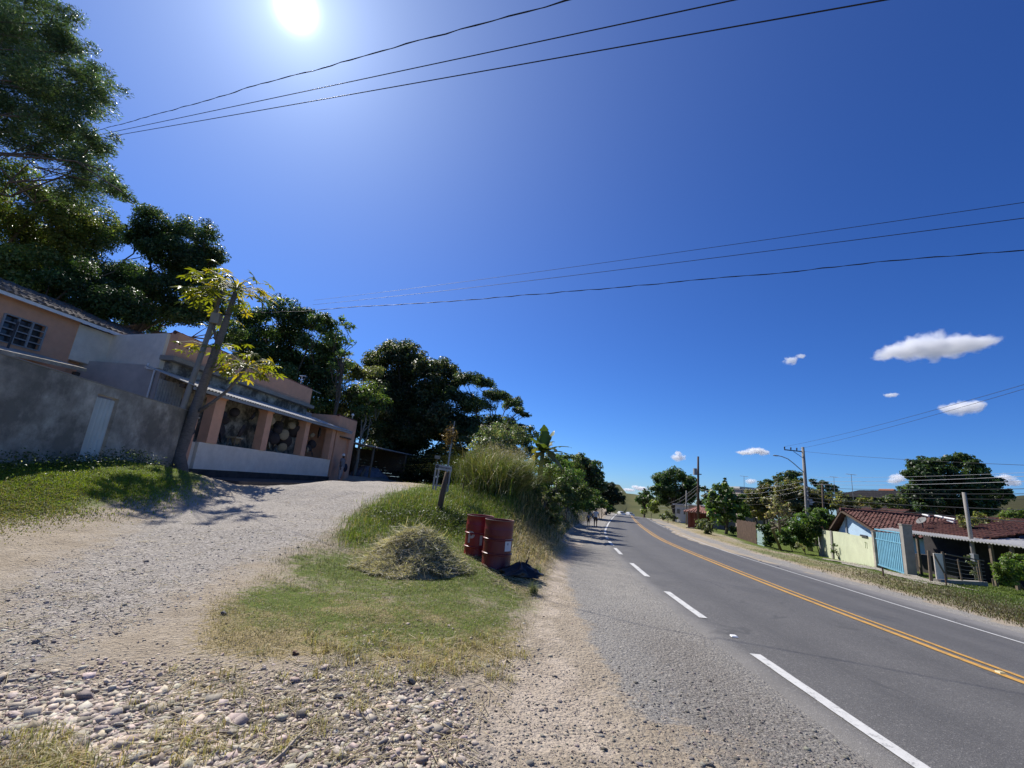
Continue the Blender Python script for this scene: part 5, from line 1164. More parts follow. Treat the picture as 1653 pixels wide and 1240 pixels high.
b = MB(); b.tube([aty(700, 785, Yp), aty(706, 741, Yp)], .02, 5); b.build('stake', DARKWOOD, e); b = MB(); b.prism([aty(701.5, 740, Yp - .03), aty(710, 741.5, Yp - .03), aty(711, 736, Yp - .03), aty(702.3, 735, Yp - .03)], (0, .02, 0)); b.build('plate', mat('dull_grey_plate', (.22, .22, .23), .9, .2), e)
for (bx, tx, Y, lab) in (((744, 803), (751, 768), 14.5, 'thin dark stake in the mound grass right of the board sign'), ((760, 804), (763, 775), 15.0, 'thin grey stake at the edge of the tall grass')):
    b = MB(); p0 = aty(*bx, Y); b.tube([p0 - (0, 0, .3), aty(*tx, Y)], .016, 5); tag(b.build('stake', DARKWOOD, at=p0), lab, 'stake')
# heap of cut straw
hp = G(664, 925); hc = np.array([hp[0] - .02, hp[1] + .30, 0]); rgh = np.random.default_rng(12)
def heap_h(x, y):
    dx, dy = x - hc[0], y - hc[1]; r1 = (dx / .60) ** 2 + (dy / .5) ** 2; r2 = ((dx + .38) / .45) ** 2 + ((dy - .3) / .42) ** 2
    return .25 * np.exp(-r1 * r1 * .6) * (1 + 1.9 * (fbm(x * 2.6, y * 2.6, 91) - .5)) + .21 * np.exp(-r2 * r2 * .8) * (1 + 1.2 * (fbm(x * 3.1, y * 3.1, 95) - .5)) + .15 * np.exp(-(((dx - .35) / .4) ** 2 + ((dy - .42) / .35) ** 2))
e = empty('straw_heap', (hc[0], hc[1], gz(hc[0], hc[1])), 'heap of cut dry grass on the lawn left of the red drums', 'heap')
n = 60; U_ = np.linspace(-1.1, .95, n); V_ = np.linspace(-.9, 1.1, n); XX, YY = np.meshgrid(U_ + hc[0], V_ + hc[1]); ZZ = terrain(XX, YY) + heap_h(XX, YY) - .03
i_ = np.arange(n * n).reshape(n, n)
np_mesh('base', np.stack([XX, YY, ZZ], -1).reshape(-1, 3), np.stack([i_[:-1, :-1], i_[:-1, 1:], i_[1:, 1:], i_[1:, :-1]], -1).reshape(-1, 4), 4, mat('matted_straw', (.40, .33, .20), .95, .5, 18, .9, 60, dirt=(.14, .12, .06), dirtscale=3), e, True, local=wpos(e))
n = 13000; ang = rgh.uniform(0, 2 * math.pi, n); rr = np.sqrt(rgh.random(n)) * (.62 + .85 * fbm(np.cos(ang) * 2.2 + 5, np.sin(ang) * 2.2 + 5, 97)); X = hc[0] - .10 + np.cos(ang) * rr * .88; Y = hc[1] + .08 + np.sin(ang) * rr * .78
hh = heap_h(X, Y); Z = terrain(X, Y) + hh * rgh.uniform(.8, 1.2, n) + .01; ax = rgh.normal(size=(n, 3)); ax[:, 2] = ax[:, 2] * .45
ax /= np.linalg.norm(ax, axis=1, keepdims=True); Ln = np.where(rgh.random(n) < .06, rgh.uniform(.4, .75, n), rgh.uniform(.10, .40, n))[:, None] * (.5 + hh[:, None] * 1.4); sd3 = np.cross(ax, rgh.normal(size=(n, 3))); sd3 /= np.linalg.norm(sd3, axis=1, keepdims=True); th = rgh.uniform(.002, .0045, n)[:, None]
Cc = np.stack([X, Y, Z + .02], 1); bend = np.array([0, 0, .04]) * Ln * 2
V = np.stack([Cc - ax * Ln / 2 - sd3 * th, Cc - ax * Ln / 2 + sd3 * th, Cc + sd3 * th + bend, Cc - sd3 * th + bend, Cc + ax * Ln / 2], 1).reshape(-1, 3); ii = (np.arange(n) * 5)[:, None]
FI = np.concatenate([ii + np.array([[0, 1, 2, 3]]), ii + np.array([[3, 2, 4]])], 1).ravel()
colh = np.where((rgh.random(n) < .16 + .45 * S((X - hc[0] - .05) / .3))[:, None], np.array([.17, .18, .12])[None], np.array([.66, .585, .44])[None]) * rgh.uniform(.45, 1.25, (n, 1))
np_mesh('stalks', V, FI, np.tile([4, 3], n), GRASS, e, cols=np.repeat(colh, 5, 0), local=wpos(e))
tag(e.children[-1], kind='stuff')
# dead stick on the gravel
q = [G(497, 1178), G(478, 1200), G(455, 1228), G(436, 1246)]; b = MB(); b.tube([p + (0, 0, .018 + .012 * (i % 2)) for i, p in enumerate(q)], [.005, .009, .010, .006], 6); b.tube([q[1] + (0, 0, .02), q[1] + (.05, .10, .03)], [.006, .003], 5); tag(b.build('stick', mat('bleached_stick', (.40, .33, .25), .9, .3, 30), at=q[1]), 'bleached dry stick lying on the gravel at the bottom', 'stick')
# road studs
def stud(px, py, m, lab, grp=None):
    p = G(px, py); p[2] = float(road_z(wof(p[0], p[1]), p[1])) + .019; b = MB(); b.prism([p + (-.045, -.035, 0), p + (.045, -.035, 0), p + (.035, -.02, .014), p + (-.035, -.02, .014)], (0, .06, 0)); return tag(b.build('road_stud', m, at=p), lab, 'road stud', grp)
YST = mat('yellow_reflector', (.62, .50, .25), .5, .15)
stud(1185, 1035, WHITEP, 'white road stud between the dashes of the left edge line'); stud(1617, 1094, YST, 'pale yellow road stud on the double centre line at the right')
for x, y in ((1228, 908), (1256, 917)): stud(x, y, DARKMETAL, 'dark road stud on the far white edge line', 'dark studs on the far edge line')

# ------------------------------------------------------------------ people
SKIN = mat('brown_skin', (.22, .12, .075), .55, .1, 12); SKIN2 = mat('dark_brown_skin', (.13, .07, .045), .55, .1, 12); HAIRM = mat('black_hair', (.012, .01, .01), .5, .3, 30)
def skin_obj(name, pts, edges, radii, m, parent, root=0, sub=2):
    me = bpy.data.meshes.new(name); me.from_pydata([tuple(p) for p in pts], edges, []); o = bpy.data.objects.new(name, me); COL.objects.link(o); o.parent = parent; me.materials.append(m)
    md = o.modifiers.new('skin', 'SKIN'); md.use_smooth_shade = True
    for i, r_ in enumerate(radii): me.skin_vertices[0].data[i].radius = (r_, r_) if np.isscalar(r_) else r_; me.skin_vertices[0].data[i].use_root = (i == root)
    sd = o.modifiers.new('sub', 'SUBSURF'); sd.levels = sd.render_levels = sub; return o
def person(base, H_, face, lab, skin, stride=.18, arms=((.05, .1), (.05, -.1)), shirt=None, pants=None, shorts=True, bag_=None, cap=None, hat=None, lean=.03, group=None):
    """a standing or walking figure: one body surface with five-fingered hands; hair, clothing and what is worn are its children"""
    e = empty('person', base, lab, 'person', group); s_ = H_ / 1.72; cf, sf = math.cos(face), math.sin(face)
    def W(x, y, z): return (x * cf - y * sf) * s_, (x * sf + y * cf) * s_, z * s_       # x right, y forward
    P, E_, R_ = [], [], []
    def v(x, y, z, r_, par=None):
        P.append(W(x, y, z)); R_.append(r_ * s_ if np.isscalar(r_) else (r_[0] * s_, r_[1] * s_)); i = len(P) - 1
        if par is not None: E_.append((par, i))
        return i
    pel = v(0, 0, .93, (.15, .115)); wst = v(0, lean * .5, 1.08, (.135, .10), pel); ch = v(0, lean, 1.30, (.16, .115), wst); nk = v(0, lean, 1.46, .055, ch); hd_ = v(0, lean + .02, 1.55, (.075, .09), nk); tp_ = v(0, lean + .01, 1.66, (.07, .085), hd_)
    hands = []
    for sx, st, (ax_, ay) in ((1, stride, arms[0]), (-1, -stride, arms[1])):
        hip = v(sx * .095, 0, .88, .09, pel); kn = v(sx * .10, st * .55, .49, .06, hip); an = v(sx * .10, st * .9 - (.06 if st < 0 else 0), .09, .04, kn); v(sx * .11, st * .9 + .12, .035, .035, an)
        sh_ = v(sx * .185, lean, 1.40, .055, ch); el = v(sx * (.22 + ax_ * .5), lean + ay * .4 - .03, 1.12, .042, sh_); wr = v(sx * (.22 + ax_), lean + ay, .87, .028, el); pm = v(sx * (.225 + ax_), lean + ay + .01, .80, (.03, .018), wr)
        for k, (dx, dl) in enumerate(((-.02, .07), (-.007, .085), (.007, .08), (.02, .065))):
            f1 = v(sx * (.225 + ax_) , lean + ay + .012 + dx, .80 - dl * .55, .009, pm); v(sx * (.215 + ax_), lean + ay + .016 + dx, .80 - dl, .0075, f1)
        t1 = v(sx * (.205 + ax_), lean + ay + .045, .815, .010, pm); v(sx * (.197 + ax_), lean + ay + .06, .785, .009, t1)
    skin_obj('body', P, E_, R_, skin, e)
    b = MB()   # nose, ears, eyes
    o0 = np.array(base)
    for (x, y, z, r_) in ((0, lean + .115, 1.585, .016), (.078, lean + .01, 1.59, .02), (-.078, lean + .01, 1.59, .02)): c = o0 + W(x, y, z); b.lathe(c - (0, 0, r_ * s_), [(.002, 0), (r_ * s_, r_ * s_), (.002, 2 * r_ * s_)], 8)
    b.build('face', skin, e, True)
    if hat is None:
        b = MB(); c = o0 + W(0, lean - .012, 1.60); b.lathe(c, [(.092 * s_, 0), (.10 * s_, .04 * s_), (.09 * s_, .10 * s_), (.055 * s_, .145 * s_), (.005, .16 * s_)], 14); b.build('hair', HAIRM if cap is None else cap, e, True)
    else:
        b = MB(); c = o0 + W(0, lean, 1.66); b.lathe(c, [(.15 * s_, 0), (.155 * s_, .01), (.10 * s_, .02), (.095 * s_, .09 * s_), (.06 * s_, .115 * s_), (.005, .12 * s_)], 16); b.build('hat', hat, e, True)
    if shirt:
        Ps = [W(0, 0, .86), W(0, lean * .5, 1.06), W(0, lean, 1.28), W(0, lean, 1.43)]; Rs = [(.175 * s_, .135 * s_), (.16 * s_, .125 * s_), (.185 * s_, .14 * s_), (.09 * s_, .085 * s_)]; Es = [(0, 1), (1, 2), (2, 3)]
        for sx, (ax_, ay) in ((1, arms[0]), (-1, arms[1])):
            i = len(Ps); Ps += [W(sx * .185, lean, 1.40), W(sx * (.205 + ax_ * .3), lean + ay * .2, 1.22)]; Rs += [.078 * s_, .072 * s_]; Es += [(2, i), (i, i + 1)]
        skin_obj('shirt', Ps, Es, Rs, shirt, e, 1)
    if pants:
        Ps = [W(0, 0, 1.0), W(0, 0, .90)]; Rs = [(.16 * s_, .125 * s_), (.165 * s_, .13 * s_)]; Es = [(0, 1)]
        for sx, st in ((1, stride), (-1, -stride)):
            i = len(Ps); Ps += [W(sx * .095, 0, .82), W(sx * .10, st * .5, .52)]; Rs += [.105 * s_, .09 * s_]; Es += [(1, i), (i, i + 1)]
            if not shorts: Ps += [W(sx * .10, st * .9 - (.06 if st < 0 else 0), .12)]; Rs += [.065 * s_]; Es += [(i + 1, i + 2)]
        skin_obj('shorts' if shorts else 'trousers', Ps, Es, Rs, pants, e, 1)
    if bag_:
        b = MB(); c = o0 + W(0, lean - .20, 1.06); ux, uy = np.array(W(1, 0, 0)), np.array(W(0, 1, 0))
        def bf(u, v_):
            a = u * 2 * math.pi; q_ = math.sin(math.pi * min(.985, max(.015, v_))) ** .45; return c + ux * math.cos(a) * .165 * q_ + uy * math.sin(a) * .10 * q_ + np.array([0, 0, .42 * s_ * v_])
        b.grid(bf, 16, 8); b.build('backpack', bag_, e, True)
    return e
GREYBAG = mat('grey_backpack_cloth', (.26, .27, .33), .9, .2, 20); BLACKC = mat('black_cloth', (.015, .015, .018), .9, .2, 20); WHITEC = mat('white_cloth', (.62, .60, .58), .9, .1, 20); SANDC = mat('pale_trouser_cloth', (.38, .34, .33), .9, .15, 20)
pg1, pg2 = G(949.5, 850), G(961, 851.5); fc = -rad(14)
hgt1 = aty(950, 829, pg1[1])[2] - pg1[2]; hgt2 = aty(960, 821, pg2[1])[2] - pg2[2]
person(pg1, hgt1, fc, 'walker in black shorts with a grey backpack on the roadside', SKIN, .2, ((.05, .12), (.05, -.1)), BLACKC, BLACKC, True, GREYBAG, lean=.06)
person(pg2, hgt2, fc, 'walker with white top and bare legs, right of the one with the backpack', SKIN2, .12, ((.12, .02), (.16, .06)), WHITEC, mat('brown_cloth', (.07, .045, .035), .9, .2, 20), True, None)
pd = FA(11.0, .55, .93); pe = person(pd, 1.72, rad(-100), 'person in a white cap holding a dark round bag by the orange wing', SKIN2, .03, ((.10, .12), (.03, .02)), mat('grey_shirt_cloth', (.20, .20, .22), .9, .15, 20), SANDC, False, None, cap=mat('white_cap', (.75, .75, .74), .8, .05), lean=.02)
b = MB(); c = FA(11.42, .62, 1.82); b.lathe(c - np.append(FA.n, 0) * .08, [(.02, 0), (.2, .03), (.27, .08), (.2, .13), (.02, .16)], 20, axis=(FA.n[0], FA.n[1], 0)); tag(b.build('round_bag', mat('navy_bag_cloth', (.02, .022, .04), .8, .2, 20), smooth=True, at=c), 'dark navy round bag held by the person in the white cap', 'bag')
# cars far down the road
def far_car(px, py, lab, col, hd_=0.0):
    q = aty(px, py, 172); q[2] = float(zw(172)); e = empty('car', q, lab, 'car'); m = mat('car_paint_' + lab.split()[0], col, .3, .05, 3, spec=.5)
    def P(x, y, z): return q + np.array([x * math.cos(hd_) - y * math.sin(hd_), x * math.sin(hd_) + y * math.cos(hd_), z])
    b = MB(); b.hexa([P(-.85, -2, .3), P(.85, -2, .3), P(.85, 2, .3), P(-.85, 2, .3), P(-.82, -1.95, .9), P(.82, -1.95, .9), P(.82, 1.95, .9), P(-.82, 1.95, .9)]); b.hexa([P(-.8, -1.2, .903), P(.8, -1.2, .903), P(.8, 1.5, .903), P(-.8, 1.5, .903), P(-.62, -.5, 1.45), P(.62, -.5, 1.45), P(.62, 1.1, 1.45), P(-.62, 1.1, 1.45)]); b.build('body', m, e)
    b = MB(); b.hexa([P(-.7, -1.22, .95), P(.7, -1.22, .95), P(.7, -1.18, .95), P(-.7, -1.18, .95), P(-.58, -.60, 1.38), P(.58, -.60, 1.38), P(.58, -.56, 1.38), P(-.58, -.56, 1.38)]); b.build('windscreen', GLASS, e)
    for x in (-.82, .82):
        for y in (-1.3, 1.3): b = MB(); b.lathe(P(x - .1, y, .32), [(.1, 0), (.32, .02), (.32, .18), (.1, .2)], 14, axis=P(1, 0, 0) - P(0, 0, 0)); b.build('wheel', DARKMETAL, e)
    for x in (-.6, .6): b = MB(); b.box(P(x, -2.02, .68), (.3, .06, .16), hd_); b.build('headlight', WHITEP, e)
far_car(1002.5, 829, 'white car far down the road, on the left', (.75, .75, .75), .15); far_car(1016.5, 829, 'pale car far down the road, on the right', (.7, .7, .68), .3)
# ------------------------------------------------------------------ trees and bushes, left hillside
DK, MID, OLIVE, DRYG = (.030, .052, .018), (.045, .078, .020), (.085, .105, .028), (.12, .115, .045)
GL = 'trees on the hillside behind the shop'
tree('huge fine leaved tree leaning in from the top left corner', [(10, 20, 70), (80, 40, 50), (40, 100, 75), (110, 85, 38), (100, 140, 62), (155, 138, 36), (20, 175, 80), (95, 195, 55), (140, 172, 22), (150, 232, 34), (110, 250, 40), (150, 285, 42), (185, 302, 26), (208, 318, 13), (120, 310, 40), (40, 235, 30), (-40, 60, 90), (-50, 160, 80)],
     17.0, 101, (.040, .062, .030), base_xy=(-30.5, 15.0), cat='tree', name='feathery_tree', group=GL, r0_=.32, leafpx=3.6, asp=.2, cov=2.2, droop=.35, col2=(.075, .10, .055), mixp=.25, nsub=30, subr=.36, up=.2, shade=.35, twigs=3, top=(-29.5, 15.5, 13))
tree('sunlit olive tree under the huge feathery tree', [(20, 330, 70), (95, 340, 55), (30, 400, 70), (110, 400, 60), (165, 375, 38), (60, 455, 60), (-20, 440, 60)], 21.0, 111, (.062, .085, .026), base_xy=(-30, 20), group=GL, name='broadleaf_tree', r0_=.35, col2=(.12, .13, .04), mixp=.3, cov=3.6)
tree('dark bushy tree above the white parapet', [(170, 450, 46), (120, 455, 45), (205, 490, 42), (150, 490, 45), (90, 470, 40)], 19.5, 117, DK, base_xy=(-24.5, 19.5), group=GL, name='broadleaf_tree', r0_=.28, cov=4)
tree('rounded dark tree behind the concrete pole', [(262, 372, 40), (222, 378, 30), (302, 385, 40), (325, 412, 36), (245, 420, 52), (300, 440, 52), (335, 455, 22), (215, 450, 45), (262, 480, 52), (310, 495, 45), (235, 510, 40), (345, 420, 12), (352, 470, 16), (345, 510, 26), (365, 535, 24)], 26.0, 121, (.034, .055, .022), base_xy=(-26.5, 26), group=GL, name='broadleaf_tree', r0_=.4, col2=(.08, .10, .045), mixp=.2, cov=4)
tree('glossy dark tree behind the orange parapet', [(412, 525, 40), (455, 512, 33), (490, 512, 30), (520, 525, 22), (395, 560, 36), (440, 570, 52), (500, 565, 46), (535, 560, 22), (470, 615, 50), (525, 610, 38), (400, 600, 40), (548, 590, 18), (510, 650, 40)], 33.0, 131, (.028, .05, .018), base_px=470, group=GL, name='broadleaf_tree', r0_=.35, col2=(.10, .13, .06), mixp=.12, cov=4.2)
tree('slender tree with tufts of long leaves against the sky', [(525, 522, 11), (553, 520, 11), (566, 530, 10), (540, 538, 12), (560, 552, 11), (530, 556, 14), (548, 575, 12), (566, 572, 7), (535, 590, 12)], 32.0, 137, (.07, .105, .04), base_px=548, group=GL, name='slender_tree', r0_=.14, leafpx=4.2, asp=.3, cov=1.25, nsub=7, subr=.5, droop=.5, up=.3, twigs=2)
tree('pale dusty green tree between the two dark ones', [(560, 600, 28), (590, 602, 24), (555, 640, 32), (590, 645, 34), (575, 675, 26), (545, 670, 22)], 36.0, 141, (.075, .085, .04), base_px=572, group=GL, name='broadleaf_tree', r0_=.22, col2=(.13, .13, .06), mixp=.35, cov=2.8)
tree('low broad leaved plant tree with a thin pale trunk', [(575, 640, 22), (600, 635, 20), (615, 650, 18), (585, 660, 20)], 33.5, 145, (.045, .065, .022), base_px=573, group=GL, name='slender_tree', r0_=.12, bark=PALEBARK, leafpx=4.5, asp=.4, cov=2.2)
tree('tall dark tree with rounded brownish tops behind the shed', [(640, 572, 28), (610, 588, 24), (660, 578, 26), (690, 595, 24), (715, 598, 22), (600, 605, 15), (640, 620, 44), (690, 640, 44), (725, 620, 22), (620, 660, 44), (665, 690, 50), (715, 685, 44), (630, 715, 40)], 43.0, 151, (.030, .042, .018), base_px=660, group=GL, name='broadleaf_tree', r0_=.45, col2=(.095, .085, .045), mixp=.18, cov=4.2, back=1)
tree('flat layered acacia with sparse outer twigs', [(752, 612, 22), (780, 618, 20), (735, 640, 26), (800, 640, 22), (770, 655, 30), (825, 652, 20), (838, 664, 12), (848, 670, 9), (760, 690, 34), (805, 685, 28), (740, 700, 30), (832, 690, 14)], 41.0, 157, (.036, .055, .024), base_px=790, group=GL, name='acacia_tree', r0_=.3, asp=.3, leafpx=3.0, cov=3.8, flat=.35, col2=(.08, .095, .05), mixp=.2, twigs=6)
tree('thick leafy tree hanging over the dark hollow', [(755, 725, 26), (735, 740, 26), (790, 715, 24), (820, 706, 20), (842, 702, 14), (775, 745, 24), (800, 740, 20)], 36.0, 161, (.035, .05, .02), base_px=765, group=GL, name='broadleaf_tree', r0_=.2, col2=(.09, .09, .05), mixp=.25, cov=3.2)
GU = 'dark undergrowth bushes behind the shed'
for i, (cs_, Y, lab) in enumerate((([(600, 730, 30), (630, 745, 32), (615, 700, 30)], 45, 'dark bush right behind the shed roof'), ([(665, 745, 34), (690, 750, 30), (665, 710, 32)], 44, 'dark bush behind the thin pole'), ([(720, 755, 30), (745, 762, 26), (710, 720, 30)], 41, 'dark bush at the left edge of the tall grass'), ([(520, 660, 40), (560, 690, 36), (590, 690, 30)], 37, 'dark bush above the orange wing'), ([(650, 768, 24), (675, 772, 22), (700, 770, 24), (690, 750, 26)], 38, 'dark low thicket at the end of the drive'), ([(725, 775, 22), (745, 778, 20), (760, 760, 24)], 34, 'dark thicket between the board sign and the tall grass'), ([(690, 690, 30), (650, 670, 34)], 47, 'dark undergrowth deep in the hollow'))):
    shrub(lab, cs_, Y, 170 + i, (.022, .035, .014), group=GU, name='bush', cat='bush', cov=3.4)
shrub('grey green shrub at the top of the bank behind the tall grass', [(800, 700, 24), (825, 705, 22), (780, 722, 24), (815, 728, 22)], 23.0, 181, (.065, .085, .045), name='shrub', r0_=.06, leafpx=2.6, asp=.4, cov=2.2, col2=(.14, .13, .09), mixp=.3)
for i, (cs_, Y, lab) in enumerate((([(800, 722, 24), (775, 735, 24), (790, 700, 22)], 31, 'dark shrub under the acacia, behind the tall grass'), ([(832, 712, 24), (852, 702, 17), (842, 730, 20), (815, 735, 22)], 29, 'dark shrub under the outer acacia twigs'))):
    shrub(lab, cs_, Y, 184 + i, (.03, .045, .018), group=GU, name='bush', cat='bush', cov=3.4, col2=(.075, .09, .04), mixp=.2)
GB_ = 'bushes on the bank along the road'
for i, (cs_, Y, c_, lab) in enumerate((
        ([(890, 742, 20), (912, 745, 18), (870, 752, 20)], 30, DK, 'dark bush behind the banana plant'),
        ([(905, 775, 26), (880, 785, 24), (930, 785, 24)], 32, MID, 'leafy green bush in the middle of the road bank'),
        ([(860, 800, 22), (885, 815, 20), (905, 812, 20)], 21, (.045, .06, .022), 'twiggy bush on the cut face of the bank'),
        ([(935, 812, 18), (918, 828, 15), (950, 815, 15)], 36, MID, 'bush beside the two walkers'),
        ([(930, 755, 20), (915, 765, 20)], 38, OLIVE, 'olive bush above the middle of the bank'),
        ([(972, 815, 12), (962, 805, 14), (985, 822, 9)], 54, MID, 'bush on the bank beyond the walkers'),
        ([(880, 835, 16), (862, 822, 16), (895, 838, 13)], 18.5, (.04, .055, .02), 'dark bush at the foot of the cut bank'),
        ([(915, 800, 24), (938, 795, 20), (900, 795, 22)], 27, (.04, .06, .02), 'dense bush in the lower middle of the bank'),
        ([(900, 760, 24), (878, 768, 22), (922, 768, 22)], 25, MID, 'tall leafy bush right of the banana plant'),
        ([(832, 790, 18), (850, 780, 20)], 22, (.06, .085, .022), 'green bush below the banana plant'))):
    shrub(lab, cs_, Y, 190 + i, c_, group=GB_, name='bush', cat='bush', cov=3.4, col2=(.10, .11, .045), mixp=.18)
tree('round dark mango tree left of the road', [(942, 748, 17), (928, 760, 18), (958, 757, 15), (965, 772, 12), (945, 775, 22), (920, 780, 18), (965, 790, 14)], 58.0, 201, DK, base_px=945, name='mango_tree', r0_=.35, col2=(.085, .08, .045), mixp=.2, cov=4.2, back=1)
tree('dark tree reaching over the road with drooping branch tips', [(980, 790, 14), (970, 800, 14), (992, 798, 11), (1001, 806, 7), (985, 810, 12), (1006, 812, 3), (1007, 803, 3)], 82.0, 205, (.02, .03, .016), base_px=978, name='broadleaf_tree', r0_=.3, cov=4, back=1)
# banana plant
def banana(base, leaves_, lab, H_=2.2):
    e = empty('banana_plant', base, lab, 'plant'); b = MB(); b.tube([base - np.array([0, 0, .2]), base + np.array([.05, 0, H_ * .5]), base + np.array([.08, 0, H_])], [.15, .12, .08], 9); b.build('stem', mat('banana_stem', (.16, .17, .06), .7, .4, 5), e, True)
    rgl = np.random.default_rng(5)
    for (az, el, ln_, dr, c_) in leaves_:
        V, FI, cc_ = [], [], []; o_ = base + np.array([.08, 0, H_ - .15]); d = np.array([math.cos(az), math.sin(az), 0]); sd_ = np.array([-math.sin(az), math.cos(az), 0]); n = 16; tear = rgl.uniform(.55, 1, (n + 1, 2))
        for i in range(n + 1):
            t_ = i / n; q = o_ + d * ln_ * (math.cos(el) * t_) + np.array([0, 0, 1]) * (ln_ * math.sin(el) * t_ - dr * ln_ * t_ ** 2.2); wd_ = .33 * math.sin(math.pi * (.08 + .9 * t_)) ** .6
            for k, s_ in enumerate((-1, 1)): V.append(q + sd_ * s_ * wd_ * tear[i, k] + np.array([0, 0, .05 * (1 - tear[i, k]) * 3 - .06])); cc_.append(np.array(c_) * rgl.uniform(.8, 1.2))
            V.append(q); cc_.append(np.array(c_) * 1.5)
            if i: a = 3 * (i - 1); FI += [a, a + 2, a + 5, a + 3, a + 2, a + 1, a + 4, a + 5]
        np_mesh('leaf', np.array(V) , FI, 4, LEAFB, e, cols=np.array(cc_), local=wpos(e))
    return e
bb = aty(872, 760, 22.5); bb[2] = max(gz(*bb[:2]) - .1, aty(872, 772, 22.5)[2])
banana(bb, [(1.6, 1.35, 1.7, .12, (.09, .13, .03)), (.4, 1.2, 1.6, .2, (.08, .12, .03)), (2.6, 1.15, 1.5, .25, (.08, .12, .03)), (-.2, .55, 1.7, .35, (.06, .085, .035)), (.15, .25, 1.7, .3, (.055, .07, .04)), (3.2, .6, 1.2, .5, (.10, .13, .04)), (-1.2, .3, 1.4, .7, (.10, .10, .05)), (2.2, -.1, 1.1, .6, (.14, .12, .07)), (-.6, -.2, 1.2, .5, (.16, .14, .08)), (.9, .9, 1.5, .35, (.08, .12, .03)), (3.6, .9, 1.4, .35, (.08, .11, .03)), (4.4, .7, 1.3, .4, (.07, .10, .03)), (5.2, .5, 1.4, .5, (.09, .11, .04)), (1.2, 1.45, 1.5, .1, (.10, .15, .03)), (2.0, .5, 1.3, .5, (.12, .12, .05))], 'banana plant with upright torn leaves on top of the bank', 1.5)
bb2 = aty(845, 760, 20.0); bb2[2] = gz(*bb2[:2]) - .1
banana(bb2, [(2.0, 1.1, 1.1, .3, (.12, .16, .03)), (.8, 1.2, 1.0, .2, (.11, .15, .03)), (3.4, .8, 1.0, .4, (.12, .15, .04))], 'young banana plant left of the large one', .9)
# tall grass clump on the bank
rg = np.random.default_rng(41); n = 30000
cents = [(905, 800, 24), (862, 806, 17.5), (782, 800, 17.0), (800, 800, 16.4), (820, 800, 16.8), (838, 802, 17.5), (855, 798, 18.5), (872, 792, 20), (790, 792, 18.5), (812, 790, 18.5), (776, 800, 18.0), (890, 788, 22), (800, 806, 15.2), (826, 806, 15.4), (845, 808, 15.8)]
P = np.array([aty(*c)[:2] for c in cents]); q = P[rg.integers(0, len(P), n)] + rg.normal(0, .55, (n, 2)) * np.array([.75, 1]); q = q[wof(q[:, 0], q[:, 1]) < -3.6]; n = len(q)
hgt = rg.uniform(.5, 1.75, n) * (.55 + .75 * fbm(q[:, 0] * 1.7, q[:, 1] * 1.7, 66))
zoff = terrain(q[:, 0], q[:, 1]) + rg.uniform(0, .75, n) * rg.random(n) * (.4 + fbm(q[:, 0] * 1.7, q[:, 1] * 1.7, 66)); hgt = hgt * .72
tag(blades('tall_grass', q, hgt, np.full(n, .016), mix_cols(n, rg, (.135, .175, .045), (.34, .30, .16), .28), GRASS, .75, 43, bend=.8, z=zoff), kind='stuff')
q2 = P[rg.integers(0, len(P), 1500)] + rg.normal(0, .55, (1500, 2)) * np.array([.75, 1]); q2 = q2[wof(q2[:, 0], q2[:, 1]) < -3.6]; tz_ = terrain(q2[:, 0], q2[:, 1]) + rg.uniform(.7, 1.65, len(q2)) * (.6 + .6 * fbm(q2[:, 0] * 1.7, q2[:, 1] * 1.7, 66))
nn = 9; C3 = np.repeat(np.concatenate([q2, tz_[:, None]], 1), nn, 0) + rg.normal(0, .07, (len(q2) * nn, 3)); N3 = rg.normal(size=C3.shape)
V = leaf_quads(C3, N3, rg.uniform(.05, .12, len(C3)), np.full(len(C3), .012), rg); tag(np_mesh('grass_plume', V, np.arange(4 * len(C3)), 4, GRASS, cols=np.repeat(np.array([[.34, .29, .20]]) * rg.uniform(.6, 1.3, (len(C3), 1)), 4, 0)), kind='stuff')
# papaya tree in front of the gate pillar
pap = PAP_BASE; e = empty('papaya_tree', pap, 'papaya tree with bright yellow green leaves leaning over the gate pillar', 'tree')
def lean(px, py): return aty(px, py, pap[1] + .1)
tr = [pap - (0, 0, .3), lean(288, 735), lean(305, 690), lean(322, 640), lean(343, 580), lean(362, 528), lean(380, 472)]
b = MB(); b.tube(tr, [.27, .215, .185, .16, .135, .115, .085], 12); br1 = [lean(322, 664), lean(345, 648), lean(368, 630), lean(385, 610), lean(398, 590)]; b.tube(br1, [.07, .06, .055, .06, .07], 8); br2 = [lean(352, 560), lean(345, 530), lean(352, 490), lean(358, 470)]; b.tube(br2, [.06, .05, .05, .045], 8)
b.build('trunk', mat('papaya_bark', (.17, .145, .125), .85, .35, 9, .6, 25, stretch=(1, 1, 3)), e, True)
rgp = np.random.default_rng(21); lob = []
for k in range(7):
    a = -2.5 + 5.0 * k / 6; L1 = .34 * (1 - .1 * abs(k - 3)); lob.append((a, L1))
outline = []
for k, (a, L1) in enumerate(lob):
    outline += [(a - .22, L1 * .62), (a - .11, L1 * .85), (a, L1), (a + .11, L1 * .85), (a + .22, L1 * .62)]
    if k < 6: outline.append((a + .36, L1 * .30))
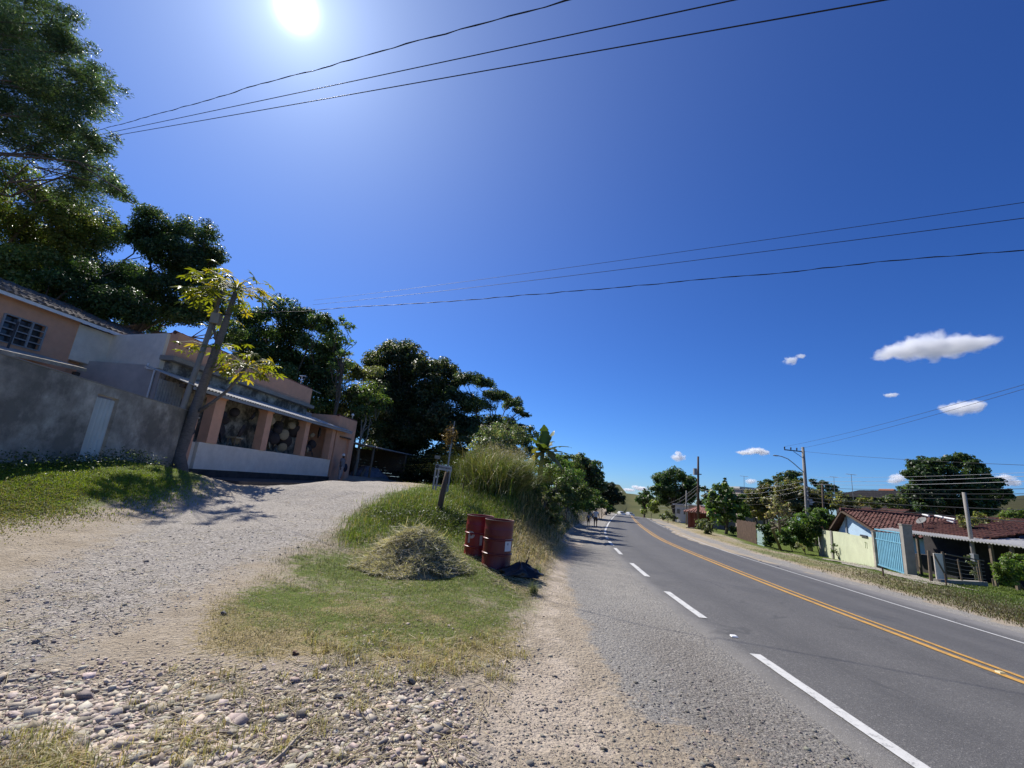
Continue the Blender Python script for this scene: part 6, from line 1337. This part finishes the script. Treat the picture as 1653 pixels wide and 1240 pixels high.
def papaya_leaves(name, centre, n, spread, size, up_):
    V, FI, sz, cc_ = [], [], [], []; st = MB()
    for i in range(n):
        a = rgp.uniform(0, 2 * math.pi); elv = rgp.uniform(-.55, .75) + up_; ln_ = spread * rgp.uniform(.55, 1.1); d = np.array([math.cos(a) * math.cos(elv), math.sin(a) * math.cos(elv), math.sin(elv)])
        tip = centre + d * ln_ + np.array([0, 0, -.12 * ln_]); st.tube([centre, centre + d * ln_ * .6 + (0, 0, .04), tip], [.014, .011, .008], 4, cap=False)
        out_ = d * np.array([1, 1, .2]); out_ /= np.linalg.norm(out_); nrm = np.array([0, 0, 1.0]) + out_ * rgp.uniform(-.2, .9) + rgp.normal(0, .25, 3); nrm /= np.linalg.norm(nrm); ax = out_ - nrm * (out_ @ nrm); ax /= np.linalg.norm(ax); sd_ = np.cross(nrm, ax); s_ = size * rgp.uniform(.7, 1.15)
        b0 = len(V); V.append(tip); col = np.array([.16, .20, .028]) * rgp.uniform(.7, 1.3) if rgp.random() < .75 else np.array([.30, .27, .04]) * rgp.uniform(.8, 1.2); cc_.append(col)
        for (q_, r_) in outline: V.append(tip + (ax * math.cos(q_) + sd_ * math.sin(q_)) * r_ * s_ / .34 * .34 - nrm * (.32 * r_ * r_ / .34)); cc_.append(col)
        m = len(outline)
        for k in range(m - 1): FI += [b0, b0 + 1 + k, b0 + 2 + k]; sz.append(3)
    np_mesh(name, V, FI, sz, leafmat('papaya_leaf', .62, .4, (1.5, 1.35, .30)), e, cols=np.array(cc_), local=wpos(e)); st.build('leaf_stalks', mat('papaya_stalk', (.20, .22, .08), .6, .2), e, True)
papaya_leaves('crown', lean(382, 466), 58, 1.4, 1.1, .05); papaya_leaves('crown', lean(352, 478), 42, 1.25, 1.05, -.1); papaya_leaves('crown', lean(399, 592), 48, 1.0, 1.0, .05); papaya_leaves('crown', lean(340, 560), 18, .9, .9, -.2)
# weeds along the wall foot
def weeds(name, pts, n, hgt, seed, col=(.07, .11, .03), leaf=.07, white=.0):
    rgw = np.random.default_rng(seed); pi_ = rgw.integers(0, len(pts), n); P = np.array(pts)[pi_] + rgw.normal(0, .22, (n, 2)); h = rgw.uniform(.02, hgt, n) * rgw.uniform(.4, 1.1, len(pts))[pi_]
    C = np.concatenate([P, (terrain(P[:, 0], P[:, 1]) + h)[:, None]], 1); Nn = rgw.normal(size=(n, 3)); Nn[:, 2] += 1.2
    Ln = leaf * rgw.uniform(.6, 1.4, n); V = leaf_quads(C, Nn, Ln, Ln * .45, rgw); c = np.array([col]) * rgw.uniform(.5, 1.4, (n, 1)); c = np.where((rgw.random(n) < white)[:, None], np.array([[.55, .55, .5]]), c)
    return tag(np_mesh(name, V, np.arange(4 * n), 4, LEAFB, cols=np.repeat(c, 4, 0)), kind='stuff')
weeds('weeds', [WA(u, .35 + .3 * (k % 3) / 3, 0)[:2] for k, u in enumerate(np.linspace(-1.6, 6.3, 40))], 3600, .38, 51, leaf=.05, white=.03)
weeds('weeds', [G(x, y)[:2] for x, y in ((640, 840), (660, 832), (690, 835), (720, 850), (740, 860), (700, 845), (620, 835), (730, 840), (750, 845))], 3000, .3, 53, (.06, .085, .04), .05)
weeds('weeds', [G(x, y)[:2] for x, y in ((660, 776), (690, 777), (720, 780), (650, 772), (675, 770))], 1800, .5, 54, (.12, .14, .05), .08)

# ------------------------------------------------------------------ trees, right of the road
tree('big round dark tree beyond the bus shelter', [(1070, 775, 15), (1090, 770, 16), (1110, 778, 14), (1122, 790, 10), (1060, 792, 12), (1082, 795, 20), (1107, 800, 17), (1070, 808, 12), (1095, 812, 14)], 95.0, 301, (.030, .05, .018), base_px=1090, name='mango_tree', r0_=.5, cov=4.2, back=1, nsub=20)
tree('smaller dark tree at the far right side of the road', [(1040, 798, 9), (1034, 806, 8), (1048, 806, 9), (1041, 815, 9)], 108.0, 305, DK, base_px=1041, name='broadleaf_tree', r0_=.25, cov=4, back=1)
shrub('pale green bushes at the road edge beyond the far pole', [(1050, 820, 8), (1058, 815, 9), (1040, 826, 6), (1060, 826, 6)], 90.0, 307, OLIVE, name='bush', cat='bush', cov=3.5)
shrub('grey bush between the shelter and the far white house', [(1078, 832, 8), (1088, 836, 7), (1070, 835, 6)], 80.0, 309, (.05, .06, .035), name='bush', cat='bush', cov=3)
tree('broad leaved tree with big glossy leaves beside the bus shelter', [(1168, 790, 14), (1155, 800, 14), (1185, 800, 15), (1148, 815, 13), (1170, 812, 18), (1192, 815, 14), (1203, 825, 11), (1180, 830, 16), (1157, 832, 12), (1145, 828, 8), (1195, 838, 10), (1168, 842, 9)], 57.0, 311, (.036, .062, .016), base_px=(1172, 862), name='broadleaf_tree', r0_=.2, leafpx=4.2, asp=.6, cov=3.2, col2=(.13, .17, .05), mixp=.2, m=LEAF)
tree('small dark cypress tip behind the broad leaved tree', [(1170, 784, 5), (1170, 778, 3.5), (1170, 773, 2), (1170, 792, 7)], 74.0, 315, (.016, .03, .016), base_px=1170, name='cypress', r0_=.15, cov=5, twigs=2)
shrub('twiggy bush beside the bus shelter', [(1135, 845, 10), (1148, 850, 10), (1140, 858, 9), (1128, 852, 6)], 50.0, 317, (.05, .065, .028), name='bush', cat='bush', cov=2.6, col2=(.12, .12, .07), mixp=.25)
shrub('shaded bush behind the broad leaved tree', [(1195, 858, 9), (1185, 855, 9), (1205, 850, 10)], 56.0, 319, (.035, .05, .02), name='bush', cat='bush', cov=3.2)
for i, (cs_, Y, lab) in enumerate((([(1215, 812, 14), (1232, 806, 15), (1205, 825, 13), (1225, 828, 14)], 72, 'dark tree mass right behind the plank fence'), ([(1255, 800, 15), (1275, 800, 15), (1262, 820, 16), (1285, 822, 15)], 68, 'dark tree mass behind the slim street tree'), ([(1310, 800, 14), (1330, 804, 14), (1318, 822, 15), (1345, 815, 13)], 64, 'dark tree mass behind the creeper hedge'), ([(1142, 806, 9), (1130, 812, 8), (1150, 815, 9)], 84, 'grey green bush behind the shelter roof'))):
    tree(lab, cs_, Y, 321 + i, (.03, .042, .018), group='dark canopy behind the street', name='broadleaf_tree', r0_=.2, cov=4.5, col2=(.075, .08, .035), mixp=.25)
GC = 'brownish trees in front of the far houses'
for i, (cs_, Y, lab) in enumerate((([(1222, 802, 16), (1240, 797, 17), (1234, 815, 18), (1215, 815, 14), (1225, 830, 14), (1245, 832, 12)], 62, 'olive brown tree right of the pale pink house'), ([(1262, 790, 17), (1280, 790, 16), (1270, 808, 20), (1252, 808, 17), (1265, 828, 15), (1282, 825, 14)], 58, 'olive brown tree left of the utility pole'), ([(1296, 798, 15), (1302, 815, 17), (1285, 815, 16), (1318, 805, 15), (1322, 820, 16), (1310, 830, 14), (1335, 812, 12)], 56, 'dark olive tree right behind the utility pole'))):
    tree(lab, cs_, Y, 331 + i, (.055, .06, .024), group=GC, name='broadleaf_tree', r0_=.2, cov=4.5, col2=(.12, .10, .045), mixp=.35)
for i, (cs_, Y, lab) in enumerate((([(1270, 768, 11), (1255, 774, 9), (1283, 768, 10), (1290, 776, 9), (1275, 778, 12)], 100, 'dark hilltop tree just left of the utility pole'), ([(1240, 780, 8), (1228, 784, 7)], 105, 'small dark hilltop tree above the olive trees'), ([(1318, 780, 9), (1332, 784, 9), (1342, 790, 9), (1325, 795, 10), (1350, 797, 7)], 95, 'dark hilltop tree right of the utility pole'), ([(1135, 790, 6), (1145, 793, 6)], 110, 'small pale tree right of the slim dark pole'))):
    tree(lab, cs_, Y, 341 + i, (.03, .045, .018), name='broadleaf_tree', group='dark trees on the hilltop', r0_=.25, cov=4)
tree('slim street tree with a thin twiggy crown on the verge', [(1258, 828, 10), (1245, 822, 9), (1270, 822, 10), (1256, 812, 10), (1240, 832, 7), (1275, 832, 7)], None or 33.0, 351, (.075, .075, .035), base_px=(1262, 886), name='street_tree', r0_=.13, cov=1.0, leafpx=2.2, col2=(.2, .17, .12), mixp=.4, twigs=10, top=aty(1257, 838, 33.0))
GH = 'creeper covered hedge behind the utility pole'
for i, (cs_, Y, lab) in enumerate((([(1272, 862, 16), (1285, 850, 17), (1282, 872, 15), (1266, 872, 11), (1258, 860, 11), (1270, 845, 12)], 43, 'green creeper hedge between the slim street tree and the utility pole'), ([(1305, 838, 17), (1322, 835, 17), (1338, 842, 14), (1318, 852, 17), (1300, 860, 17), (1298, 875, 13), (1315, 870, 11)], 43, 'green creeper hedge rising behind the utility pole'), ([(1340, 850, 10), (1350, 848, 8), (1330, 862, 9)], 42, 'dark creeper over the left end of the lime wall'), ([(1243, 866, 11), (1246, 852, 12), (1240, 876, 8), (1232, 852, 9)], 45, 'dark shaded hedge right of the teal gate'))):
    shrub(lab, cs_, Y, 361 + i, (.040, .070, .018) if i < 2 else (.02, .035, .014), group=GH, name='hedge', cat='hedge', cov=3.8, col2=(.08, .11, .03), mixp=.2)
shrub('low grey weed clump at the foot of the utility pole', [(1290, 882, 6), (1298, 886, 5)], 39.5, 371, (.12, .12, .07), name='weed', cat='weed', cov=2.4)
shrub('thin weed stems against the lime wall', [(1347, 890, 5), (1346, 880, 4)], 37.0, 373, (.035, .05, .02), name='weed', cat='weed', cov=1.6)
tree('massive dark tree behind the red tiled roof', [(1480, 752, 13), (1500, 748, 14), (1545, 745, 18), (1520, 755, 18), (1570, 755, 15), (1588, 768, 15), (1608, 782, 13), (1622, 797, 11), (1468, 765, 10), (1495, 775, 24), (1535, 780, 30), (1575, 790, 26), (1605, 805, 18), (1480, 795, 20), (1515, 805, 26), (1560, 812, 26), (1490, 815, 16), (1540, 825, 20), (1590, 822, 18)], 44.0, 381, (.022, .038, .015), base_px=1540, name='mango_tree', r0_=.55, cov=4.0, back=1, leafpx=3.0, col2=(.045, .065, .03), mixp=.2)
tree('dry twiggy bush growing behind the shed roof', [(1560, 845, 14), (1580, 842, 15), (1602, 848, 17), (1574, 858, 15), (1612, 860, 13), (1625, 850, 14), (1638, 862, 12), (1595, 866, 12)], 27.0, 391, (.07, .08, .03), name='bush', cat='bush', base_px=1580, r0_=.08, cov=3.6, col2=(.16, .14, .07), mixp=.3, twigs=8)
shrub('green bush behind the blue sheet shed', [(1640, 830, 14), (1660, 838, 14), (1622, 835, 10)], 34.0, 393, (.06, .085, .022), name='bush', cat='bush', cov=3.2)
shrub('low dark bushes between the dark roofed house and the massive tree', [(1440, 806, 10), (1455, 808, 12), (1425, 812, 10), (1470, 818, 11), (1412, 816, 9), (1445, 820, 9)], 50.0, 395, (.035, .05, .02), name='bush', cat='bush', cov=3.2, col2=(.11, .11, .07), mixp=.25)
shrub('dense green bush at the right edge, beside the fence', [(1622, 915, 17), (1645, 905, 18), (1630, 935, 15), (1655, 930, 20), (1615, 930, 9)], 19.5, 397, (.05, .08, .018), name='bush', cat='bush', cov=3.6, col2=(.10, .13, .03), mixp=.3)
shrub('thin vines climbing the leaning utility post', [(1572, 925, 6), (1568, 910, 6), (1562, 900, 5)], 23.0, 399, (.05, .06, .03), name='vine', cat='vine', cov=1.6)
shrub('bush over the old tiled roof right of the hedge', [(1365, 812, 11), (1378, 822, 10), (1395, 808, 10), (1405, 815, 9), (1358, 802, 10), (1350, 815, 10), (1384, 812, 9)], 46.5, 401, (.045, .055, .022), name='bush', cat='bush', cov=2.6, col2=(.13, .12, .05), mixp=.35)
# ------------------------------------------------------------------ overhead cables
CABLE = mat('black_cable', (.02, .02, .022), .6, .2, 8); ALU = mat('bare_aluminium_wire', (.34, .34, .34), .5, .1, 8, metal=.6)
def cable(pts, r_, lab, sag=.0, m=CABLE, twist=0, group=None, n=28):
    a, c = np.asarray(pts[0], float), np.asarray(pts[-1], float); b = MB(); rgc = np.random.default_rng(int(abs(a[0] * 10 + c[1] * 7)))
    ts = np.linspace(0, 1, n); P = [a + (c - a) * t_ - np.array([0, 0, sag * 4 * t_ * (1 - t_)]) for t_ in ts]
    if twist:
        n = 140; ts = np.linspace(0, 1, n); W_ = [a + (c - a) * t_ - np.array([0, 0, sag * 4 * t_ * (1 - t_)]) for t_ in ts]
        wob = np.convolve(rgc.normal(0, 1, n + 8), np.ones(9) / 9, 'valid') * .075
        for k in range(2):
            b.tube([p + np.array([math.cos(i * 1.25 + k * math.pi), 0, math.sin(i * 1.25 + k * math.pi)]) * r_ * 1.1 + np.array([0, 0, wob[i]]) for i, p in enumerate(W_)], r_, 5)
    else: b.tube(P, r_, 5)
    return tag(b.build('overhead_cable', m, smooth=True, at=a), lab, 'cable', group)
A0 = aty(95, 228, 19.5)
def beyond(px, py, z, k=1.6):      # carry a cable on past the picture's edge at the height z
    p = atz(px, py, z); return A0 + (p - A0) * k
cable([A0, beyond(909, 0, 8.6)], .0075, 'thick twisted cable, uppermost of the three crossing the sky at the top', .03, twist=1)
cable([A0 + (.1, 0, -.1), beyond(1152, 0, 8.5)], .010, 'middle one of the three cables crossing the sky at the top', .03)
cable([A0 + (.2, 0, -.2), beyond(1352, 0, 8.5)], .011, 'lowest of the three cables fanning out across the top sky', .05)
M0 = ptop + np.array([.02, 0, -.25]); q = atz(1653, 382, 7.3); cable([M0, M0 + (q - M0) * 1.5], .0065, 'twisted cable from the concrete pole to the right picture edge', .32, twist=1)
L0 = aty(505, 492, 32.0)
for (py, lab, r_) in ((340, 'lower of the two thin wires above the twisted cable', .010), (321, 'upper of the two thin wires above the twisted cable', .008)):
    q = atz(1653, py, 9.2); cable([L0 + (0, 0, .02 * (340 - py)), L0 + (q - L0) * 1.4], r_, lab, .25)
# lines from the utility pole to the right, and on to the poles down the road
GW = 'lines running right from the utility pole'
k = 0
for (f, py, m, r_, lab) in ((.955, 745, CABLE, .012, 'highest line right of the utility pole, dark'), (.70, 757, ALU, .008, 'thin bright line just under the highest one'), (.66, 763, ALU, .012, 'bright wire, upper of the close pair over the massive tree'), (.63, 771, ALU, .012, 'bright wire, lower of the close pair over the massive tree'), (.60, 783, CABLE, .016, 'dark cable below the bright wires'), (.57, 791, CABLE, .016, 'dark cable second below the bright wires'), (.54, 800, CABLE, .012, 'thin dark cable over the massive tree crown'), (.50, 817, CABLE, .02, 'thick dark cable across the lower crown of the massive tree'), (.47, 836, CABLE, .022, 'lowest thick cable above the red tiled roof')):
    s_ = UPOLE(f) + np.array([0, -.2, 0]); q = aty(1653, py, 22.5); cable([s_, s_ + (q - s_) * 1.35], r_, lab, .25, m)
for k, (f, dz, lab) in enumerate(((.66, 0, 'upper bright wire from the utility pole to the slim dark pole'), (.62, -.5, 'middle wire from the utility pole to the slim dark pole'), (.58, -1.1, 'lower wire from the utility pole to the slim dark pole'), (.52, -2.0, 'lowest thick cable from the utility pole to the slim dark pole'))):
    c = aty(1126, 784, 62.0) + np.array([0, 0, dz * .8]); cable([UPOLE(f) + np.array([-.1, -.2, 0]), c], .011 if k < 3 else .02, lab, .7 + .1 * k, ALU if k < 3 else CABLE); d = aty(1062, 812, 112.0) + np.array([0, 0, dz * 1.0]); cable([c, d], .018, lab.replace('from the utility pole to the slim dark pole', 'running on from the slim dark pole down the road'), 1.0 + .15 * k, ALU if k < 3 else CABLE)
q1 = ca + np.array([.1, 0, .35]); r1 = aty(1490, 663, 24.0); cable([q1, q1 + (r1 - q1) * 1.3], .010, 'left of two thin wires rising right from the crossarm', .2)
q1 = cb_ + np.array([-.3, 0, .3]); r1 = aty(1515, 664, 24.0); cable([q1, q1 + (r1 - q1) * 1.3], .010, 'right of two thin wires rising right from the crossarm', .2)

# ------------------------------------------------------------------ clouds: small fair-weather puffs, real volumes far away
def cloud(lab, puffs, Y, dens, seed):
    """a closed lumpy hull round the puffs, filled with drifting vapour that thins out before the hull"""
    bm = bmesh.new(); cs_ = []
    for (px, py, rx, ry) in puffs: p = aty(px, py, Y); s_ = depth(p) / F; cs_.append((p, rx * s_, ry * s_))
    c0 = np.mean([p for p, _, _ in cs_], 0)
    me0 = bpy.data.metaballs.new('cloud'); me0.resolution = max(6, cs_[0][1] * .18); me0.threshold = .25
    V_, F__ = [], []
    lo = np.min([p - np.array([rx, rx, ry]) * 1.25 for p, rx, ry in cs_], 0); hi = np.max([p + np.array([rx, rx, ry]) * 1.25 for p, rx, ry in cs_], 0)
    for (p, rx, ry) in cs_:
        r_ = bmesh.ops.create_icosphere(bm, subdivisions=3, radius=1.0)
        for v in r_['verts']: v.co = Vector((v.co.x * rx * 1.2, v.co.y * rx * 1.2, v.co.z * ry * 1.2)) + Vector(p - c0)
    me = bpy.data.meshes.new('cloud'); bm.to_mesh(me); bm.free(); bpy.data.metaballs.remove(me0)
    o = bpy.data.objects.new('cloud', me); COL.objects.link(o); o.location = c0
    rm = o.modifiers.new('remesh', 'REMESH'); rm.mode = 'VOXEL'; rm.voxel_size = float((hi - lo).max()) / 70
    m = bpy.data.materials.new('cloud_vapour'); m.use_nodes = True; t = m.node_tree; ns = t.nodes; ns.clear(); lk = t.links.new
    mo = ns.new('ShaderNodeOutputMaterial'); pv = ns.new('ShaderNodeVolumePrincipled'); pv.inputs['Color'].default_value = (1, 1, 1, 1); pv.inputs['Anisotropy'].default_value = .1
    tcx = ns.new('ShaderNodeTexCoord'); cur = None
    def M(op, a, b):
        x = ns.new('ShaderNodeMath'); x.operation = op
        for i, v in enumerate((a, b)):
            if isinstance(v, (int, float)): x.inputs[i].default_value = v
            else: lk(v, x.inputs[i])
        return x.outputs[0]
    sz = np.mean([ry for _, _, ry in cs_])
    nz = ns.new('ShaderNodeTexNoise'); nz.inputs['Scale'].default_value = .75 / sz; nz.inputs['Detail'].default_value = 6; nz.inputs['Roughness'].default_value = .6; lk(tcx.outputs['Object'], nz.inputs['Vector'])
    for (p, rx, ry) in cs_:
        mp_ = ns.new('ShaderNodeMapping'); mp_.vector_type = 'POINT'; d = p - c0; mp_.inputs['Location'].default_value = (-d[0] / rx, -d[1] / rx, -d[2] / ry); mp_.inputs['Scale'].default_value = (1 / rx, 1 / rx, 1 / ry); lk(tcx.outputs['Object'], mp_.inputs[0])
        ln_ = ns.new('ShaderNodeVectorMath'); ln_.operation = 'LENGTH'; lk(mp_.outputs[0], ln_.inputs[0]); v_ = M('SUBTRACT', 1.0, ln_.outputs['Value'])
        cur = v_ if cur is None else M('MAXIMUM', cur, v_)
    val = M('ADD', cur, M('MULTIPLY', M('SUBTRACT', nz.outputs['Fac'], .56), 2.0)); val = M('MINIMUM', M('MAXIMUM', M('MULTIPLY', val, 2.2), 0.0), 1.0)
    lk(M('MULTIPLY', val, dens / sz), pv.inputs['Density']); lk(pv.outputs[0], mo.inputs['Volume']); me.materials.append(m)
    return tag(o, lab, 'cloud')
YC = 900.0
cloud('largest white cloud, long and tapering, at the right', [(1435, 572, 26, 9), (1465, 565, 34, 16), (1500, 560, 40, 22), (1535, 560, 40, 17), (1565, 556, 36, 11), (1595, 552, 22, 6)], YC, 1.35, 1)
cloud('compact white cloud below the largest one', [(1533, 661, 16, 10), (1555, 658, 22, 13), (1575, 656, 14, 12)], YC, 1.35, 2)
cloud('tiny white puff left of the largest cloud', [(1277, 582, 12, 7), (1292, 575, 8, 4)], YC, 0.72, 3)
cloud('tiny wisp above the crossarm wires', [(1438, 638, 11, 4)], YC, 0.59, 4)
cloud('flat white cloud left of the street lamp', [(1203, 731, 14, 4), (1220, 728, 16, 6), (1232, 731, 10, 5)], YC, 1.17, 5)
cloud('small white cloud above the big round tree', [(1095, 739, 13, 6), (1094, 732, 7, 5)], YC, 1.17, 6)
cloud('white cloud peeping out left of the massive dark tree', [(1450, 772, 13, 9), (1465, 764, 12, 8), (1440, 777, 10, 5)], YC, 1.17, 7)
cloud('white cloud at the right side of the massive dark tree', [(1622, 772, 14, 8), (1635, 780, 14, 6)], YC, 1.08, 8)
cloud('low white cloud over the far end of the road', [(1035, 789, 14, 4), (1015, 791, 12, 3), (1025, 786, 8, 3)], YC, 0.99, 9)
cloud('faint white cloud above the pale pink house', [(1212, 777, 9, 5)], YC, 0.90, 10)
